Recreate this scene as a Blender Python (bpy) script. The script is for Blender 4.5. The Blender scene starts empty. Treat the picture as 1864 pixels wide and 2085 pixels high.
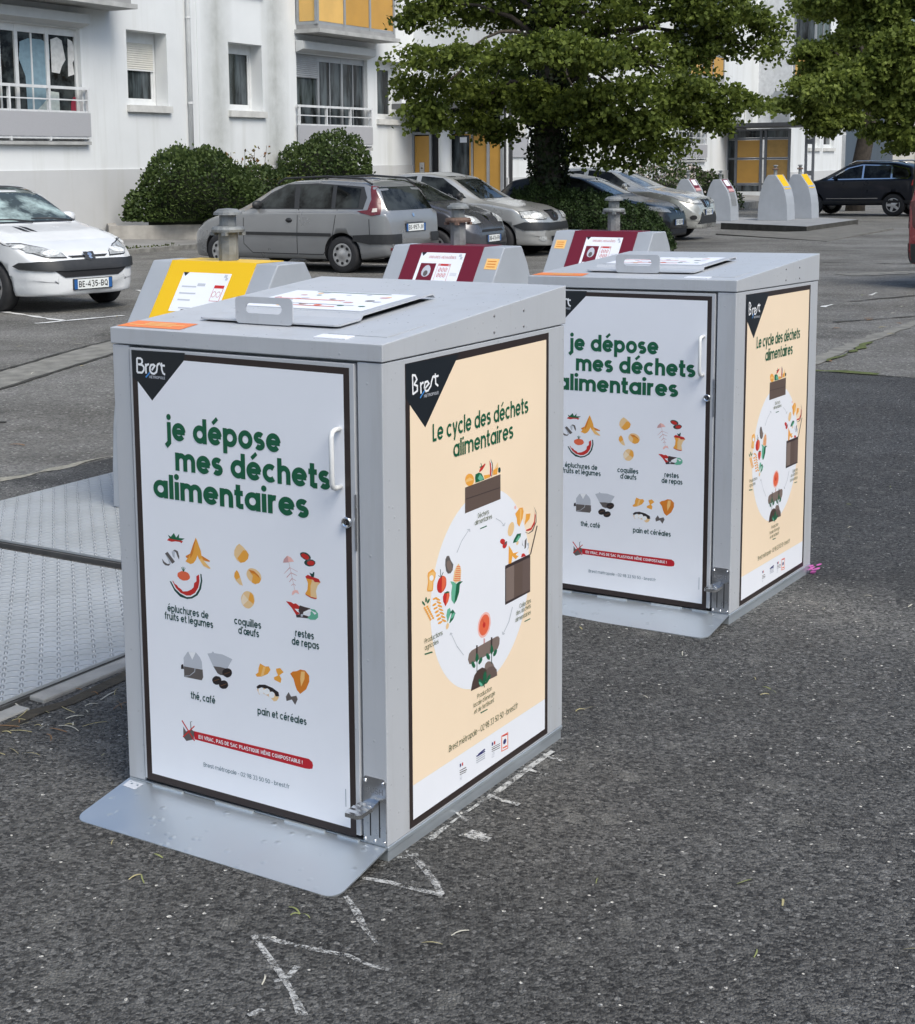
import bpy, bmesh, math, random
import numpy as np
from mathutils import Vector, Matrix, geometry
from mathutils.bvhtree import BVHTree
sc = bpy.context.scene
COL = sc.collection
R = math.radians
# ------------------------------------------------------------------ camera
cam = bpy.data.cameras.new('camera'); co = bpy.data.objects.new('camera', cam); COL.objects.link(co)
cp, sp, cr, sr = math.cos(.1521631), math.sin(.1521631), math.cos(-.010805), math.sin(-.010805)
RX = Matrix(((1, 0, 0), (0, cp, -sp), (0, sp, cp))); RY = Matrix(((cr, 0, sr), (0, 1, 0), (-sr, 0, cr)))
RC = RY @ RX
M = Matrix.Identity(4)
for i in range(3):
    M[i][0], M[i][1], M[i][2] = RC[0][i], RC[2][i], -RC[1][i]
M[0][3], M[1][3], M[2][3] = 0, 0, 1.6526
co.matrix_world = M
cam.sensor_fit = 'HORIZONTAL'; cam.sensor_width = 36; cam.lens = 3099.66 / 1864 * 36
cam.shift_x = (932 - 815.85) / 1864; cam.shift_y = -(1042.5 - 804.28) / 1864
cam.clip_end = 2000; cam.clip_start = .05
sc.camera = co
# ------------------------------------------------------------------ overcast sky and soft sun
SUN_EL, SUN_AZ = 52, 144          # azimuth measured clockwise from +Y
w = bpy.data.worlds.new('World'); sc.world = w; w.use_nodes = True
nt = w.node_tree; bg = nt.nodes['Background']
sky = nt.nodes.new('ShaderNodeTexSky'); sky.sky_type = 'NISHITA'; sky.sun_disc = False
sky.sun_elevation = R(SUN_EL); sky.sun_rotation = R(SUN_AZ); sky.air_density = 1.0; sky.dust_density = 4.0; sky.ozone_density = 1.0
hs = nt.nodes.new('ShaderNodeHueSaturation'); hs.inputs['Saturation'].default_value = 1.12
nt.links.new(sky.outputs[0], hs.inputs['Color']); tn = nt.nodes.new('ShaderNodeMix'); tn.data_type = 'RGBA'; tn.blend_type = 'MULTIPLY'; tn.inputs[0].default_value = 1; tn.inputs[7].default_value = (.90, 1.0, 1.05, 1)
nt.links.new(hs.outputs[0], tn.inputs[6]); nt.links.new(tn.outputs[2], bg.inputs[0]); bg.inputs[1].default_value = .14
sl = bpy.data.lights.new('sun', 'SUN'); sl.energy = 1.75; sl.angle = R(34); sl.color = (1, .955, .88)
so = bpy.data.objects.new('sun', sl); COL.objects.link(so)
sd = Vector((math.sin(R(SUN_AZ)) * math.cos(R(SUN_EL)), math.cos(R(SUN_AZ)) * math.cos(R(SUN_EL)), math.sin(R(SUN_EL))))
so.rotation_euler = sd.to_track_quat('Z', 'Y').to_euler(); so.location = (8, -10, 20)
sc.view_settings.view_transform = 'Standard'; sc.view_settings.look = 'None'; sc.view_settings.exposure = .33; sc.view_settings.gamma = 1
sc.cycles.max_bounces = 8; sc.cycles.use_denoising = True
# ------------------------------------------------------------------ materials
def srgb(r, g, b):
    f = lambda c: c / 12.92 if c <= .04045 else ((c + .055) / 1.055) ** 2.4
    return (f(r / 255), f(g / 255), f(b / 255), 1)
MATS = {}
class NT:
    def __init__(s, name):
        s.m = bpy.data.materials.new(name); s.m.use_nodes = True; s.t = s.m.node_tree; s.b = s.t.nodes['Principled BSDF']
    def n(s, typ, **kw):
        x = s.t.nodes.new('ShaderNode' + typ)
        for k, v in kw.items():
            if k in x.inputs.keys() if isinstance(k, str) else False: x.inputs[k].default_value = v
            else: setattr(x, k, v)
        return x
    def l(s, a, b): s.t.links.new(a, b)
    def math(s, op, a, b=None, c=None):
        x = s.t.nodes.new('ShaderNodeMath'); x.operation = op
        for i, v in enumerate((a, b, c)):
            if v is None: continue
            if isinstance(v, (int, float)): x.inputs[i].default_value = v
            else: s.l(v, x.inputs[i])
        return x.outputs[0]
    def ramp(s, fac, stops):
        x = s.t.nodes.new('ShaderNodeValToRGB'); e = x.color_ramp.elements
        while len(e) < len(stops): e.new(.5)
        for q, (p, c) in zip(e, stops): q.position = p; q.color = c if len(c) == 4 else (*c, 1)
        s.l(fac, x.inputs[0]); return x.outputs[0]
    def mix(s, f, a, b, mode='MIX'):
        x = s.t.nodes.new('ShaderNodeMix'); x.data_type = 'RGBA'; x.blend_type = mode
        for i, v in ((0, f), (6, a), (7, b)):
            if isinstance(v, (int, float)): x.inputs[i].default_value = v
            elif isinstance(v, tuple): x.inputs[i].default_value = v if len(v) == 4 else (*v, 1)
            else: s.l(v, x.inputs[i])
        return x.outputs[2]
    def noise(s, vec, scale, detail=4, rough=.55):
        x = s.t.nodes.new('ShaderNodeTexNoise'); x.inputs['Scale'].default_value = scale; x.inputs['Detail'].default_value = detail; x.inputs['Roughness'].default_value = rough
        if vec is not None: s.l(vec, x.inputs['Vector'])
        return x.outputs[0]
    def vor(s, vec, scale, feature='F1'):
        x = s.t.nodes.new('ShaderNodeTexVoronoi'); x.feature = feature; x.inputs['Scale'].default_value = scale
        if vec is not None: s.l(vec, x.inputs['Vector'])
        return x
    def obj(s): return s.t.nodes.new('ShaderNodeTexCoord').outputs['Object']
    def pos(s): return s.t.nodes.new('ShaderNodeNewGeometry').outputs['Position']
    def bump(s, h, strength=.3, dist=.01):
        x = s.t.nodes.new('ShaderNodeBump'); x.inputs['Strength'].default_value = strength; x.inputs['Distance'].default_value = dist
        s.l(h, x.inputs['Height']); s.l(x.outputs[0], s.b.inputs['Normal'])
def mat(name, col, rough=.5, metal=0, var=.12, vs=6, bump=0, bs=60, spec=.5, coat=0):
    """plain surface with a little unevenness of its own: tone and gloss vary by noise"""
    if name in MATS: return MATS[name]
    k = NT(name); c = col if len(col) == 4 else (*col, 1); v = k.obj()
    n = k.noise(v, vs, 5)
    lo = tuple(x * (1 - var) for x in c[:3]); hi = tuple(min(1, x * (1 + var)) for x in c[:3])
    k.l(k.ramp(n, [(.3, lo), (.7, hi)]), k.b.inputs['Base Color'])
    r = k.math('MULTIPLY_ADD', n, .2, rough - .1); k.l(r, k.b.inputs['Roughness'])
    k.b.inputs['Metallic'].default_value = metal; k.b.inputs['Specular IOR Level'].default_value = spec
    if coat: k.b.inputs['Coat Weight'].default_value = coat; k.b.inputs['Coat Roughness'].default_value = .05
    if bump: k.bump(k.noise(v, bs, 6), bump, .01)
    MATS[name] = k.m; return k.m
def flat(name, c, rough=.45): return mat(name, c, rough, 0, .02, 3)
# printed poster inks
INK = dict(ink=(24, 30, 36), frame=(48, 38, 36), pwhite=(238, 240, 246), white=(242, 243, 245), beige=(250, 227, 197), green=(20, 98, 66), greend=(16, 66, 60), teal=(104, 180, 150),
           red=(198, 44, 40), redo=(232, 106, 70), orange=(240, 168, 66), oranged=(218, 128, 40), orangel=(246, 196, 122), egg=(238, 202, 150), eggl=(244, 224, 196), grey=(98, 92, 90),
           greyl=(190, 194, 202), pink=(244, 190, 180), pinkd=(206, 160, 160), black=(40, 34, 36), dark=(70, 56, 56), brown=(130, 92, 60), banner=(190, 30, 44), blue=(70, 140, 210), navy=(50, 52, 110),
           sbrown=(98, 82, 74), sbrown2=(128, 112, 104), sbrown3=(104, 88, 82), sdark=(58, 46, 46), sdark2=(76, 60, 54), title=(14, 92, 62), small=(24, 70, 66), soft=(110, 130, 140), olive=(110, 116, 84),
           yellow=(236, 190, 20), maroon=(110, 24, 42), platewhite=(225, 228, 226), plateblue=(40, 90, 150), sticker=(240, 130, 60), stick2=(246, 196, 120))
def ink(k): return flat('print_' + k, srgb(*INK[k]), .42)

def grey_paint():
    k = NT('grey_paint'); v = k.obj(); n = k.noise(v, 3, 5)
    k.l(k.ramp(n, [(.3, (.455, .475, .505)), (.7, (.50, .515, .54))]), k.b.inputs['Base Color'])
    mg = k.n('Mapping'); mg.inputs['Scale'].default_value = (9, 9, .7); k.l(v, mg.inputs['Vector']); gr = k.noise(mg.outputs[0], 1.5, 7, .7); gc = k.mix(k.ramp(gr, [(.52, (0, 0, 0)), (.8, (.55, .55, .55))]), k.ramp(n, [(.3, (.455, .475, .505)), (.7, (.50, .515, .54))]), (.36, .36, .35)); k.l(gc, k.b.inputs['Base Color'])
    vo = k.vor(v, 55); wn = k.t.nodes.new('ShaderNodeTexWhiteNoise'); k.l(vo.outputs['Position'], wn.inputs['Vector'])
    pick = k.math('GREATER_THAN', wn.outputs['Value'], .80)
    drop = k.math('MULTIPLY', k.math('SUBTRACT', .22, vo.outputs['Distance']), pick); drop = k.math('MAXIMUM', drop, 0)
    k.l(k.math('MULTIPLY_ADD', drop, -1.2, .36), k.b.inputs['Roughness'])
    fine = k.noise(v, 400, 2)
    k.bump(k.math('ADD', k.math('MULTIPLY', fine, .02), drop), .32, .012); MATS['grey_paint'] = k.m; return k.m
GP = grey_paint()
def galv(name='galvanised', wet=0):
    k = NT(name); v = k.obj(); vo = k.vor(v, 28); n = k.noise(v, 5, 6)
    c = k.mix(k.math('MULTIPLY', n, .6), (.60, .65, .69), (.74, .79, .82)); sv = k.t.nodes.new('ShaderNodeSeparateColor'); k.l(vo.outputs['Color'], sv.inputs[0]); c = k.mix(k.math('MULTIPLY', sv.outputs[0], .22), c, (.66, .69, .71))
    k.l(c, k.b.inputs['Base Color']); k.b.inputs['Metallic'].default_value = .85
    k.l(k.math('MULTIPLY_ADD', n, .3, .24 if wet else .36), k.b.inputs['Roughness'])
    if wet:
        vv = k.vor(v, 34); wn = k.t.nodes.new('ShaderNodeTexWhiteNoise'); k.l(vv.outputs['Position'], wn.inputs['Vector'])
        d = k.math('MULTIPLY', k.math('MAXIMUM', k.math('SUBTRACT', .34, vv.outputs['Distance']), 0), k.math('GREATER_THAN', wn.outputs['Value'], .68))
        k.bump(k.math('ADD', d, k.math('MULTIPLY', n, .04)), .35, .02)
    else: k.bump(k.noise(v, 40, 4), .08, .01)
    MATS[name] = k.m; return k.m
GALV = galv(); GALVW = galv('wet_galvanised', 1)
STEEL = mat('stainless', (.55, .55, .56), .3, 1, .1, 30)
CHROME = mat('chrome', (.75, .76, .78), .12, 1, .05)
DARK = mat('dark_gap', (.012, .012, .014), .7)
RUBBER = mat('tyre_rubber', (.022, .022, .024), .75, 0, .2, 20, .3, 120)
BLACKP = mat('black_plastic', (.025, .026, .028), .5, 0, .15, 20)
CONC = mat('concrete', (.30, .295, .28), .85, 0, .3, 5, .5, 40)
def asphalt(name, c0, c1, speck, blotch, cell, warm=0):
    k = NT(name); p = k.pos()
    big = k.noise(p, .55, 6, .6); mid = k.noise(p, 3.1, 5, .6)
    vo = k.vor(p, cell); vo2 = k.vor(p, cell * 2.1)
    base = k.mix(vo.outputs['Color'], c0, c1)
    sepv = k.t.nodes.new('ShaderNodeSeparateColor'); k.l(vo.outputs['Color'], sepv.inputs[0])
    base = k.mix(sepv.outputs[0], c0, c1)
    base = k.mix(k.ramp(big, [(.35, (0, 0, 0)), (.68, (1, 1, 1))]), base, k.mix(1, base, blotch, 'MULTIPLY'))
    base = k.mix(k.ramp(mid, [(.45, (0, 0, 0)), (.75, (.5, .5, .5))]), base, k.mix(1, base, (.62, .6, .57), 'MULTIPLY'))
    mpp = k.n('Mapping'); mpp.inputs['Scale'].default_value = (.35, 1.1, 1); mpp.inputs['Rotation'].default_value = (0, 0, .5); k.l(p, mpp.inputs['Vector']); band = k.noise(mpp.outputs[0], .8, 6, .65)
    base = k.mix(k.ramp(band, [(.42, (0, 0, 0)), (.7, (.55, .55, .55))]), base, k.mix(1, base, (.55, .54, .52), 'MULTIPLY'))
    # pale chips
    pj = k.t.nodes.new('ShaderNodeVectorMath'); pj.operation = 'MULTIPLY_ADD'; nz = k.t.nodes.new('ShaderNodeTexNoise'); nz.inputs['Scale'].default_value = 70; k.l(p, nz.inputs['Vector']); k.l(nz.outputs['Color'], pj.inputs[0]); pj.inputs[1].default_value = (.012, .012, .012); k.l(p, pj.inputs[2])
    s1 = k.vor(pj.outputs[0], cell * .33); wn = k.t.nodes.new('ShaderNodeTexWhiteNoise'); k.l(s1.outputs['Position'], wn.inputs['Vector'])
    rad = k.math('MULTIPLY_ADD', k.math('FRACT', k.math('MULTIPLY', wn.outputs['Value'], 37.7)), .17, .04)
    chip = k.math('MULTIPLY', k.math('LESS_THAN', s1.outputs['Distance'], rad), k.math('GREATER_THAN', wn.outputs['Value'], speck))
    base = k.mix(chip, base, (.66, .64, .59))
    s3 = k.vor(pj.outputs[0], cell * .42); w3 = k.t.nodes.new('ShaderNodeTexWhiteNoise'); k.l(s3.outputs['Position'], w3.inputs['Vector']); st3 = k.math('MULTIPLY', k.math('LESS_THAN', s3.outputs['Distance'], .34), k.math('GREATER_THAN', w3.outputs['Value'], .80)); base = k.mix(k.math('MULTIPLY', st3, k.math('MULTIPLY', w3.outputs['Value'], .40)), base, tuple(min(1, x * 1.9) for x in c1))
    oil = k.noise(p, 1.3, 3, .5); base = k.mix(k.ramp(oil, [(.60, (0, 0, 0)), (.72, (.5, .5, .5))]), base, k.mix(1, base, (.5, .49, .48), 'MULTIPLY'))
    # worn lichen-like pale patches
    s2 = k.vor(p, 6.5); w2 = k.t.nodes.new('ShaderNodeTexWhiteNoise'); k.l(s2.outputs['Position'], w2.inputs['Vector'])
    pd = k.math('ADD', s2.outputs['Distance'], k.math('MULTIPLY', k.math('SUBTRACT', k.noise(p, 26, 5, .7), .5), .62))
    pt = k.math('MULTIPLY', k.math('LESS_THAN', pd, k.math('MULTIPLY', w2.outputs['Value'], .24)), k.math('GREATER_THAN', w2.outputs['Value'], .5))
    base = k.mix(k.math('MULTIPLY', pt, .26), base, (.26, .255, .235))
    if name == 'dark_asphalt':   # older worn strip, then a damp darker relaid strip beyond it
        dv = k.t.nodes.new('ShaderNodeVectorMath'); dv.operation = 'DOT_PRODUCT'; k.l(p, dv.inputs[0]); dv.inputs[1].default_value = (.5372, .8434, 0)
        bb = k.math('ADD', dv.outputs['Value'], k.math('MULTIPLY', k.math('SUBTRACT', k.noise(p, 1.1, 6, .6), .5), 1.7))
        bb = k.math('DIVIDE', bb, 12); base = k.mix(1, base, k.ramp(bb, [(.33, (.94, .93, .92)), (.425, (1.0, 1.0, 1.0)), (.445, (1.35, 1.34, 1.31)), (.468, (1.3, 1.3, 1.28)), (.50, (.70, .70, .71))]), 'MULTIPLY')
    k.l(base, k.b.inputs['Base Color']); k.b.inputs['Specular IOR Level'].default_value = .35
    k.l(k.math('MULTIPLY_ADD', big, .5, .45), k.b.inputs['Roughness'])
    h = k.math('ADD', k.math('MULTIPLY', vo.outputs['Distance'], -1), k.math('MULTIPLY', vo2.outputs['Distance'], -.5))
    k.bump(h, .9, .010); MATS[name] = k.m; return k.m
ASPH = asphalt('dark_asphalt', (.026, .026, .026), (.215, .213, .205), .74, (.66, .66, .66), 125)
OLDA = asphalt('old_asphalt', (.12, .117, .11), (.32, .312, .29), .93, (.52, .51, .49), 80)
def render_wall(name, c, stain=0):
    k = NT(name); p = k.pos(); n = k.noise(p, .8, 6, .6)
    mp = k.n('Mapping'); mp.inputs['Scale'].default_value = (1.3, 1.3, .09); k.l(p, mp.inputs['Vector'])
    st = k.noise(mp.outputs[0], 1.2, 6, .65)
    a = k.mix(k.ramp(n, [(.35, (0, 0, 0)), (.75, (.55, .55, .55))]), c, tuple(x * .86 for x in c))
    a = k.mix(k.ramp(st, [(.5, (0, 0, 0)), (.78, (.5 + stain,) * 3)]), a, (.42, .42, .37))
    k.l(a, k.b.inputs['Base Color']); k.b.inputs['Roughness'].default_value = .85; k.b.inputs['Specular IOR Level'].default_value = .2
    k.bump(k.noise(p, 35, 5), .15, .01); MATS[name] = k.m; return k.m
WALL = render_wall('white_render', (.74, .755, .76)); PLINTH = render_wall('grey_plinth', (.56, .565, .57)); WALLS = render_wall('stained_render', (.5, .51, .48), .3); BEIGE = render_wall('beige_render', (.60, .575, .52))
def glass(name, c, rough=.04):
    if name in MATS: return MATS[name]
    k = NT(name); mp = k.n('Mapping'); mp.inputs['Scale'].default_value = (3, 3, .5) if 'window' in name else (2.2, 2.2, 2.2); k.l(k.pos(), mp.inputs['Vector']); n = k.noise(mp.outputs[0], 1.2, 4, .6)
    k.l(k.ramp(n, [(.42, tuple(x * .25 for x in c)), (.62, tuple(x * 1.9 for x in c))]), k.b.inputs['Base Color']); k.b.inputs['Roughness'].default_value = rough  # noise painted into the base colour stands in for reflections and curtains
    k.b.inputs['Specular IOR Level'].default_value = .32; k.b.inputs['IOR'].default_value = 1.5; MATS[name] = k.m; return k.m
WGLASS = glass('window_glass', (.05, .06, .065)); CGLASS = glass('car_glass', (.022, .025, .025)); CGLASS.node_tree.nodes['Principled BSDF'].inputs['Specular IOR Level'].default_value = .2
def leafm(name, c0, c1, trans=.45):
    k = NT(name); g = k.t.nodes.new('ShaderNodeNewGeometry'); n = k.noise(g.outputs['Position'], 1.4, 3)
    f = k.math('ADD', k.math('MULTIPLY', g.outputs['Random Per Island'], .65), k.math('MULTIPLY', k.math('SUBTRACT', n, .3), .7))
    c = k.ramp(f, [(.1, c0), (.9, c1)]); k.l(c, k.b.inputs['Base Color']); k.b.inputs['Roughness'].default_value = .6; k.b.inputs['Specular IOR Level'].default_value = .25
    tr = k.t.nodes.new('ShaderNodeBsdfTranslucent'); k.l(c, tr.inputs['Color']); mx = k.t.nodes.new('ShaderNodeMixShader'); mx.inputs[0].default_value = trans
    k.l(k.b.outputs[0], mx.inputs[1]); k.l(tr.outputs[0], mx.inputs[2]); k.l(mx.outputs[0], k.t.nodes['Material Output'].inputs[0])
    MATS[name] = k.m; return k.m
def paint(name, c, metal=.0, rough=.3): return mat(name, c, rough, metal, .05, 2, 0, 60, .5, .7)
# ------------------------------------------------------------------ mesh builder
class MB:
    def __init__(s): s.v = []; s.f = []; s.m = []; s.ml = []; s.sm = []
    def mi(s, m):
        if m not in s.ml: s.ml.append(m)
        return s.ml.index(m)
    def add(s, vs, fs, m, smooth=False):
        o = len(s.v); i = s.mi(m); s.v += [tuple(q) for q in vs]
        for f in fs: s.f.append([a + o for a in f]); s.m.append(i); s.sm.append(smooth)
    def box(s, x0, x1, y0, y1, z0, z1, m):
        s.add([(x0, y0, z0), (x1, y0, z0), (x1, y1, z0), (x0, y1, z0), (x0, y0, z1), (x1, y0, z1), (x1, y1, z1), (x0, y1, z1)],
              [(0, 3, 2, 1), (4, 5, 6, 7), (0, 1, 5, 4), (1, 2, 6, 5), (2, 3, 7, 6), (3, 0, 4, 7)], m)
    def prism(s, pts, a, b, m, ax='x'):
        """polygon pts swept along an axis from a to b"""
        g = {'x': lambda p, t: (t, p[0], p[1]), 'y': lambda p, t: (p[0], t, p[1]), 'z': lambda p, t: (p[0], p[1], t)}[ax]
        n = len(pts); vs = [g(p, a) for p in pts] + [g(p, b) for p in pts]
        s.add(vs, [tuple(range(n))[::-1], tuple(range(n, 2 * n))] + [(i, (i + 1) % n, n + (i + 1) % n, n + i) for i in range(n)], m)
    def lathe(s, prof, c, m, n=20, ax='z', smooth=True):
        vs = []; k = len(prof)
        for i in range(n):
            t = 2 * math.pi * i / n; ca, sa = math.cos(t), math.sin(t)
            for r, h in prof: vs.append({'z': (c[0] + r * ca, c[1] + r * sa, c[2] + h), 'y': (c[0] + r * ca, c[1] + h, c[2] + r * sa), 'x': (c[0] + h, c[1] + r * ca, c[2] + r * sa)}[ax])
        s.add(vs, [(i * k + j, ((i + 1) % n) * k + j, ((i + 1) % n) * k + j + 1, i * k + j + 1) for i in range(n) for j in range(k - 1)], m, smooth)
    def tube(s, pts, r, m, n=8, cap=True):
        pts = [Vector(p) for p in pts]; vs = []; fs = []; rr = r if isinstance(r, (list, tuple)) else [r] * len(pts)
        up = None
        for i, p in enumerate(pts):
            t = (pts[min(i + 1, len(pts) - 1)] - pts[max(i - 1, 0)]).normalized()
            if up is None: up = Vector((0, 0, 1)) if abs(t.z) < .9 else Vector((1, 0, 0))
            a = t.cross(up).normalized(); b = a.cross(t).normalized(); up = b
            for j in range(n): q = 2 * math.pi * j / n; vs.append(p + (a * math.cos(q) + b * math.sin(q)) * rr[i])
        for i in range(len(pts) - 1):
            for j in range(n): fs.append((i * n + j, i * n + (j + 1) % n, (i + 1) * n + (j + 1) % n, (i + 1) * n + j))
        if cap: fs += [tuple(range(n))[::-1], tuple(range((len(pts) - 1) * n, len(pts) * n))]
        s.add(vs, fs, m, True)
    def build(s, name, parent=None, bevel=0, off=None):
        me = bpy.data.meshes.new(name)
        vs = s.v if off is None else [(a + off[0], b + off[1], c + off[2]) for a, b, c in s.v]
        me.from_pydata(vs, [], s.f)
        for m in s.ml: me.materials.append(m)
        me.polygons.foreach_set('material_index', s.m); me.polygons.foreach_set('use_smooth', s.sm); me.update()
        o = bpy.data.objects.new(name, me); COL.objects.link(o)
        if parent is not None: o.parent = parent
        if bevel:
            b = o.modifiers.new('bevel', 'BEVEL'); b.width = bevel; b.segments = 2; b.limit_method = 'ANGLE'; b.angle_limit = R(40)
        return o
def tag(o, label, cat, group=None, kind=None):
    if kind: o['kind'] = kind
    if label: o['label'] = label
    if cat: o['category'] = cat
    if group: o['group'] = group
    return o
def empty(name, m, label=None, cat=None, group=None):
    o = bpy.data.objects.new(name, None); COL.objects.link(o); o.empty_display_size = .2
    o.matrix_world = m; o.matrix_basis = m
    return tag(o, label, cat, group)
def copy_tree(o, parent=None):
    c = o.copy(); COL.objects.link(c); c.parent = parent
    for ch in list(o.children): copy_tree(ch, c)
    return c
def at(x, y, z=0, rz=0): return Matrix.Translation((x, y, z)) @ Matrix.Rotation(rz, 4, 'Z')
def G(y): return -.006 * max(0, y - 20)
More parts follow.
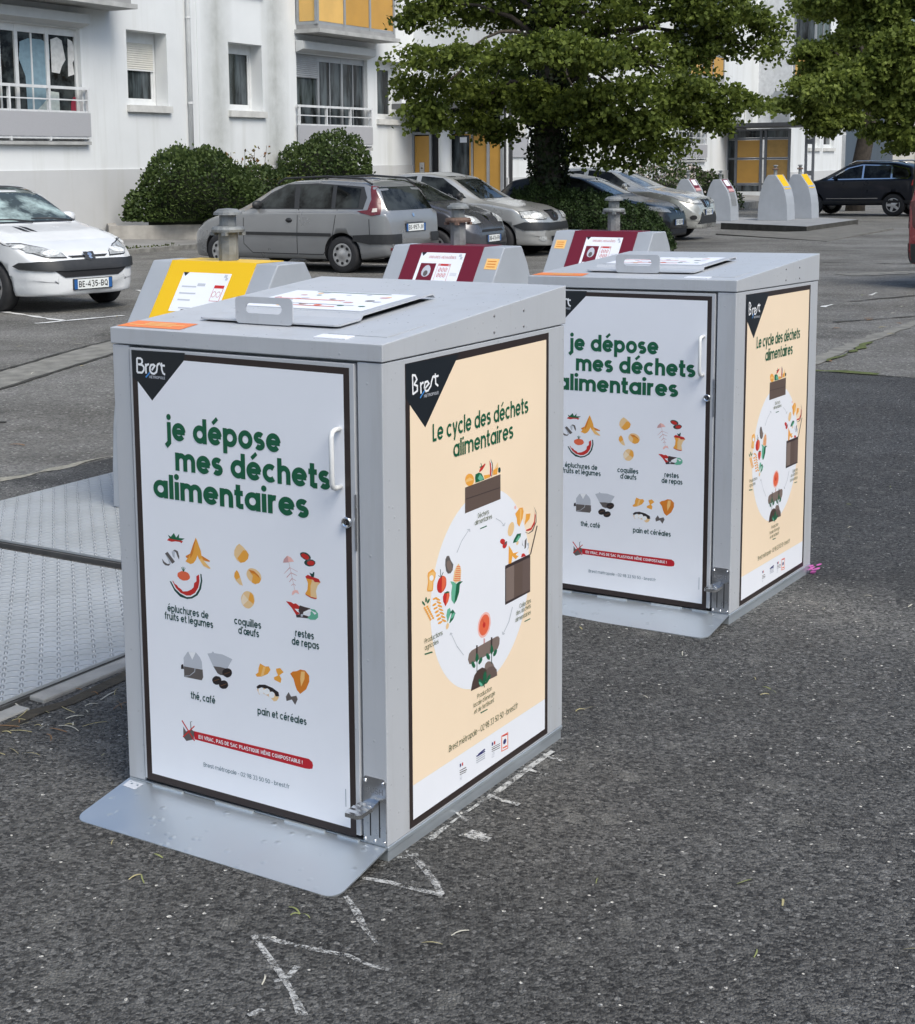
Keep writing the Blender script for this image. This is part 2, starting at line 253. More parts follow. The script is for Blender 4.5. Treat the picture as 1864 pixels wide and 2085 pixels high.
# ------------------------------------------------------------------ stroke lettering (geometric sans drawn as strokes)
def arcp(cx, cy, rx, ry, a0, a1, n=14): return [(cx + rx * math.cos(R(a0 + (a1 - a0) * i / n)), cy + ry * math.sin(R(a0 + (a1 - a0) * i / n))) for i in range(n + 1)]
def glyph(ch, w):
    h = w / 2; r = .5 - h; A = 1.36
    ring = lambda cx=.5, rx=None: arcp(cx, .5, r if rx is None else rx, r, 0, 360, 26)
    acc = None
    if ch in 'éÉ': acc = [(.36, 1.17), (.70, 1.46)]; ch = {'é': 'e', 'É': 'E'}[ch]
    if ch == 'è': acc = [(.64, 1.17), (.30, 1.46)]; ch = 'e'
    if ch in 'ÊÈ': c2 = [(.2, 1.46), (.4, 1.62), (.6, 1.46)]; a, s = glyph('E', w); return a, s + [c2]
    if ch == 'o': return 1, [ring()]
    if ch == 'e':
        s = [arcp(.5, .5, r, r, 0, 322, 22), [(h, .5), (1 - w * .2, .5)]]
        return 1, s + ([acc] if acc else [])
    if ch == 'a': return 1, [ring(.5, r), [(1 - h, 0), (1 - h, 1)]]
    if ch == 'd': return 1, [ring(), [(1 - h, 0), (1 - h, A)]]
    if ch == 'q': return 1, [ring(), [(1 - h, -.36), (1 - h, 1)]]
    if ch == 'b': return 1, [ring(), [(h, 0), (h, A)]]
    if ch == 'p': return 1, [ring(), [(h, -.36), (h, 1)]]
    if ch == 'g': return 1, [ring(), [(1 - h, 1), (1 - h, 0)] + arcp(.5, 0, r, .38 - h, 0, -150, 10)[1:]]
    if ch == 'c': return .9, [arcp(.5, .5, r, r, 48, 312, 18)]
    if ch == 'œ': return 1.75, [ring()] + [[(x + .8, y) for x, y in q] for q in glyph('e', w)[1]]
    if ch in 'nhmur':
        R1 = (.86 - w) / 2; top = 1 - h
        arch = lambda x0: arcp(x0 + h + R1, top - R1, R1, R1, 180, 0, 10) + [(x0 + h + 2 * R1, 0)]
        if ch == 'n': return .86, [[(h, 0), (h, 1)], arch(0)]
        if ch == 'h': return .86, [[(h, 0), (h, A)], arch(0)]
        if ch == 'm': return .86 + 2 * R1, [[(h, 0), (h, 1)], arch(0), arch(2 * R1)]
        if ch == 'u': return .86, [[(.86 - h, 0), (.86 - h, 1)], [(.86 - x, 1 - y) for x, y in arch(0)]]
        return .56, [[(h, 0), (h, 1)], arcp(h + R1, top - R1, R1, R1, 180, 75, 8)]
    if ch in 'iïl|':
        if ch == 'l': return w, [[(h, 0), (h, A)]]
        return w, [[(h, 0), (h, 1)], ['dot', h, 1.28, w * .58]]
    if ch == 'j': return w + .08, [[(h + .08, 1), (h + .08, -.12), (-.02, -.34)], ['dot', h + .08, 1.28, w * .58]]
    if ch == 't': return .56, [[(.24, 1.3), (.24, .2), (.34, h), (.56, h)], [(0, 1 - h), (.54, 1 - h)]]
    if ch == 'f': return .56, [[(.24, 0), (.24, 1.1), (.34, A - h), (.56, A - h)], [(0, 1 - h), (.52, 1 - h)]]
    if ch == 's':
        ry = (.5 - h) / 2; rx = (.76 - w) / 2
        return .76, [arcp(.38, .5 + ry, rx, ry, 35, 270, 12)[:-1] + arcp(.38, .5 - ry, rx, ry, 90, -145, 12)]
    if ch == 'y': return .86, [[(h, 1), (.43, .08)], [(.86 - h, 1), (.3, -.36)]]
    if ch == 'v': return .86, [[(h, 1), (.43, h), (.86 - h, 1)]]
    if ch == ',': return w, [[(h + .05, .12), (h - .05, -.2)]]
    if ch == '.': return w, [['dot', h, h, w * .6]]
    if ch == "'": return w, [[(h, 1.36), (h - .04, 1.05)]]
    if ch == '-': return .5, [[(0, .55), (.5, .55)]]
    if ch == '!': return w, [[(h, .4), (h, 1.28)], ['dot', h, h, w * .6]]
    if ch == ' ': return .34, []
    # capitals and digits, height C
    C = 1.32; t = C - h; W_ = .86; e = W_ - h; mid = C / 2
    oc = lambda a, b: arcp(W_ / 2 + .04, mid, W_ / 2 - h + .06, mid - h, a, b, 22)
    bowl = lambda y0, y1, x=.5: [(h, y1), (x, y1)] + arcp(x, (y0 + y1) / 2, e - x, (y1 - y0) / 2, 90, -90, 10)[1:-1] + [(x, y0), (h, y0)]
    D = {'B': [[(h, 0), (h, C)], bowl(mid, t, .42), bowl(h, mid, .46)], 'D': [[(h, 0), (h, C)], bowl(h, t, .32)], 'P': [[(h, 0), (h, C)], bowl(mid * .9, t)], 'R': [[(h, 0), (h, C)], bowl(mid * .95, t), [(.4, mid), (W_, 0)]],
         'C': [oc(45, 315)], 'G': [oc(45, 340), [(e, mid - .05), (.5, mid - .05)]], 'O': [oc(0, 360)], 'Q': [oc(0, 360), [(.5, .35), (W_ + .06, -.02)]], '0': [oc(0, 360)],
         'E': [[(h, 0), (h, C)], [(h, t), (.68, t)], [(h, mid), (.62, mid)], [(h, h), (.68, h)]], 'F': [[(h, 0), (h, C)], [(h, t), (.68, t)], [(h, mid), (.62, mid)]],
         'L': [[(h, C), (h, h), (.64, h)]], 'N': [[(h, 0), (h, C), (e, 0), (e, C)]], 'M': [[(h, 0), (h, C), (.5, .35), (1 - h, C), (1 - h, 0)]], 'V': [[(.04, C), (.43, h), (.82, C)]],
         'A': [[(.03, 0), (.43, C - h), (.83, 0)], [(.2, .4), (.66, .4)]], 'S': [arcp(.43, mid + mid * .48, .36, mid * .46, 35, 270, 12)[:-1] + arcp(.43, mid * .52, .36, mid * .46, 90, -145, 12)],
         'T': [[(0, t), (.8, t)], [(.4, 0), (.4, C)]], 'I': [[(h, 0), (h, C)]], 'U': [[(h, C), (h, .4)] + arcp(W_ / 2, .4, W_ / 2 - h, .4 - h, 180, 360, 12)[1:-1] + [(e, .4), (e, C)]],
         'H': [[(h, 0), (h, C)], [(e, 0), (e, C)], [(h, mid), (e, mid)]], 'K': [[(h, 0), (h, C)], [(e, C), (h, mid), (e, 0)]], 'J': [[(e, C), (e, .3), (.4, h), (h, .3)]], 'W': [[(.0, C), (.25, 0), (.5, C), (.75, 0), (1, C)]],
         'X': [[(0, 0), (W_, C)], [(0, C), (W_, 0)]], 'Y': [[(0, C), (.43, mid), (.86, C)], [(.43, mid), (.43, 0)]], 'Z': [[(0, t), (e, t), (h, h), (W_, h)]],
         '1': [[(.1, C - .3), (.4, C - .05), (.4, 0)]], '2': [arcp(.43, C - .38, .36, .36 - h, 160, -40, 12) + [(.08, h), (.82, h)]], '3': [arcp(.4, mid + mid * .5, .34, mid * .46, 150, -80, 10), arcp(.4, mid * .5, .38, mid * .48, 80, -150, 10)],
         '4': [[(.62, 0), (.62, C), (.04, .4), (.86, .4)]], '5': [[(.76, t), (.2, t), (.14, .7)] + arcp(.42, .44, .36, .42 - h, 120, -140, 12)], '6': [arcp(.43, .42, .36, .42 - h, 0, 360, 16), [(.1, .5), (.5, C)]],
         '7': [[(0, t), (.8, t), (.3, 0)]], '8': [arcp(.43, mid + mid * .48, .3, mid * .44, 0, 360, 16), arcp(.43, mid * .5, .36, mid * .48, 0, 360, 16)], '9': [arcp(.43, C - .42, .36, .42 - h, 0, 360, 16), [(.76, C - .5), (.36, 0)]]}
    wd = {'I': w, 'M': 1.0, 'W': 1.0, 'E': .7, 'F': .7, 'L': .66, 'T': .8, 'C': .92, 'O': .96, 'Q': .98, 'G': .94, '0': .94}
    s = D.get(ch, []); return wd.get(ch, W_), [list(q) for q in s] + ([acc] if acc else [])
def stroke(pl, w):
    """quads along a polyline with mitred joins"""
    P = [Vector(p) for p in pl]; n = len(P); cl = n > 2 and (P[0] - P[-1]).length < 1e-6
    L, Rr = [], []
    for i in range(n):
        a = P[i] - P[i - 1] if i else (P[i] - P[-2] if cl else P[1] - P[0])
        b = P[i + 1] - P[i] if i < n - 1 else (P[1] - P[0] if cl else P[-1] - P[-2])
        a = a.normalized(); b = b.normalized(); t = a + b
        t = t.normalized() if t.length > 1e-6 else a
        nn = Vector((-t.y, t.x)); k = 1 / max(.45, nn.dot(Vector((-a.y, a.x))))
        L.append(P[i] + nn * k * w / 2); Rr.append(P[i] - nn * k * w / 2)
    return [(L[i], L[i + 1], Rr[i + 1], Rr[i]) for i in range(n - 1)]
def text_polys(s, x0, x1, y0, xh, w=.24, gap=.13):
    """list of stroke groups (each a list of polygons) for a text fitted between x0 and x1"""
    pen = 0; out = []
    for ch in s:
        a, st = glyph(ch, w)
        for q in st:
            if q and q[0] == 'dot': out.append([[(pen + q[1] + q[3] * math.cos(k * .5236), q[2] + q[3] * math.sin(k * .5236)) for k in range(12)]])
            else: out.append([[(pen + p[0], p[1]) for p in f] for f in stroke(q, w * (.85 if ch in '-' else .72 if len(q) == 2 and q[0][1] > 1.1 and ch in 'éèÉ' else 1))])
        pen += a + (gap if ch != ' ' else .12)
    tot = pen - gap; k = (x1 - x0) / tot
    return [[[(x0 + x * k, y0 + y * xh) for x, y in f] for f in g] for g in out]
def lay(mb, groups, fn, h, m, step=.00002):
    for i, g in enumerate(groups):
        for f in g: mb.add([fn(x, y, h + step * (i % 6)) for x, y in f], [tuple(range(len(f)))], m)
# ------------------------------------------------------------------ food waste containers
W, D, ZB, ZL, ZF, ZT = .82, .9243, .0428, 1.2044, 1.245, 1.3108
YAW = -.5671
EX = Vector((math.cos(YAW), math.sin(YAW), 0)); EY = Vector((-math.sin(YAW), math.cos(YAW), 0)); O1 = Vector((-.041, 3.4114, 0))
def RCP(a, b, z=0): return O1 + EX * a + EY * b + Vector((0, 0, z))
OFF = (-W / 2, -D / 2, 0)
def parse(s):
    out = []
    for e in s.split(';'):
        c, la, p = e.split('|'); out.append((c, int(la), [tuple(float(t) / 1000 for t in q.split(',')) for q in p.split()]))
    return out
FRONT = parse('''ink|1|68,1191 244,1193 240,1174 132,1066 86,1112 69,1121;pwhite|1|86,1112 132,1066 240,1174 716,1171 716,68 86,72;green|3|169,725 178,721 189,732 196,721 206,732 205,721 224,722 212,715 191,715 174,716;red|2|165,710 171,716 191,715 212,715 218,714 212,708 208,711 193,711 180,708 174,709;greyl|2|157,674 165,680 189,659 181,652 170,651 164,663;grey|3|157,675 166,680 189,657 180,651;grey|3|146,660 154,652 164,648 175,651 168,644 156,644 149,649;greyl|2|179,682 190,688 188,666 182,670;grey|3|182,685 190,689 200,686 204,673 203,665 198,672 194,682 187,686;orange|2|260,729 263,724 275,697 277,685 304,675 302,672 282,673 305,656 301,654 282,659 267,677 264,684 258,671 250,662 240,658 224,663 231,672 225,676 234,677 242,688 252,713;oranged|3|225,677 240,685 233,672 227,673;oranged|3|277,685 304,675 302,672 284,674;oranged|3|252,713 260,724 249,686 241,673 240,685;orangel|3|277,678 305,656 301,654 282,659 269,674;redo|2|237,622 235,619 231,616 227,614 222,613 217,612 211,612 206,614 202,615 199,618 196,620 196,624 196,627 198,630 202,632 206,634 211,636 216,636 222,636 227,635 231,634 234,631 236,628 237,625;green|3|209,646 211,646 217,635 215,635;green|3|214,648 216,648 217,635 215,635;green|3|219,648 220,648 217,635 215,635;green|3|223,646 224,646 217,635 215,635;greend|2|169,604 174,604 186,587 203,576 223,570 239,573 254,582 265,597 272,619 271,637 275,637 277,620 272,598 260,580 242,569 225,565 202,568 184,581;white|2|174,604 177,606 189,589 205,578 224,574 237,576 252,585 263,600 268,618 268,636 271,637 272,619 265,597 254,582 239,573 223,570 203,576 186,587;red|3|178,606 181,606 186,599 193,597 197,592 207,588 212,583 228,586 240,592 248,599 250,610 258,616 258,629 267,635 268,618 263,600 252,585 237,576 224,574 205,578 189,589;egg|2|398,731 409,725 420,716 427,707 424,696 414,687 401,683 389,688 381,700 382,712 389,724;orange|3|410,716 420,716 427,707 424,696 414,687 401,683 391,693;egg|2|388,663 394,657 400,642 406,626 396,627 385,635 379,645 381,655;orange|3|388,663 394,657 398,646 386,638 380,644 381,655;egg|2|458,641 454,638 448,637 442,636 436,638 431,640 426,643 422,647 419,652 418,657 419,662 421,666 424,670 429,673 434,674 440,674 446,673 451,671 456,668 460,664 463,659 464,654 463,649 461,645;orange|3|426,668 440,666 455,658 463,651 458,641 445,635 434,638 438,655;oranged|4|426,669 442,668 457,658 459,652 444,661 432,662;egg|2|441,597 441,591 439,585 436,580 432,576 427,572 422,570 416,570 411,571 406,574 403,577 400,582 399,588 399,593 401,599 404,604 408,609 413,612 418,614 424,614 429,613 434,611 438,607 440,602;orange|3|428,612 437,606 440,592 437,584 422,592;eggl|3|407,605 422,592 404,575 399,587;pink|2|531,701 534,710 544,720 555,717 564,708;pinkd|3|531,701 534,710 544,720 548,704;pinkd|2|548,704 564,638 565,638 549,704;pinkd|2|550,692 533,674 534,674 552,691;pinkd|2|551,691 574,684 574,685 551,692;pinkd|2|554,680 540,666 542,665 555,679;pinkd|2|554,678 572,674 572,675 555,680;pinkd|2|556,666 548,656 549,655 558,665;pinkd|2|556,665 568,661 569,662 557,666;pinkd|2|560,653 554,648 555,647 561,652;pinkd|2|560,652 567,649 568,650 561,653;pink|3|565,638 573,638 578,629 567,632 558,624 555,626 558,634;greend|2|613,721 612,719 609,718 605,717 602,717 597,717 593,718 590,720 586,722 584,724 583,727 582,729 583,731 585,733 588,734 591,735 595,735 599,735 603,734 607,732 610,730 612,728 614,725 614,723;red|3|609,721 607,720 606,719 603,718 600,718 597,719 594,720 591,721 589,722 587,724 586,726 585,728 586,729 587,730 589,731 592,732 595,732 598,731 601,730 604,729 606,728 608,726 609,724 609,722;greend|2|627,712 626,710 624,708 622,706 618,704 614,703 610,702 605,702 602,703 598,704 596,706 594,708 594,710 595,713 597,715 600,717 604,718 608,720 612,720 616,720 620,720 623,718 626,717 627,714;red|3|625,713 624,711 623,709 621,708 619,706 616,706 613,705 610,705 608,705 606,706 604,707 603,708 602,710 603,711 604,713 606,714 608,716 611,717 614,717 616,717 619,717 622,716 623,716 624,714;grey|4|602,717 611,723 615,719 605,713;egg|2|597,676 608,679 625,673 641,667 632,658 627,644 630,626 620,624 595,633 602,644 604,660;orange|3|597,676 608,676 616,668 611,655 611,627 595,633 602,644 604,660;red|4|597,676 604,681 617,678 625,677 636,675 641,667 634,667 624,666 619,671 610,671 599,672;red|4|595,633 611,628 630,627 626,624 612,625 598,630;greend|4|609,687 618,685 620,690 624,690 622,678 615,677;red|2|537,606 552,606 560,603 567,605 578,599 576,592 563,591 578,581 567,576 554,592;dark|3|578,602 592,600 610,599 602,590 589,587 587,580 606,578 604,573 582,572 568,570 566,576 578,580 574,589;teal|4|610,598 623,598 632,590 632,580 624,573 609,571 600,574 610,583;white|5|589,587 606,596 628,590 622,585 614,593 598,584 600,581 591,580;white|5|563,591 576,592 572,584;greyl|5|581,580 588,582 587,575 581,574;greyl|2|221,426 248,429 261,418 267,407 268,388 207,385 207,408;grey|3|207,385 269,387 270,367 265,358 207,357;black|3|198,387 205,391 207,378 197,376;white|4|224,426 248,429 236,407;greyl|5|245,400 242,378 244,378 248,400;greyl|5|242,378 225,364 226,363 244,377;greyl|5|226,364 209,360 209,358 226,363;greyl|2|286,432 300,436 304,441 309,437 335,438 366,431 350,405 328,402 304,402;grey|3|304,402 328,404 350,403 338,384 327,383 317,386;black|4|363,391 361,388 358,385 355,383 351,381 347,380 343,381 340,382 337,383 334,385 333,388 333,391 334,395 336,398 339,400 342,403 346,404 350,405 354,405 358,404 361,403 363,400 364,397 364,394;black|4|328,365 326,362 324,359 320,357 317,356 313,355 309,355 306,356 303,357 301,360 300,362 299,365 300,368 302,371 305,374 308,376 312,378 316,378 319,378 323,378 326,376 328,374 329,371 329,368;black|4|350,358 348,355 345,352 342,350 338,349 334,348 331,348 327,349 324,350 322,352 321,355 321,358 322,361 324,364 327,367 330,369 334,370 337,371 341,371 345,370 347,369 349,367 350,364 351,361;brown|5|339,387 358,396 358,397 339,388;brown|5|303,362 323,371 322,372 303,363;brown|5|327,354 346,363 345,364 326,355;orange|2|453,435 469,430 480,432 485,424 476,412 457,402 442,399 438,404 447,411 448,422;orangel|3|463,428 470,429 463,405 454,402;orange|2|502,430 515,434 525,425 512,415 518,407 515,396 496,401 495,407 508,414 503,423;oranged|2|545,425 553,432 565,435 576,441 590,441 602,430 602,415 592,394 574,379 564,387 559,399 555,413;orangel|3|578,436 589,438 588,419 577,398 575,417;egg|2|441,367 467,374 492,368 509,358 502,348 493,345 482,353 459,360 448,354;black|3|440,373 449,380 467,383 490,379 508,371 510,361 499,359 496,366 482,368 467,373 456,374 443,368;white|4|464,366 464,364 463,362 461,360 459,358 457,357 455,356 452,356 450,356 448,357 447,359 446,360 446,362 446,365 447,367 448,369 450,370 453,372 455,372 458,373 460,372 462,371 463,370 464,368;white|4|481,368 481,366 480,364 478,362 476,360 474,359 472,358 469,358 467,358 465,359 464,361 463,362 462,364 463,367 464,369 465,371 467,372 470,374 472,374 474,375 477,374 479,373 480,372 481,370;white|4|496,362 496,360 495,358 494,356 492,354 489,353 487,352 484,352 482,352 480,353 479,355 478,357 478,359 478,361 479,363 481,365 483,367 485,368 487,369 490,369 492,368 494,368 495,366 496,364;grey|2|539,377 546,367 562,372 566,364 558,348 548,360 532,353 530,364;grey|2|198,222 207,211 226,220 235,215 232,194 207,185 197,194;red|4|193,237 233,190 236,192 196,239;red|4|198,193 237,230 235,232 195,195;grey|3|222,240 223,216 226,216 224,241;grey|3|229,241 226,242 225,240 228,240;banner|2|233,217 587,218 596,218 606,212 608,204 606,195 596,192 584,191 234,195''')
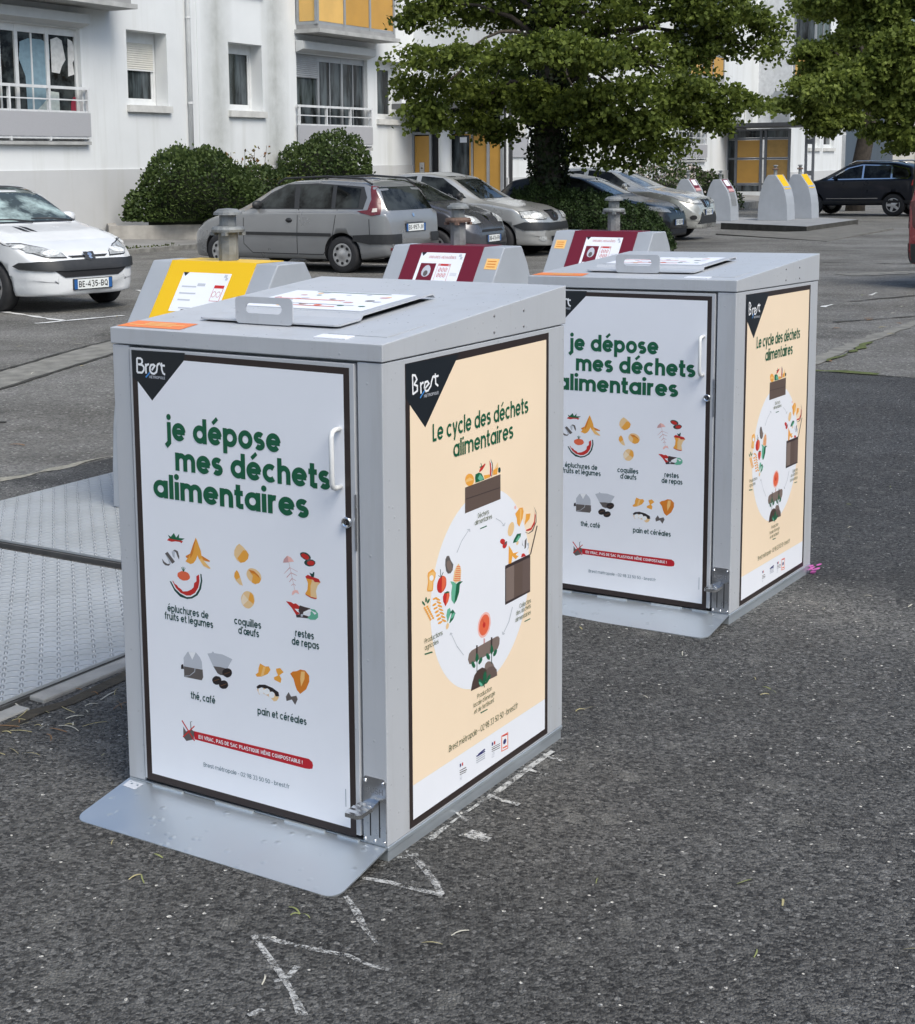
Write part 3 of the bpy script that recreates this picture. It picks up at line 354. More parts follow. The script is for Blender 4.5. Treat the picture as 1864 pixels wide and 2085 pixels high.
SIDE = parse('''ink|1|98,1189 347,1186 329,1171 183,1027 115,1091 99,1108;beige|1|115,1091 183,1027 329,1171 813,1172 813,156 112,156;pwhite|1|112,156 813,156 813,68 112,68;sbrown|4|370,846 554,847 554,781 369,780;sdark|5|372,815 553,811 552,813 371,817;orange|3|416,857 415,853 413,850 409,847 404,846 399,845 393,846 387,847 382,850 377,853 374,857 372,861 371,866 372,870 374,873 378,876 382,877 388,878 393,877 399,876 405,873 409,870 413,866 415,862;orangel|4|374,864 393,868 413,858 372,858;green|3|423,870 439,872 454,867 464,855 468,848 423,848 421,861;teal|4|434,858 446,867 462,855 464,850 446,849;red|3|442,876 450,884 473,890 475,886 458,875 444,872;green|4|449,894 455,884 458,884 452,894;green|4|445,883 459,884 458,886 444,886;orange|3|466,860 495,857 499,849 470,849;egg|3|503,852 540,882 542,869 536,850;orange|4|515,864 540,868 536,850 515,852;greend|4|555,858 555,856 554,854 553,853 551,852 550,852 548,852 546,852 545,853 543,855 542,856 542,858 542,860 542,862 542,864 543,865 545,866 546,866 548,866 550,866 552,865 553,863 554,862 555,860;red|4|495,894 503,884 507,867 503,852 497,850 499,875;greend|4|501,898 512,883 514,866 507,849 505,850 510,869 507,884;white|3|500,897 507,884 510,867 505,850 502,852 507,867 503,884;sdark|3|579,596 722,596 722,490 579,489;sbrown|4|584,587 720,587 720,495 584,496;sbrown2|5|584,587 629,587 629,496 584,496;sbrown3|5|677,587 720,587 720,495 677,495;sdark|4|726,593 765,665 759,667 720,595;orange|4|635,725 659,736 677,734 683,722 677,704 659,685 646,696 644,711;orangel|5|663,732 670,731 668,698 661,686;orange|4|697,712 723,708 717,694 688,683 694,698;red|4|739,720 748,704 744,682 726,668 697,668 699,664 726,661 748,674 753,697;grey|4|741,725 755,703 753,678 730,659 710,656 692,664 695,661 712,654 737,656 758,677 757,705;egg|4|628,683 625,679 621,675 617,672 612,670 607,670 603,671 599,673 596,676 594,680 593,684 594,689 596,693 598,698 602,702 606,704 611,706 616,707 620,706 624,704 627,701 629,697 630,693 629,688;green|4|646,668 668,665 666,656 646,646 622,648 629,657;teal|5|655,662 666,656 646,646 637,651;red|4|579,662 579,660 578,658 575,657 572,657 569,657 565,657 562,658 558,660 556,662 553,664 552,666 552,668 552,670 553,671 556,672 558,673 562,673 565,672 569,671 572,670 575,668 578,666 579,664;red|4|587,648 585,646 582,645 579,644 575,644 572,645 569,646 567,647 566,649 565,651 565,653 566,655 567,657 570,658 573,660 576,660 579,660 582,660 585,659 588,658 589,656 590,654 590,652 589,650;grey|5|587,655 585,654 583,653 581,653 579,653 578,653 576,653 576,654 575,655 575,656 576,657 577,658 578,659 580,660 582,661 584,661 585,661 587,661 588,661 589,660 590,659 590,658 589,657 588,656;grey|4|690,640 701,645 697,619 688,617;grey|4|675,647 677,632 684,625 675,631;greyl|4|701,629 715,629 713,615 702,610 710,619;orange|4|599,647 618,628 624,620 653,617 638,612 655,605 638,600 620,613 614,595 598,597;red|4|668,598 673,607 686,606 697,596;pink|3|642,741 642,740 641,738 640,738 639,737 638,737 636,737 634,738 633,738 632,739 631,741 630,742 630,743 630,744 631,746 632,746 633,747 634,747 636,747 638,747 639,746 640,745 641,744 642,742;egg|3|654,640 653,639 651,638 649,638 648,637 646,637 644,638 643,639 642,640 641,641 641,642 642,644 643,645 644,646 645,647 647,647 649,648 651,648 652,647 654,646 655,645 655,644 655,643 655,642;orange|4|190,670 212,674 226,661 224,650 215,640 212,620 207,619 187,624 184,629 190,647 187,662;orangel|5|194,666 212,668 222,661 218,650 210,642 207,622 189,627 194,644 191,658;white|6|214,650 213,648 212,647 210,646 208,646 205,646 203,647 200,648 199,649 197,651 196,652 196,654 196,656 197,657 198,659 200,659 203,660 205,660 208,659 210,658 212,657 213,655 214,653 214,652;red|4|275,618 272,613 267,609 262,606 256,605 250,604 244,606 239,608 235,612 232,617 231,622 231,628 233,633 236,638 240,642 245,644 251,646 257,646 262,645 268,642 272,639 275,634 276,629 276,623;redo|5|255,647 270,641 275,629 270,615 253,604;greend|6|237,651 249,644 250,644 238,652;greend|6|246,665 248,644 251,644 248,665;greend|6|260,655 248,644 251,643 262,654;grey|4|279,691 290,689 297,677 310,662 307,649 296,643 284,645 275,654 271,670 272,684;sbrown2|5|302,662 303,658 303,655 302,652 300,650 298,649 295,649 292,650 288,652 285,654 282,658 280,661 279,665 278,669 278,672 279,675 281,677 283,678 286,678 289,678 292,676 295,673 298,670 300,666;egg|4|336,659 346,646 349,638 345,613 321,612 308,622 314,643 324,653;redo|5|327,654 344,650 345,648 326,652;redo|5|325,649 344,645 345,643 324,647;redo|5|323,644 345,640 345,638 322,642;redo|5|321,640 345,635 345,633 320,638;redo|5|319,635 345,630 346,628 318,633;redo|5|317,631 345,625 346,622 316,629;redo|5|315,626 346,619 346,617 314,624;redo|5|313,622 346,614 346,612 312,620;teal|5|295,623 310,618 325,609 313,560 300,574 299,593 304,610;green|5|357,608 338,612 325,609 313,560 326,567 338,584 342,604;red|4|266,600 290,595 291,587 284,574 271,565 260,580 259,593;redo|5|278,597 290,595 291,587 284,574 272,568;green|6|264,601 274,601 278,602 291,597 288,595 270,598;green|4|174,592 173,592 171,592 170,594 168,595 166,597 164,598 163,600 162,602 161,604 161,605 161,606 162,606 163,606 165,605 166,604 168,602 170,601 172,599 173,597 174,595 175,594 175,593 175,592;green|4|180,599 178,599 177,600 176,601 176,603 176,605 175,606 176,608 176,609 177,610 178,611 179,612 180,612 181,611 182,610 183,609 183,608 184,606 184,604 184,602 183,601 183,600 182,599 181,599;green|4|185,594 184,595 184,596 184,597 184,598 185,600 186,601 188,602 190,603 191,604 193,604 194,604 196,603 196,603 197,602 197,601 196,599 195,598 194,597 193,596 191,595 189,594 188,594 186,594;orange|4|176,583 175,583 174,583 173,583 171,584 170,584 169,585 168,585 168,586 168,587 168,588 168,588 169,589 170,589 171,589 172,589 174,588 175,588 176,587 177,587 177,586 178,585 178,584 177,584;orange|4|188,584 187,584 186,584 185,584 184,584 182,584 181,585 180,586 180,587 180,587 180,588 180,589 181,589 182,589 183,589 185,589 186,589 187,588 188,588 189,587 190,586 190,586 190,585 189,584;orange|4|181,577 180,577 178,577 177,577 176,578 175,578 174,579 173,580 172,580 172,581 172,582 173,582 173,583 174,583 176,583 177,583 178,582 180,582 181,581 181,581 182,580 182,579 182,578 182,578;orange|4|193,578 192,578 191,578 189,578 188,578 187,579 186,579 185,580 184,581 184,582 184,582 185,583 186,583 186,583 188,584 189,583 190,583 192,582 193,582 194,581 194,580 194,580 194,579 194,578;orange|4|185,572 184,571 183,571 182,571 180,572 179,572 178,573 177,574 177,574 176,575 177,576 177,576 178,577 179,577 180,577 181,577 183,577 184,576 185,575 186,575 186,574 187,573 186,572 186,572;orange|4|197,572 196,572 195,572 194,572 192,572 191,573 190,573 189,574 189,575 189,576 189,576 189,577 190,577 191,578 192,578 194,577 195,577 196,576 197,576 198,575 199,574 199,574 199,573 198,572;orange|4|190,566 189,565 188,565 186,565 185,566 184,566 183,567 182,568 181,568 181,569 181,570 182,570 182,571 183,571 185,571 186,571 187,571 188,570 190,570 190,569 191,568 191,567 191,566 190,566;orange|4|202,566 201,566 200,566 198,566 197,566 196,567 195,567 194,568 193,569 193,570 193,570 194,571 194,571 196,572 197,572 198,571 199,571 201,571 202,570 202,569 203,568 203,568 203,567 203,566;orange|4|194,560 193,559 192,559 191,559 189,560 188,560 187,561 186,562 186,562 186,563 186,564 186,564 187,565 188,565 189,565 190,565 192,565 193,564 194,564 195,563 195,562 196,561 196,560 195,560;orange|4|206,560 205,560 204,560 203,560 202,560 200,561 199,561 198,562 198,563 198,564 198,564 198,565 199,565 200,566 201,566 203,565 204,565 205,565 206,564 207,563 208,562 208,562 208,561 207,560;orange|4|199,554 198,553 196,553 195,553 194,554 193,554 192,555 191,556 190,556 190,557 190,558 191,558 191,559 192,559 194,559 195,559 196,559 198,558 198,558 199,557 200,556 200,555 200,554 200,554;orange|4|211,554 210,554 209,554 207,554 206,554 205,555 204,555 203,556 202,557 202,558 202,558 203,559 204,559 205,560 206,560 207,559 208,559 210,559 211,558 212,557 212,556 212,556 212,555 212,554;orange|4|203,548 202,547 201,547 200,547 198,548 197,548 196,549 195,550 195,550 194,551 195,552 195,552 196,553 197,553 198,553 199,553 201,553 202,552 203,552 204,551 204,550 205,549 204,548 204,548;orange|4|216,548 214,548 213,548 212,548 211,548 209,549 208,549 207,550 207,551 207,552 207,552 207,553 208,553 209,554 210,554 212,553 213,553 214,552 215,552 216,551 217,550 217,550 217,549 216,548;orange|4|221,580 218,580 216,580 213,580 211,581 210,582 209,582 208,583 209,584 210,585 212,585 214,586 216,586 219,586 221,586 224,585 226,585 228,584 228,583 229,583 228,582 227,581 226,581 224,580;orange|4|237,581 234,582 232,584 230,586 228,587 228,588 228,588 229,589 230,589 233,588 235,587 238,586 241,585 244,583 247,582 249,580 250,579 251,578 251,577 250,577 248,577 246,577 243,578 240,580;orange|4|226,570 224,570 221,570 218,570 216,571 215,571 214,572 214,573 214,574 215,574 217,575 219,575 221,575 224,575 227,575 229,575 231,574 233,574 234,573 234,572 234,571 233,571 231,570 229,570;orange|4|242,570 239,572 236,574 234,575 233,576 232,578 232,578 234,578 235,578 237,578 240,577 243,576 246,574 249,573 252,571 254,570 255,568 256,567 255,567 254,566 253,566 251,567 248,568 245,569;orange|4|232,559 229,559 226,559 224,560 222,560 220,561 219,562 219,562 219,563 220,564 222,564 224,565 227,565 229,565 232,565 235,564 237,564 238,563 239,562 240,562 239,561 238,560 236,560 234,559;orange|4|247,560 244,562 241,563 239,565 238,566 237,567 237,568 238,568 240,568 242,567 245,566 248,565 251,564 254,562 256,561 258,559 260,558 260,557 260,556 259,556 258,556 255,557 253,558 250,559;orange|4|237,548 234,548 232,549 229,549 227,550 226,550 225,551 224,552 225,552 226,553 228,554 230,554 232,554 235,554 238,554 240,554 242,553 244,553 245,552 245,551 244,550 243,550 242,549 240,549;orange|4|252,550 249,551 246,553 244,554 243,556 242,557 242,558 243,558 245,558 247,557 250,556 253,555 256,554 259,552 261,550 263,549 265,547 265,546 265,546 264,545 263,546 260,546 258,547 255,548;orange|4|242,538 240,538 237,538 235,538 232,539 231,540 230,540 230,541 230,542 231,543 233,543 235,544 238,544 240,544 243,544 245,543 247,543 249,542 250,541 250,541 250,540 249,539 247,539 245,538;orange|4|256,539 254,541 251,542 249,544 248,545 247,546 247,547 248,547 250,547 252,547 255,546 258,544 261,543 264,541 266,540 268,538 270,537 270,536 270,535 269,535 268,535 265,536 262,537 260,538;orange|4|248,527 245,527 242,528 240,528 238,528 236,529 235,530 235,531 235,532 236,532 238,533 240,533 243,533 246,533 248,533 251,533 253,532 254,532 255,531 256,530 255,529 254,528 252,528 250,528;orange|4|261,529 258,530 256,532 254,534 252,535 252,536 252,537 253,537 254,537 257,536 260,535 262,534 266,532 268,531 271,529 273,528 275,526 275,525 275,525 274,524 272,525 270,525 267,526 264,527;orange|4|223,595 220,595 217,595 214,596 212,597 211,597 210,598 210,599 211,600 212,600 214,600 217,600 220,600 223,600 226,600 228,599 231,598 232,598 233,597 233,596 232,595 231,595 229,595 226,594;orange|4|233,590 230,591 228,593 226,594 224,595 224,596 224,597 224,597 226,597 228,597 231,596 234,595 237,594 240,592 242,591 244,590 246,588 247,587 247,587 246,586 244,586 242,587 239,588 236,588;teal|4|280,554 292,556 299,540 291,516 280,524 275,540;green|4|292,543 306,548 319,535 308,522 291,516;teal|5|311,529 309,528 306,527 304,526 301,526 299,526 297,527 296,528 296,529 296,530 297,532 298,534 300,535 303,536 305,538 308,538 310,538 313,538 314,538 316,537 316,535 316,534 315,532 313,531;white|6|296,541 300,539 287,516 280,521;egg|5|286,510 285,508 283,506 281,505 279,504 277,504 275,505 274,506 273,507 272,509 272,511 272,513 273,515 274,517 276,518 278,520 280,520 282,520 284,520 285,519 286,518 287,516 287,514 287,512;pink|4|498,453 494,445 487,439 479,435 470,432 461,432 452,434 445,438 438,444 434,452 432,460 432,468 434,477 438,484 445,490 452,495 461,497 470,498 479,496 487,492 494,486 498,478 500,470 501,461;redo|5|491,456 488,449 482,444 476,440 469,438 462,438 455,439 449,443 444,448 440,454 438,460 439,467 441,474 444,480 450,486 456,489 463,492 470,492 477,490 483,487 488,482 492,476 493,470 493,462;red|6|472,463 471,461 470,460 469,459 467,458 465,458 463,458 462,459 460,461 459,462 458,464 458,466 458,467 459,469 460,470 462,471 464,472 465,472 467,472 469,471 470,470 472,468 472,466 472,464;red|6|457,482 463,466 465,466 459,482;pinkd|4|462,430 462,415 470,413 470,427;sbrown2|5|400,415 529,416 541,414 549,406 547,391 538,381 520,379 397,380 388,382 381,396 386,410;sdark|6|423,422 422,400 430,398 431,420;green|7|424,402 434,393 436,384 427,373 418,386;green|7|416,374 418,371 418,369 418,367 417,366 416,365 414,365 412,365 409,366 407,368 404,370 402,373 400,376 399,378 398,381 398,383 399,384 400,385 402,385 404,385 407,384 410,382 412,379 414,377;green|7|452,371 450,369 447,368 444,367 442,366 439,367 437,367 436,368 435,370 434,372 435,374 436,376 438,378 440,380 443,381 445,382 448,383 450,383 453,382 454,381 455,379 455,378 455,375 454,373;greend|7|426,375 425,351 428,350 428,374;sdark|6|501,422 500,399 508,397 509,420;green|7|502,402 512,393 514,383 505,372 496,386;green|7|494,373 495,371 496,368 496,366 495,365 494,364 492,364 489,364 487,366 484,367 481,370 479,372 477,375 476,378 475,380 475,382 476,384 477,385 479,385 482,384 484,383 487,381 490,379 492,376;green|7|531,370 528,368 526,367 523,366 520,366 518,366 516,366 514,368 513,369 513,371 513,373 514,375 516,377 518,379 521,381 524,382 527,382 529,382 531,381 533,380 534,379 534,377 534,375 532,372;greend|7|503,374 503,350 506,349 506,374;sbrown2|4|468,350 468,353 469,355 470,357 472,358 475,360 478,360 481,361 485,361 489,360 493,359 497,358 501,356 504,354 508,352 511,349 513,346 515,344 517,341 518,338 518,335 533,308 493,312 466,344;sbrown3|5|472,341 493,344 517,339 532,325 535,308 448,312;sdark2|6|395,308 402,328 414,345 431,353 454,354 469,347 478,340 472,304;green|8|477,320 476,316 474,312 472,310 470,308 467,307 465,307 462,309 460,311 459,314 458,318 458,322 458,326 459,330 461,334 463,336 465,338 468,339 470,339 473,337 475,335 476,332 477,328 477,324;green|8|456,316 460,312 462,309 463,306 463,304 463,303 461,302 458,303 455,304 451,306 448,308 444,312 440,315 437,318 435,321 434,324 434,326 434,328 436,328 438,328 442,327 445,325 449,322 453,319;teal|9|451,312 453,310 454,308 455,306 455,304 455,303 454,303 452,303 450,304 448,305 445,307 442,309 440,311 438,314 437,316 436,318 436,319 436,320 437,320 439,320 441,319 443,318 446,316 448,314;green|8|491,310 488,308 484,306 481,304 478,304 475,303 473,304 472,305 472,307 473,309 474,311 476,314 479,316 483,319 486,321 490,322 493,323 495,323 497,323 498,322 498,320 498,318 496,315 494,312;greend|8|464,308 464,297 467,296 466,307;green|4|447,723 482,723 480,726 445,726;green|4|172,468 208,464 206,468 170,472;green|4|690,413 724,412 722,415 688,416;green|4|447,231 484,230 481,233 445,235;greyl|4|330,688 355,714 352,715 326,689;greyl|4|355,713 391,734 388,735 352,715;greyl|4|379,735 392,734 392,736 378,737;greyl|4|390,735 391,728 395,727 394,735;greyl|4|528,734 555,720 558,721 530,735;greyl|4|555,720 573,705 576,706 558,720;greyl|4|574,706 564,709 564,707 574,704;greyl|4|576,705 581,712 577,713 573,706;greyl|4|618,474 598,439 602,437 622,472;greyl|4|598,439 564,412 568,411 602,437;greyl|4|568,411 566,420 562,420 564,412;greyl|4|567,410 578,410 576,413 565,413;greyl|4|361,414 327,448 324,447 358,414;greyl|4|327,447 297,490 294,490 324,448;greyl|4|293,491 290,486 294,484 297,490;greyl|4|294,490 304,485 305,486 296,491;navy|4|337,132 344,131 344,123 337,123;red|4|348,131 354,131 354,122 348,123;navy|4|505,132 513,131 513,122 505,123;red|4|517,131 524,131 524,122 517,122;grey|4|337,113 370,110 368,113 336,115;grey|4|506,117 551,113 550,115 504,119;grey|4|337,107 374,103 372,106 336,110;grey|4|506,111 551,108 550,110 504,114;grey|4|337,102 370,99 368,101 336,104;grey|4|506,106 551,102 550,104 504,108;greyl|4|337,99 349,98 348,99 336,100;greyl|4|506,102 520,100 519,102 504,103;greyl|4|337,95 349,94 348,95 336,96;greyl|4|506,98 520,96 519,98 504,99;greyl|4|337,91 349,90 348,92 336,93;greyl|4|505,94 520,93 519,94 504,95;greyl|4|337,88 349,87 348,88 336,89;greyl|4|505,90 520,89 519,90 504,92;navy|4|435,122 470,125 466,129 431,126;navy|4|425,120 470,119 467,123 421,124;greyl|4|425,114 470,113 467,117 421,118;greyl|4|424,108 470,107 467,111 421,112;greyl|4|424,103 470,101 467,105 421,106;redo|3|558,133 596,131 596,85 558,88;white|4|562,131 592,129 592,88 562,90;navy|5|584,108 582,106 581,105 579,104 576,104 574,104 572,105 570,106 569,107 568,109 568,111 568,113 569,115 570,116 572,117 574,118 576,118 579,118 581,118 582,116 584,115 585,113 585,111 585,109;red|5|565,128 593,125 590,129 562,131;redo|5|567,94 591,92 588,97 564,98''')
LOGO = '''white|22|86.5,1171.2 85.7,1134.9;white|22|86.5,1171.2 98.4,1171.2 103.2,1168.1 103.9,1162.5 100.7,1157.0 89.7,1155.3;white|22|92.7,1155.5 103.5,1154.6 109.2,1149.3 108.4,1141.7 101.6,1135.2 85.7,1134.9;white|22|115.2,1158.7 115.4,1133.8;white|18|115.6,1151.9 120.4,1156.7 126.4,1158.1;white|20|134.5,1143.4 144.9,1155.3 141.1,1158.0 133.2,1156.8 128.9,1149.8 128.9,1141.5 134.2,1135.8 142.0,1134.8 150.0,1139.9 152.3,1147.5 152.7,1155.0 155.8,1159.7 162.7,1162.3;white|22|167.1,1164.1 167.9,1147.0 171.4,1138.3 178.0,1135.0;white|18|162.5,1157.9 178.0,1157.3;blue|16|128.4,1137.7 113.9,1124.0'''
SLOGO = '''white|10|126.6,1160.1 127.9,1114.0;white|9|124.5,1160.3 138.7,1157.8 145.7,1147.3 133.4,1137.4;white|9|131.9,1137.6 147.6,1131.7 147.4,1120.2 127.9,1114.8;white|9|162.2,1138.7 164.0,1111.5;white|8|163.6,1132.4 170.2,1136.1 176.0,1136.2;white|9|180.2,1119.8 199.5,1130.8 193.6,1137.0 182.6,1136.1 178.8,1123.8 185.9,1114.0 196.3,1114.9 208.2,1123.9 211.3,1133.2 217.5,1144.1 226.4,1146.1;white|10|229.5,1151.2 230.7,1126.8 242.6,1119.4;white|8|221.9,1143.6 244.4,1143.9;blue|7|181.6,1117.6 159.4,1101.3'''
def art(mb, data, fn, base=0):
    for i, (c, la, p) in enumerate(data):
        mb.add([fn(x, z, base + la * .00012 + (i % 5) * .00002) for x, z in p], [tuple(range(len(p)))], ink(c))
def logo(mb, s, fn, h):
    for i, e in enumerate(s.split(';')):
        c, wd, p = e.split('|'); wd = 5.2 if c == 'white' else 4
        pl = [tuple(float(t) / 1000 for t in q.split(',')) for q in p.split()]
        for f in stroke(pl, wd / 1000): mb.add([fn(x, z, h + .00002 * (i % 7)) for x, z in f], [(0, 1, 2, 3)], ink(c))
def lidz(y): return ZF + (ZT - ZF) * y / D
def make_container():
    root = empty('food_waste_container', Matrix.Identity(4))
    B = lambda mb, name, par=root, bev=0: mb.build(name, par, bev, OFF)
    m = MB(); m.box(.003, W - .002, .004, D - .002, 0, ZB, GALV); m.box(-.0005, W + .0015, .0, D, ZB - .012, ZB - .0005, GALV); B(m, 'base_frame', bev=.002)
    m = MB()
    m.box(0, .0556, 0, D, ZB, ZL - .003, GP); m.box(.7513, W, 0, D, ZB, ZL - .003, GP); m.box(.0566, .7503, .035, D - .001, ZB, ZL - .004, GP)
    m.box(.0556, .7513, .004, .034, ZB, ZB + .006, DARK); B(m, 'body', bev=.0025)
    # sloping lid hood
    m = MB(); pts = [(-.003, ZL), (-.003, ZF), (D + .003, ZT), (D + .003, ZL)]
    m.prism(pts, -.003, W + .003, GP)
    for y, z in ((.518, 1.2634), (.678, 1.2638), (.518, 1.222), (.678, 1.222)): m.lathe([(.0042, 0), (.0036, .002), (.0, .003)], (W + .003, y, z), mat('dull_rivet', (.22, .22, .23), .4, .5), 10, 'x')
    lid = B(m, 'hood', bev=.003)
    sl = lambda x, y, h: (x, y, lidz(y) + h)
    m = MB(); m.add([sl(x, y, h) for h in (.0004, .002) for x, y in ((.618, .078), (.785, .078), (.785, .254), (.618, .254))], [(4, 5, 6, 7), (0, 1, 5, 4), (1, 2, 6, 5), (2, 3, 7, 6), (3, 0, 4, 7)], GP); B(m, 'access_panel', lid)
    m = MB(); m.add([sl(x, y, .0012) for x, y in ((.003, .016), (.213, .016), (.203, .098), (.003, .098))], [(0, 1, 2, 3)], ink('sticker'))
    for k, (x0, x1, y) in enumerate(((.02, .16, .045), (.06, .19, .06), (.06, .15, .075))): m.add([sl(x, yy, .0017) for x, yy in ((x0, y - .004), (x1, y - .004), (x1, y + .004), (x0, y + .004))], [(0, 1, 2, 3)], ink('stick2'))
    B(m, 'sticker', lid)
    m = MB(); m.add([sl(x, y, h) for h in (.0006, .003) for x, y in ((.612, .026), (.702, .026), (.702, .066), (.612, .066))], [(4, 5, 6, 7), (0, 1, 5, 4), (1, 2, 6, 5), (2, 3, 7, 6), (3, 0, 4, 7)], ink('pwhite')); B(m, 'name_plate', lid)
    # feeding flap with bent lip, notice and handle plate
    m = MB(); up, dn = [], []
    for y, x0, x1, h in ((.140, .185, .592, .010), (.146, .172, .605, .010), (.235, .168, .606, .010), (.255, .163, .600, .018), (.60, .163, .592, .018), (.615, .165, .590, .008)):
        up.append((sl(x0, y, h), sl(x1, y, h))); dn.append((sl(x0, y, h - .004), sl(x1, y, h - .004)))
    vs = [p for q in up for p in q] + [p for q in dn for p in q]; n = len(up); o = 2 * n
    fs = [(2 * i, 2 * i + 1, 2 * i + 3, 2 * i + 2) for i in range(n - 1)] + [(o + 2 * i, o + 2 * i + 2, o + 2 * i + 3, o + 2 * i + 1) for i in range(n - 1)]
    fs += [(2 * i, 2 * i + 2, o + 2 * i + 2, o + 2 * i) for i in range(n - 1)] + [(2 * i + 1, o + 2 * i + 1, o + 2 * i + 3, 2 * i + 3) for i in range(n - 1)] + [(0, o, o + 1, 1), (2 * n - 2, 2 * n - 1, o + 2 * n - 1, o + 2 * n - 2)]
    m.add(vs, fs, GP); m.add([sl(x, y, .0012) for x, y in ((.185, .15), (.58, .15), (.58, .6), (.185, .6))], [(0, 1, 2, 3)], DARK)
    for x in (.25, .31, .47, .53): m.lathe([(.005, 0), (.004, .006), (0, .007)], sl(x, .63, 0), STEEL, 10)
    flap = B(m, 'feeding_flap')
    m = MB(); q = lambda x, y, h: sl(x, y, .0185 + h)
    m.add([q(x, y, 0) for x, y in ((.175, .285), (.575, .285), (.575, .56), (.175, .56))], [(0, 1, 2, 3)], ink('greyl'))
    m.add([q(x, y, .0003) for x, y in ((.18, .29), (.57, .29), (.57, .555), (.18, .555))], [(0, 1, 2, 3)], ink('pwhite'))
    rng = random.Random(4)
    for k in range(26):
        x, y = rng.uniform(.2, .53), rng.uniform(.31, .53); a, b = rng.uniform(.008, .016), rng.uniform(.006, .012)
        m.add([q(x + a * math.cos(t * .785), y + b * math.sin(t * .785), .0006 + k * .00002) for t in range(8)], [tuple(range(8))], ink(rng.choice(['pinkd', 'greyl', 'orangel', 'redo', 'grey', 'green'])))
    for y, x0, x1, c in ((.54, .26, .5, 'green'), (.42, .22, .42, 'redo'), (.33, .22, .46, 'redo'), (.36, .3, .5, 'greyl')): m.add([q(x, yy, .0012) for x, yy in ((x0, y - .003), (x1, y - .003), (x1, y + .003), (x0, y + .003))], [(0, 1, 2, 3)], ink(c))
    B(m, 'notice', flap)
    m = MB(); y0 = .132; z0 = lidz(y0) + .006; out = []; hole = []
    def rr(cx, cz, hw, hh, r, n=5): return [(cx + sx * (hw - r) + r * math.cos(R(a + 90 * i / n)), cz + sz * (hh - r) + r * math.sin(R(a + 90 * i / n))) for sx, sz, a in ((1, 1, 0), (-1, 1, 90), (-1, -1, 180), (1, -1, 270)) for i in range(n + 1)]
    ou = rr(.385, .031, .0885, .0335, .012); ho = rr(.385, .036, .056, .0125, .0122); n = len(ou)
    vs = [(x, y0 + dy, z0 + z) for dy in (0, .004) for p in (ou, ho) for x, z in p]
    fs = [f for i in range(n) for j in [(i + 1) % n] for f in ((i, j, n + j, n + i), (2 * n + j, 2 * n + i, 3 * n + i, 3 * n + j), (j, i, 2 * n + i, 2 * n + j), (n + i, n + j, 3 * n + j, 3 * n + i))]
    m.add(vs, fs, GP); B(m, 'flap_handle', flap)
    # door, poster, handle, lock
    m = MB(); m.box(.0605, .7445, -.004, .030, .0545, 1.1965, GP); m.box(.7425, .7485, -.0065, -.0045, .758, .893, STEEL); door = B(m, 'door', bev=.0022)
    fn = lambda x, z, h: (x, -.0045 - h, z)
    m = MB(); m.add([fn(x, z, 0) for x, z in ((.0685, .0535), (.7325, .0485), (.7325, 1.187), (.0685, 1.1905))], [(0, 1, 2, 3)], ink('frame'))
    art(m, FRONT, fn); logo(m, LOGO, fn, .0007)
    T = lambda s, x0, x1, y, xh, c, wt=.24: lay(m, text_polys(s, x0 / 1000, x1 / 1000, y / 1000, xh / 1000, wt, .085 if xh > 40 else .13), fn, .0009, ink(c))
    T('je dépose', 174.7, 532.4, 970, 46, 'title', .29); T('mes déchets', 201.7, 675.7, 894.5, 46, 'title', .29); T('alimentaires', 126, 611, 819, 46, 'title', .29)
    T('épluchures de', 159, 294, 523.6, 14.5, 'small', .23); T('fruits et légumes', 149, 308, 501.7, 14.5, 'small', .23); T('coquilles', 376, 460, 524, 14.5, 'small', .23); T("d'œufs", 388, 452.8, 501, 14.5, 'small', .23)
    T('restes', 563.4, 618.8, 522.5, 14.5, 'small', .23); T('de repas', 552.4, 633.4, 500.3, 14.5, 'small', .23); T('thé, café', 227.4, 307.5, 303.4, 14.5, 'small', .23); T('pain et céréales', 442, 591.6, 302.8, 14.5, 'small', .23)
    T('EN VRAC, PAS DE SAC PLASTIQUE MÊME COMPOSTABLE !', 249, 577, 200.6, 7.4, 'white', .24); T('Brest métropole - 02 98 33 50 50 - brest.fr', 262.6, 535.8, 128.2, 8.6, 'soft', .16); T('MÉTROPOLE', 125.3, 177.5, 1122.8, 5.2, 'greyl', .22)
    m.add([fn(x, z, .0008) for x, z in ((.703, .12), (.7045, .12), (.7045, .165), (.703, .165))], [(0, 1, 2, 3)], ink('soft'))
    B(m, 'front_poster', door)
    m = MB(); hp = [(.704, -.004, .906)] + [(.704, -.040 + .014 * (1 - math.sin(R(a))), .906 + .014 * (1 - math.cos(R(a))) - .0) for a in (0, 45, 90)] + [(.704, -.040 + .014 * (1 - math.cos(R(a))), 1.043 - .014 * (1 - math.sin(R(a)))) for a in (0, 45, 90)] + [(.704, -.004, 1.043)]
    m.tube(hp, .0062, mat('white_enamel', (.72, .73, .73), .3), 10); B(m, 'door_handle', door)
    m = MB(); m.lathe([(.0135, 0), (.0135, -.006), (.0105, -.009), (.0095, -.007), (.0, -.007)], (.7225, -.0065, .824), CHROME, 20, 'y'); m.lathe([(.006, -.0072), (.005, -.0085), (0, -.0085)], (.7225, -.0065, .824), DARK, 12, 'y'); m.box(.7215, .7235, -.0165, -.015, .8205, .8275, STEEL); B(m, 'lock', door)
    # pedal plate
    m = MB(); pl = [(.7525, .044), (.817, .044), (.817, .203), (.8105, .2095), (.759, .2095), (.7525, .203)]
    m.add([(x, -.0006 - k * .0022, z) for k in (0, 1) for x, z in pl], [(6, 7, 8, 9, 10, 11)] + [(i, (i + 1) % 6, 6 + (i + 1) % 6, 6 + i) for i in range(6)], STEEL)
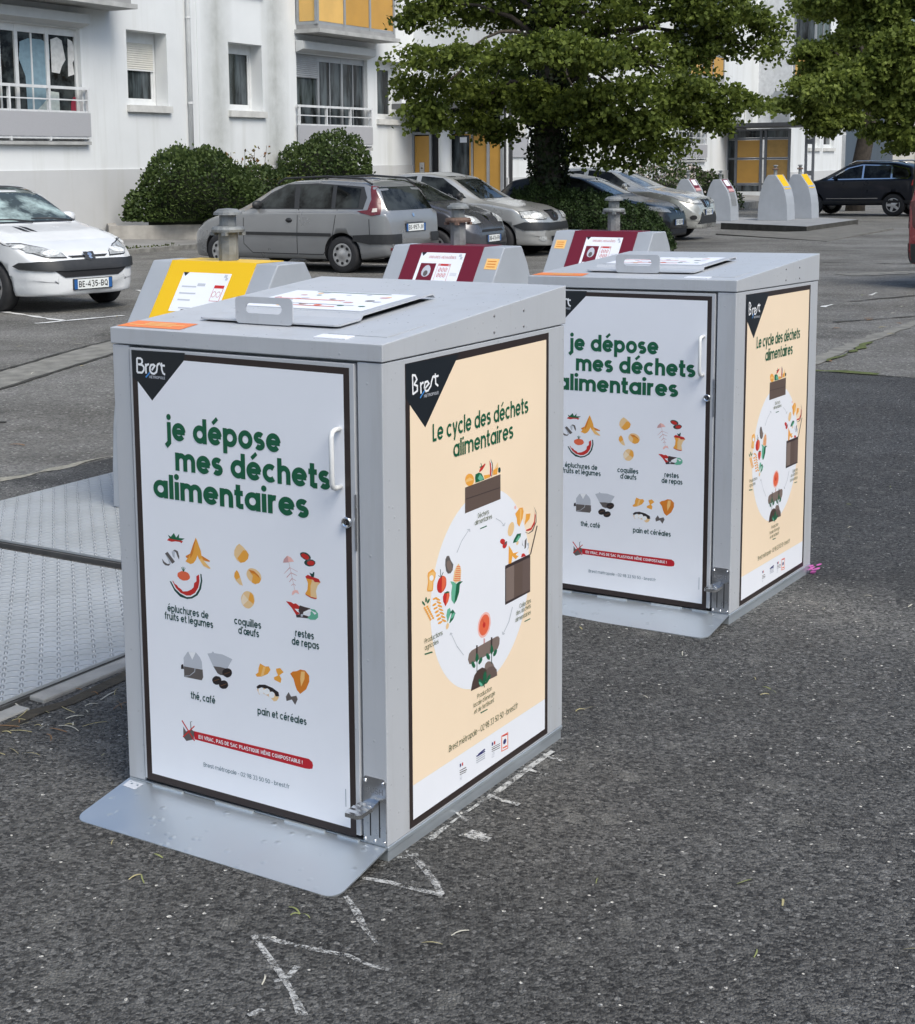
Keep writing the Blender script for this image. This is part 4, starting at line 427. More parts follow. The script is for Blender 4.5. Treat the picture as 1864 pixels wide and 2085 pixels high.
    for x in (.7725, .7985): m.add([(a, -.0031, b) for a, b in ((x - .0018, .062), (x + .0018, .062), (x + .0018, .154), (x - .0018, .154))], [(0, 1, 2, 3)], DARK)
    for x, z in ((.7595, .200), (.8095, .200), (.757, .0525), (.785, .0525), (.812, .0525)): m.lathe([(.0044, 0), (.004, -.0025), (.002, -.004), (0, -.0042)], (x, -.0028, z), CHROME, 10, 'y')
    lay(m, text_polys('PUSH', .760, .809, .170, .0105, .2), lambda x, z, h: (x, -.0031 - h, z), 0, mat('engraved_steel', (.27, .27, .28), .5, .6))
    pp = B(m, 'pedal_plate')
    m = MB(); rows = 9; top = []
    for i in range(rows + 1):
        t = i / rows; y = -.001 - .088 * t; rdg = .0013 * (i % 2) * (t > .25); z = .156 - .008 * t + rdg; hw = .0125 + .0105 * min(1, t * 2.2) - (.006 if i == rows else 0)
        cx = .7855 - .010 * t; top += [(cx - hw, y, z), (cx + hw, y, z)]
    bot = [(x, y, z - .010) for x, y, z in top]; o = len(top)
    fs = [(2 * i, 2 * i + 1, 2 * i + 3, 2 * i + 2) for i in range(rows)] + [(o + 2 * i, o + 2 * i + 2, o + 2 * i + 3, o + 2 * i + 1) for i in range(rows)] + [(2 * i, 2 * i + 2, o + 2 * i + 2, o + 2 * i) for i in range(rows)] + [(2 * i + 1, o + 2 * i + 1, o + 2 * i + 3, 2 * i + 3) for i in range(rows)] + [(2 * rows, 2 * rows + 1, o + 2 * rows + 1, o + 2 * rows)]
    m.add(top + bot, fs, mat('bright_tread', (.88, .89, .9), .2, 1, .08, 40)); B(m, 'foot_pedal', pp)
    # side poster
    fs_ = lambda y, z, h: (W + .0008 + h, y, z)
    m = MB(); m.add([fs_(y, z, 0) for y, z in ((.0965, .0497), (.830, .0497), (.828, 1.1899), (.096, 1.1899))], [(0, 1, 2, 3)], ink('frame'))
    m.add([fs_(.458 + .2585 * math.cos(R(a * 5)), .564 + .2585 * math.sin(R(a * 5)), .00028) for a in range(72)], [tuple(range(72))], ink('pwhite'))
    art(m, SIDE, fs_, .0); logo(m, SLOGO, fs_, .0010)
    T = lambda s, x0, x1, y, xh, c, wt=.24: lay(m, text_polys(s, x0 / 1000, x1 / 1000, y / 1000, xh / 1000, wt), fs_, .0014, ink(c))
    T('Le cycle des déchets', 215.4, 706.9, 987.5, 32.5, 'title', .21); T('alimentaires', 312.7, 622.3, 932, 32.5, 'title', .21)
    for s, a, b, y in (('Déchets', 433.9, 491, 754.7), ('alimentaires', 417, 507.3, 739.4), ('Collectes', 659, 724.4, 459.5), ('des déchets', 639.2, 724.5, 444.5), ('alimentaires', 634.3, 724.6, 426.7), ('Productions', 171, 255, 497), ('agricoles', 170.8, 235.5, 480.5), ('Production', 427.4, 504.4, 277.5), ("locale d'énergie", 408.4, 521.6, 259.4), ('et de fertilisant', 412, 516.8, 241)): T(s, a, b, y, 9.5, 'olive', .15)
    T('Brest métropole - 02 98 33 50 50 - brest.fr', 283, 649.6, 182.5, 13, 'olive', .15); T('MÉTROPOLE', 176.2, 243.8, 1100, 5.4, 'greyl', .2)
    B(m, 'side_poster')
    # folding ramp
    m = MB(); r = .035; A = [(0, -.004), (W, -.004)]
    pts = [(.002, -.004)] + [(.002 + r - r * math.cos(R(a)), -.212 + r - r * math.sin(R(a))) for a in range(0, 91, 15)] + [(W - .002 - r + r * math.sin(R(a)), -.216 + r - r * math.cos(R(a))) for a in range(0, 91, 15)] + [(W - .002, -.004)]
    n = len(pts); zz = lambda y: .0055 + (ZB - .007) * (1 + max(-1, y / .216))
    m.add([(x, y, zz(y) - k * .004) for k in (0, 1) for x, y in pts], [tuple(range(n)), tuple(range(n, 2 * n))[::-1]] + [(i, n + i, n + (i + 1) % n, (i + 1) % n) for i in range(n)], GALVW)
    for x0, x1 in ((.09, .19), (.30, .42), (.52, .64), (.68, .74)): m.box(x0, x1, -.010, -.002, ZB - .004, ZB + .002, GALV)
    m.add([(x, y, zz(y) + .0006) for x, y in ((.012, -.012), (.012, -.040), (.058, -.044), (.062, -.014))], [(0, 1, 2, 3)], ink('greyl'))
    for k in range(4): m.add([(.018 + k * .010 + a, -.018 - (k % 2) * .009 + b, zz(-.02) + .0012) for a, b in ((0, 0), (.006, 0), (.006, .005), (0, .005))], [(0, 1, 2, 3)], ink('soft'))
    B(m, 'access_ramp')
    return root
c1 = make_container(); c2 = copy_tree(c1)
def fr(x, y, z):
    m = Matrix.Identity(4); X = Vector(x).normalized(); Z = Vector(z); Z = (Z - X * X.dot(Z)).normalized(); Y = Z.cross(X)
    for i in range(3): m[i][0], m[i][1], m[i][2] = X[i], Y[i], Z[i]
    return m
m1 = fr(EX, EY, (0, 0, 1)); p = O1 + EX * (-W / 2) + EY * (D / 2); m1.translation = p; c1.matrix_basis = m1
x2 = (.8411953, -.5407314, .0104918); z2 = (.0045221, .0264379, 1.); m2 = fr(x2, None, z2)
m2.translation = Vector((1.1777, 5.3006, -.01606)) + m2.to_3x3() @ Vector((-W / 2, D / 2, 0)); c2.matrix_basis = m2
tag(c1, 'grey food waste container nearest the camera, with the chalk marks beside its base', 'waste container', 'food waste containers with poster doors')
tag(c2, 'farther grey food waste container, partly hidden behind the nearest one', 'waste container', 'food waste containers with poster doors')
# ------------------------------------------------------------------ buried-bin chutes with lifting posts (near row)
UG = mat('unit_grey', (.37, .395, .43), .5, 0, .06, 4, .05, 200)
PROF = [(0, 0), (.005, .2), (.02, .4), (.055, .62), (.12, .85), (.333, 1.163), (.531, 1.163), (.60, 1.06), (.66, .92), (.72, .7), (.755, .45), (.77, .2), (.772, 0)]
def front_y(z):
    for (y0, z0), (y1, z1) in zip(PROF, PROF[1:6]):
        if z0 <= z <= z1: return y0 + (y1 - y0) * (z - z0) / (z1 - z0)
def make_post(par, x, y, z, rust):
    PM = mat('weathered_zinc', (.23, .24, .24), .65, .3, .3, 12, .3, 80); RM = mat('rusty_steel', (.20, .13, .10), .8, .2, .4, 14, .4, 60)
    m = MB(); m.lathe([(0, 0), (.047, 0), (.047, .142), (.04, .146), (.04, .224), (0, .224)], (x, y, z), PM, 8, smooth=False); post = m.build('lifting_post', par)
    m = MB(); m.lathe([(0, .142), (.077, .142), (.08, .154), (.074, .166), (.045, .17)], (x, y, z), RM if rust else PM, 16, smooth=False)
    for a in range(4): m.box(x + .068 * math.cos(a * 1.57 + .5) - .012, x + .068 * math.cos(a * 1.57 + .5) + .012, y + .068 * math.sin(a * 1.57 + .5) - .012, y + .068 * math.sin(a * 1.57 + .5) + .012, z + .126, z + .1425, RM if rust else PM)
    m.build('post_collar', post)
    m = MB(); m.lathe([(.036, .22), (.068, .223), (.066, .235), (.045, .25), (0, .254)], (x, y, z), PM, 16, smooth=False); m.build('post_cap', post)
def make_unit(w, colour, w0, w1, stk, notice, zlow=.62):
    root = empty('waste_chute', Matrix.Identity(4)); cm = flat('paint_' + colour, srgb(*INK[colour]), .4)
    m = MB(); m.prism([(y, z) for y, z in PROF], 0, w, UG); body = m.build('housing', root, .006)
    for q in body.data.polygons: q.use_smooth = False
    # coloured hatch wrapping over the top edge
    zs = [zlow, .74, .85, .94, 1.02, 1.09, 1.163]; line = [(front_y(z) - .004, z) for z in zs]; line[-1] = (.329, 1.167); line += [(.527, 1.167)]
    back = [(y + .003, z - .003) for y, z in line[::-1]]
    m = MB(); m.prism(line + back, w0, w1, cm)
    hatch = m.build('hatch_panel', root)
    def fp(x, z, h): 
        y = front_y(z); return (x, y - .0055 - h, z + h * .5)
    m = MB(); x0, x1, z0, z1 = notice; n = 6
    def q(xa, xb, za, zb, h, c, rows=5): m.add([fp(x, za + (zb - za) * i / rows, h) for i in range(rows + 1) for x in (xa, xb)], [(2 * i, 2 * i + 1, 2 * i + 3, 2 * i + 2) for i in range(rows)], ink(c))
    q(x0, x1, z0, z1, 0, 'pwhite', 1); u = lambda t: x0 + (x1 - x0) * t; v = lambda t: z0 + (z1 - z0) * t
    m.add([fp(*p, .0006) for p in ((u(0), v(1)), (u(.12), v(1)), (u(.06), v(.9)))], [(0, 1, 2)], ink('ink'))
    q(u(.87), u(.93), v(.9), v(.97), .0006, 'greyl'); q(u(.91), u(.96), v(.83), v(.9), .0006, 'greyl')
    T = lambda s, a, b, y, xh, c, wt=.22: lay(m, text_polys(s, u(a), u(b), v(y), xh, wt), fp, .0009, ink(c))
    if colour == 'maroon':
        T('ORDURES MÉNAGÈRES', .2, .82, .84, .0105, 'pinkd')
        q(u(.07), u(.42), v(.06), v(.7), .0006, 'maroon'); q(u(.09), u(.40), v(.07), v(.16), .001, 'pwhite')
        m.add([fp(u(.245 + .10 * math.cos(t * .52)), v(.45 + (.13 if math.sin(t * .52) < 0 else .2) * math.sin(t * .52)), .001) for t in range(12)], [tuple(range(12))], ink('greyl'))
        m.add([fp(u(.245 + .05 * math.cos(t * .52)), v(.42 + .08 * math.sin(t * .52)), .0013) for t in range(12)], [tuple(range(12))], ink('grey'))
        q(u(.47), u(.76), v(.06), v(.7), .0006, 'pinkd'); q(u(.48), u(.75), v(.22), v(.63), .001, 'pwhite'); q(u(.48), u(.75), v(.08), v(.19), .001, 'pwhite'); q(u(.53), u(.70), v(.645), v(.69), .001, 'red')
        for i in range(3):
            for j in range(2):
                for f in stroke([(u(.545 + .07 * i + .028 * math.cos(t * .6283)), v(.53 - .15 * j + .055 * math.sin(t * .6283))) for t in range(11)], .0035): m.add([fp(x, z, .0014) for x, z in f], [(0, 1, 2, 3)], ink('pinkd'))
                for f in stroke([(u(.525 + .07 * i), v(.49 - .15 * j)), (u(.565 + .07 * i), v(.57 - .15 * j))], .003): m.add([fp(x, z, .0016) for x, z in f], [(0, 1, 2, 3)], ink('red'))
        for k in range(3): q(u(.80), u(.95), v(.44 - .03 * k), v(.45 - .03 * k), .0006, 'greyl', 1)
        q(u(.85), u(.90), v(.1), v(.2), .0006, 'greyl', 1)
    else:
        for k, (a, b) in enumerate(((.08, .38), (.08, .42), (.1, .36))): q(u(a), u(b), v(.62 - .17 * k), v(.655 - .17 * k), .0006, 'greyl', 1)
        q(u(.39), u(.55), v(.66), v(.73), .0006, 'greyl', 1); q(u(.18), u(.6), v(.08), v(.11), .0006, 'greyl', 1); q(u(.25), u(.58), v(.03), v(.06), .0006, 'grey', 1)
        q(u(.75), u(.95), v(.3), v(.7), .0006, 'red'); q(u(.758), u(.942), v(.31), v(.62), .001, 'pwhite'); q(u(.76), u(.9), v(.02), v(.12), .0006, 'plateblue', 1)
        for i in range(2):
            for f in stroke([(u(.80 + .09 * i + .038 * math.cos(t * .6283)), v(.47 + .07 * math.sin(t * .6283))) for t in range(11)], .003): m.add([fp(x, z, .0014) for x, z in f], [(0, 1, 2, 3)], ink('pinkd'))
    m.build('notice', hatch)
    if stk is not None:
        m = MB(); fp2 = lambda x, z, h: (x, front_y(z) - .0016 - h, z + h * .5)
        m.add([fp2(x, z, 0) for x, z in ((stk, 1.04), (stk + .085, 1.04), (stk + .085, 1.10), (stk, 1.10))], [(0, 1, 2, 3)], ink('stick2'))
        for k in range(3): m.add([fp2(x, z, .0006) for x, z in ((stk + .012, 1.052 + k * .015), (stk + .07, 1.052 + k * .015), (stk + .07, 1.057 + k * .015), (stk + .012, 1.057 + k * .015))], [(0, 1, 2, 3)], ink('oranged'))
        m.build('sticker', root)
    return root
def place_unit(u, a, b, z, yaw=YAW - .039):
    p = RCP(a, b); M = at(p.x, p.y, z, yaw); u.matrix_basis = M
uy = make_unit(.781, 'yellow', .13, .655, None, (.235, .535, .94, 1.115)); make_post(uy, .40, .43, 1.16, 0); place_unit(uy, -3.136, 2.423, .03)
tag(uy, 'grey bin chute with a yellow front panel behind the nearest food waste container', 'waste chute', 'bin chutes with lifting posts near the food waste containers')
um = make_unit(.781, 'maroon', .12, .645, .69, (.225, .535, .92, 1.125)); make_post(um, .40, .43, 1.16, 1); place_unit(um, -3.171, 4.65, -.01)
tag(um, 'grey bin chute with a maroon front panel between the two food waste containers', 'waste chute', 'bin chutes with lifting posts near the food waste containers')
um2 = make_unit(.781, 'maroon', .16, .66, .03, (.27, .56, .92, 1.125)); make_post(um2, .42, .43, 1.16, 0); place_unit(um2, -3.184, 6.865, -.022)
tag(um2, 'grey bin chute with a maroon front panel behind the farther food waste container', 'waste chute', 'bin chutes with lifting posts near the food waste containers')
# ------------------------------------------------------------------ tread plate platforms
def tread():
    k = NT('tread_plate'); v = k.obj(); sx = k.n('SeparateXYZ'); k.l(v, sx.inputs[0]); P = 1 / .041
    x = k.math('MULTIPLY', sx.outputs[0], P); y = k.math('MULTIPLY', sx.outputs[1], P)
    fx = k.math('FLOOR', x); fy = k.math('FLOOR', y); par = k.math('PINGPONG', k.math('ADD', fx, fy), 1)
    lx = k.math('SUBTRACT', k.math('SUBTRACT', x, fx), .5); ly = k.math('SUBTRACT', k.math('SUBTRACT', y, fy), .5)
    sg = k.math('MULTIPLY_ADD', par, 2, -1); u = k.math('MULTIPLY', k.math('ADD', lx, k.math('MULTIPLY', ly, sg)), .7071); ww = k.math('MULTIPLY', k.math('SUBTRACT', lx, k.math('MULTIPLY', ly, sg)), .7071)
    e = k.math('ADD', k.math('POWER', k.math('DIVIDE', u, .49), 2), k.math('POWER', k.math('DIVIDE', ww, .165), 2)); h = k.math('MAXIMUM', k.math('SUBTRACT', 1, e), 0); h = k.math('POWER', h, .6)
    n = k.noise(v, 3, 6); n2 = k.noise(v, 16, 5)
    c = k.mix(k.ramp(n, [(.35, (0, 0, 0)), (.7, (1, 1, 1))]), (.37, .395, .415), (.47, .50, .53)); c = k.mix(k.math('MULTIPLY', n2, .35), c, (.30, .30, .27)); c = k.mix(k.math('MULTIPLY', h, .55), c, (.56, .59, .62))
    k.l(c, k.b.inputs['Base Color']); k.b.inputs['Metallic'].default_value = .2; k.l(k.math('MULTIPLY_ADD', n, .4, .28), k.b.inputs['Roughness']); k.bump(h, 1.0, .016); MATS['tread'] = k.m; return k.m
TR = tread()
def rc_obj(name, a, b, z=0): return empty(name, Matrix.Translation(RCP(a, b, z)) @ Matrix.Rotation(YAW, 4, 'Z'))
def platform(b0, b1, z, label, sill=True):
    r = rc_obj('tread_platform', -2.6, (b0 + b1) / 2); L = (b1 - b0) / 2
    m = MB(); m.box(-1.12, 1.02, -L + .012, L - .012, z - .012, z, TR); m.build('tread_plate', r, .002)
    m = MB(); m.box(-1.13, 1.03, -L, L, -.02, z - .014, mat('edge_iron', (.10, .10, .10), .7, .4, .3, 9)); m.build('frame', r)
    return tag(r, label, 'platform', 'tread plate platforms under the bin chutes')
platform(-1.1, 1.60, .028, 'galvanised tread plate platform at the left picture edge, the nearer one')
platform(1.69, 4.0, .030, 'galvanised tread plate platform under the yellow bin chute')
platform(4.12, 6.25, -.004, 'galvanised tread plate platform under the maroon bin chute between the containers')
platform(6.35, 8.5, -.014, 'galvanised tread plate platform under the maroon bin chute behind the farther container')
# ------------------------------------------------------------------ ground
def sstep(t): t = max(0, min(1, t)); return t * t * (3 - 2 * t)
FB = [(-99, 0), (1.0, 0), (2.25, -.016), (3.2, -.040), (4.5, -.05), (6.5, -.045), (9.5, 0), (99, 0)]
def HG(x, y):
    d = Vector((x, y, 0)) - O1; a, b = d.dot(EX), d.dot(EY); z = 0
    for (b0, z0), (b1, z1) in zip(FB, FB[1:]):
        if b0 <= b <= b1: z = z0 + (z1 - z0) * sstep((b - b0) / (b1 - b0)) if 0 else z0 + (z1 - z0) * (b - b0) / (b1 - b0)
    z *= sstep((a + 6.5) / 2) * sstep((7 - a) / 3)
    return z + (max(G(y), -.6))
def grid(xs, ys, fn, name, m, parent=None):
    vs = [fn(x, y) for y in ys for x in xs]; n = len(xs)
    fs = [(j * n + i, j * n + i + 1, (j + 1) * n + i + 1, (j + 1) * n + i) for j in range(len(ys) - 1) for i in range(n - 1)]
    mb = MB(); mb.add(vs, fs, m, True); return mb.build(name, parent)
fr_ = lambda a, b, s: [a + s * i for i in range(int(round((b - a) / s)) + 1)]
o = grid([-500, -100, -30] + fr_(-12, 14, .25) + [30, 100, 500], [-300, -60, -15] + fr_(-4, 20, .25) + [26, 60, 120, 800], lambda x, y: (x, y, HG(x, y)), 'ground', OLDA); o['kind'] = 'structure'
def rgrid(a0, a1, b0, b1, h, name, m, s=.25):
    def f(a, b): p = RCP(a, b); return (p.x, p.y, HG(p.x, p.y) + h)
    na = max(1, int((a1 - a0) / s)); nb = max(1, int((b1 - b0) / s))
    o = grid([a0 + (a1 - a0) * i / na for i in range(na + 1)], [b0 + (b1 - b0) * i / nb for i in range(nb + 1)], f, name, m); o['kind'] = 'structure'; return o
rgrid(-4.25, 12, -8, 8.85, .004, 'asphalt_patch', ASPH)
# strips, gutters, cracks (ground details lie as thin sheets)
def strip(pts, wd, h, name, m, jit=0, seed=1, kind='structure'):
    rng = random.Random(seed); L = []
    for i in range(len(pts) - 1):
        a, b = Vector(pts[i]), Vector(pts[i + 1]); n = max(1, int((b - a).length / .12))
        L += [a + (b - a) * k / n for k in range(n)]
    L.append(Vector(pts[-1])); vs = []
    for i, p in enumerate(L):
        t = (L[min(i + 1, len(L) - 1)] - L[max(0, i - 1)]).normalized(); nn = Vector((-t.y, t.x))
        wl, wr = wd / 2 + rng.uniform(-jit, jit), wd / 2 + rng.uniform(-jit, jit)
        for s_ in (nn * wl, -nn * wr): q = p + s_; vs.append((q.x, q.y, HG(q.x, q.y) + h))
    mb = MB(); mb.add(vs, [(2 * i, 2 * i + 1, 2 * i + 3, 2 * i + 2) for i in range(len(L) - 1)], m); o = mb.build(name); o['kind'] = kind; return o
GUT = mat('gutter_concrete', (.19, .185, .165), .9, 0, .35, 6, .4, 60); CRK = mat('crack_dirt', (.045, .044, .038), .95, 0, .4, 8)
SAND = mat('sandy_grit', (.30, .285, .235), .95, 0, .3, 30, .6, 200); MOSS = mat('moss', (.085, .105, .03), .95, 0, .4, 20, .6, 120)
LINE = mat('worn_white_paint', (.62, .62, .60), .7, 0, .3, 18)
xy = lambda a, b: RCP(a, b).xy
strip([xy(-6.2, 2.1), xy(-6.95, 5.0), xy(-7.1, 5.4), xy(-7.83, 7.45), xy(-8.2, 9)], .42, .005, 'gutter', GUT, .012)
for s_, sd_ in ((.23, 2), (-.23, 3)): strip([Vector(xy(a + s_, b + s_ * .35)) for a, b in ((-6.2, 2.1), (-6.95, 5.0), (-7.1, 5.4), (-7.83, 7.45), (-8.2, 9))], .035, .008, 'gutter_joint', CRK, .014, sd_)
strip([xy(-4.32, -2), xy(-4.30, 3.3), xy(-4.28, 6)], .05, .006, 'grit_line', SAND, .035, 5)
strip([xy(-1.47, -2.5), xy(-1.45, .4), xy(-1.46, 1.3)], .06, .0068, 'soil_line', mat('kerb_soil', (.05, .042, .03), .95, 0, .4, 20, .5, 90), .022, 4)
strip([xy(-1.9, 9.0), xy(-1.95, 11), xy(-1.9, 13.2)], .14, .006, 'kerb_line', GUT, .03, 6)
strip([xy(-1.80, 9.4), xy(-1.84, 10.9)], .06, .010, 'moss_strip', MOSS, .04, 7); strip([xy(-1.95, 8.86), xy(-1.25, 8.88)], .10, .012, 'moss_strip', MOSS, .04, 8)
strip([xy(-1.3, 8.85), xy(3, 8.87)], .03, .008, 'joint_line', CRK, .014, 9)
for i, p in enumerate([[(-7, 9.6), (-5.2, 10.2), (-3.3, 10.9)], [(-6.6, 8.9), (-4.6, 9.4), (-2.6, 9.9)], [(5.2, 17.5), (6.8, 18.6), (9.5, 19.5)], [(4.4, 15.3), (5.6, 15.9), (7, 16.0)], [(6, 25), (8, 24), (11, 26)]]): strip(p, .05, .006, 'crack', CRK, .03, 20 + i)
strip([(6.3, 21.7), (9, 22.4)], .55, .006, 'pale_repair', GUT, .1, 31)
for i, p in enumerate([[(-6.5, 19.6), (-4.59, 17.44), (-3.61, 16.25)], [(-3.85, 16.0), (-3.05, 16.75)], [(-3.5, 20.2), (-2.9, 19.2)], [(-1.6, 25.9), (-.68, 25.4), (.1, 24.95)], [(4.7, 16.85), (4.9, 17.15)], [(5.65, 18.25), (5.85, 18.6)]]): strip(p, .07, .0075, 'parking_line', LINE, .026, 40 + i)
# tyre marks: darker travelled bands
DRK = mat('tyre_polished_asphalt', (.11, .108, .10), .7, 0, .35, 4, .3, 200)
# ------------------------------------------------------------------ chalk marks
def chalk_mat():
    k = NT('chalk'); p = k.pos(); n = k.noise(p, 130, 6, .8); n2 = k.noise(p, 30, 4)
    a = k.ramp(k.math('ADD', k.math('MULTIPLY', n, .75), k.math('MULTIPLY', n2, .5)), [(.57, (0, 0, 0)), (.70, (.75, .75, .75))])
    k.b.inputs['Base Color'].default_value = (.58, .58, .565, 1); k.b.inputs['Roughness'].default_value = .95; k.l(a, k.b.inputs['Alpha']); MATS['chalk'] = k.m; return k.m
CH = chalk_mat()
def chalk(pl, wd, sd_): return strip(pl, wd * .72, .0062 + (sd_ % 20) * .00025, 'chalk_mark', CH, wd * .3, sd_)
for i, (pl, wd) in enumerate([([(-.33, 3.071), (-.255, 2.911), (-.233, 2.845), (-.205, 2.755)], .020), ([(-.328, 3.071), (-.241, 3.024), (-.171, 3.0), (-.124, 2.981), (-.078, 2.941), (-.036, 2.923)], .019), ([(-.27, 2.88), (-.244, 2.886), (-.228, 2.94)], .016),
    ([(-.138, 3.242), (-.111, 3.161), (-.086, 3.094), (-.059, 3.02)], .020), ([(-.101, 3.33), (-.035, 3.307), (.014, 3.28), (.085, 3.242)], .018), ([(.003, 3.467), (.041, 3.376), (.065, 3.31), (.083, 3.247)], .022), ([(-.02, 3.43), (.03, 3.45)], .03),
    ([(.14, 3.559), (.171, 3.534), (.204, 3.516)], .030), ([(.162, 3.571), (.198, 3.546)], .018), ([(.216, 3.792), (.247, 3.761), (.297, 3.726)], .020), ([(.336, 3.95), (.364, 3.929), (.383, 3.912)], .018), ([(.387, 4.065), (.411, 4.036), (.439, 4.015)], .016), ([(.133, 3.68), (.153, 3.628)], .014),
    ([(-.311, 2.753), (-.283, 2.775)], .02), ([(.06, 3.52), (.133, 3.645), (.253, 3.825), (.341, 3.955), (.418, 4.08)], .022)]): chalk(pl, wd, 60 + i)
# ------------------------------------------------------------------ litter: straw, seed husks, fallen petals (nobody could count them)
def litter():
    rng = random.Random(11); cols = [mat('straw', (.33, .29, .15), .8), mat('pale_husk', (.44, .42, .35), .85), mat('dry_leaf', (.20, .11, .05), .8), mat('green_bit', (.20, .22, .08), .8)]
    mb = MB()
    def bit(x, y, ln, wd, ang, m, curl=.004, z0=None):
        z = HG(x, y) + .006 if z0 is None else z0; n = 4; vs = []; bend = rng.uniform(-.9, .9)
        px, py, a = x, y, ang
        for i in range(n + 1):
            t = i / n; w_ = wd * (1 - .8 * abs(t - .45)); vs += [(px - math.sin(a) * w_, py + math.cos(a) * w_, z + curl * math.sin(t * 3)), (px + math.sin(a) * w_, py - math.cos(a) * w_, z + curl * math.sin(t * 3) + .001)]
            px += math.cos(a) * ln / n; py += math.sin(a) * ln / n; a += bend / n
        mb.add(vs, [(2 * i, 2 * i + 1, 2 * i + 3, 2 * i + 2) for i in range(n)], m)
    for k in range(150):   # along the kerb of the platform
        a = rng.uniform(-1.56, -1.2); b = rng.uniform(-1.0, 1.1); p = RCP(a - .02, b); bit(p.x, p.y, rng.uniform(.02, .09), rng.uniform(.001, .003), rng.uniform(0, 6.3), rng.choice(cols[:3]))
    for k in range(170):   # scattered over the dark asphalt
        x, y = rng.uniform(-2.2, 3.2), rng.uniform(2.2, 8); bit(x, y, rng.uniform(.012, .05), rng.uniform(.0012, .003), rng.uniform(0, 6.3), rng.choice([cols[0], cols[1], cols[1], cols[3]]))
    for x, y, ln, a in ((-.235, 3.16, .07, 2.0), (-.235, 3.16, .05, -.4), (-.235, 3.16, .035, 3.2), (.55, 4.42, .07, .4), (.55, 4.42, .06, 3.4), (-.95, 2.85, .09, -.6), (-.9, 2.87, .05, 1.2), (-.86, 2.82, .06, -.2), (-.62, 3.36, .08, -1.4), (-.62, 3.36, .06, 3.9)): bit(x, y, ln * .62, .0022, a, cols[3] if rng.random() < .5 else cols[0])
    for k in range(130):
        x, y = rng.uniform(-8, 9), rng.uniform(9, 22); bit(x, y, rng.uniform(.03, .12), rng.uniform(.004, .012), rng.uniform(0, 6.3), rng.choice(cols))
    for k in range(40):
        x, y = rng.uniform(2.8, 6), rng.uniform(12, 17); bit(x, y, rng.uniform(.04, .10), rng.uniform(.01, .03), rng.uniform(0, 6.3), cols[rng.choice([1, 2, 2])])
    return mb.build('litter')
tag(litter(), None, None, None, 'stuff')
m = MB(); 
for k in range(9):
    a = k * 2.4; m.add([(.03 * math.cos(a) * k / 9 + .012 * math.cos(t * 1.05), .03 * math.sin(a) * k / 9 + .009 * math.sin(t * 1.05), .008 + .004 * k + .004 * math.cos(t)) for t in range(6)], [tuple(range(6))], mat('pink_petal', (.55, .12, .40), .7))
o = m.build('fallen_blossom'); p_ = m2 @ Vector((.43, D / 2 - .02, 0)); o.location = p_; tag(o, 'pink fallen blossom at the far bottom corner of the farther food waste container', 'blossom')
# kerb stone in front of the near platform
r = rc_obj('kerb_stone', -1.53, .0)
m = MB(); m.box(-.03, .03, -2.2, .30, -.02, .010, CONC); m.box(-.04, .028, .36, 1.3, -.02, .017, CONC); m.build('kerb_stones', r, .006); tag(r, 'broken concrete kerb edging in front of the nearer tread plate platform', 'kerb')
# ------------------------------------------------------------------ far platform
PZ = .05
def polyslab(pts, z0, z1, m, name, par=None):
    mb = MB(); mb.prism(pts, z0, z1, m, 'z'); return mb.build(name, par)
DK = mat('dark_kerb', (.05, .048, .042), .9, 0, .4, 5, .5, 30)
r = empty('bin_platform', Matrix.Identity(4), 'raised concrete platform under the distant bin chutes with a dark side', 'platform')
polyslab([(8.1, 38.45), (9.58, 35.9), (11.9, 39.6), (10.9, 42.4), (9.7, 41.4)], -.24, .044, DK, 'platform_side', r); polyslab([(8.12, 38.46), (9.58, 35.92), (11.88, 39.6), (10.9, 42.38), (9.71, 41.4)], .046, .05, mat('platform_top', (.25, .255, .26), .7, 0, .15, 2, .2, 60), 'platform_top', r)
polyslab([(7.0, 42.0), (9.5, 41.6), (10.6, 45.5), (8.6, 48.2)], -.3, -.105, MATS['platform_top'], 'platform_slab', r)
r = empty('kerb_edge', Matrix.Identity(4), 'low concrete kerb edge with grass in front of the distant bin platform', 'kerb')
polyslab([(7.3, 35.2), (8.83, 31.5), (11.95, 36.9), (11.7, 39.4), (9.58, 35.85)], -.2, -.06, mat('kerb_concrete', (.13, .125, .112), .9, 0, .3, 3, .4, 40), 'kerb_slab', r); 
# far chutes
def far_unit(colour, x, y, yaw, label):
    root = empty('waste_chute', at(x, y, PZ if colour == 'yellow' else -.104, yaw)); m = MB(); m.prism(PROF, 0, .78, UG); m.build('housing', root, .006)
    cm = flat('paint_' + colour, srgb(*INK[colour]), .4); m = MB(); zs = [.80, .9, .98, 1.06, 1.163]; line = [(front_y(z) - .005, z) for z in zs]; back = [(yy + .003, z) for yy, z in line[::-1]]
    if colour == 'yellow': m.prism(line + back, .08, .66, cm)
    else:
        m.prism(line + back, .12, .66, cm); l2 = [(front_y(z) - .012, z) for z in (.98, 1.06, 1.14)]; m.prism(l2 + [(yy + .003, z) for yy, z in l2[::-1]], .2, .58, ink('pwhite'))
        l3 = [(front_y(z) - .009, z) for z in (.82, .86, .9)]; m.prism(l3 + [(yy + .003, z) for yy, z in l3[::-1]], .16, .62, ink('pinkd')); l4 = [(front_y(z) - .008, z) for z in (.42, .5, .6, .72, .78)]; m.prism(l4 + [(yy + .003, z) for yy, z in l4[::-1]], .16, .62, mat('grey_hatch', (.22, .23, .24), .5))
    m.build('hatch_panel', root); make_post(root, .4, .44, 1.163, colour == 'yellow')
    return tag(root, label, 'waste chute', 'bin chutes on the distant raised platform')
FY = math.atan2(.879, .477)
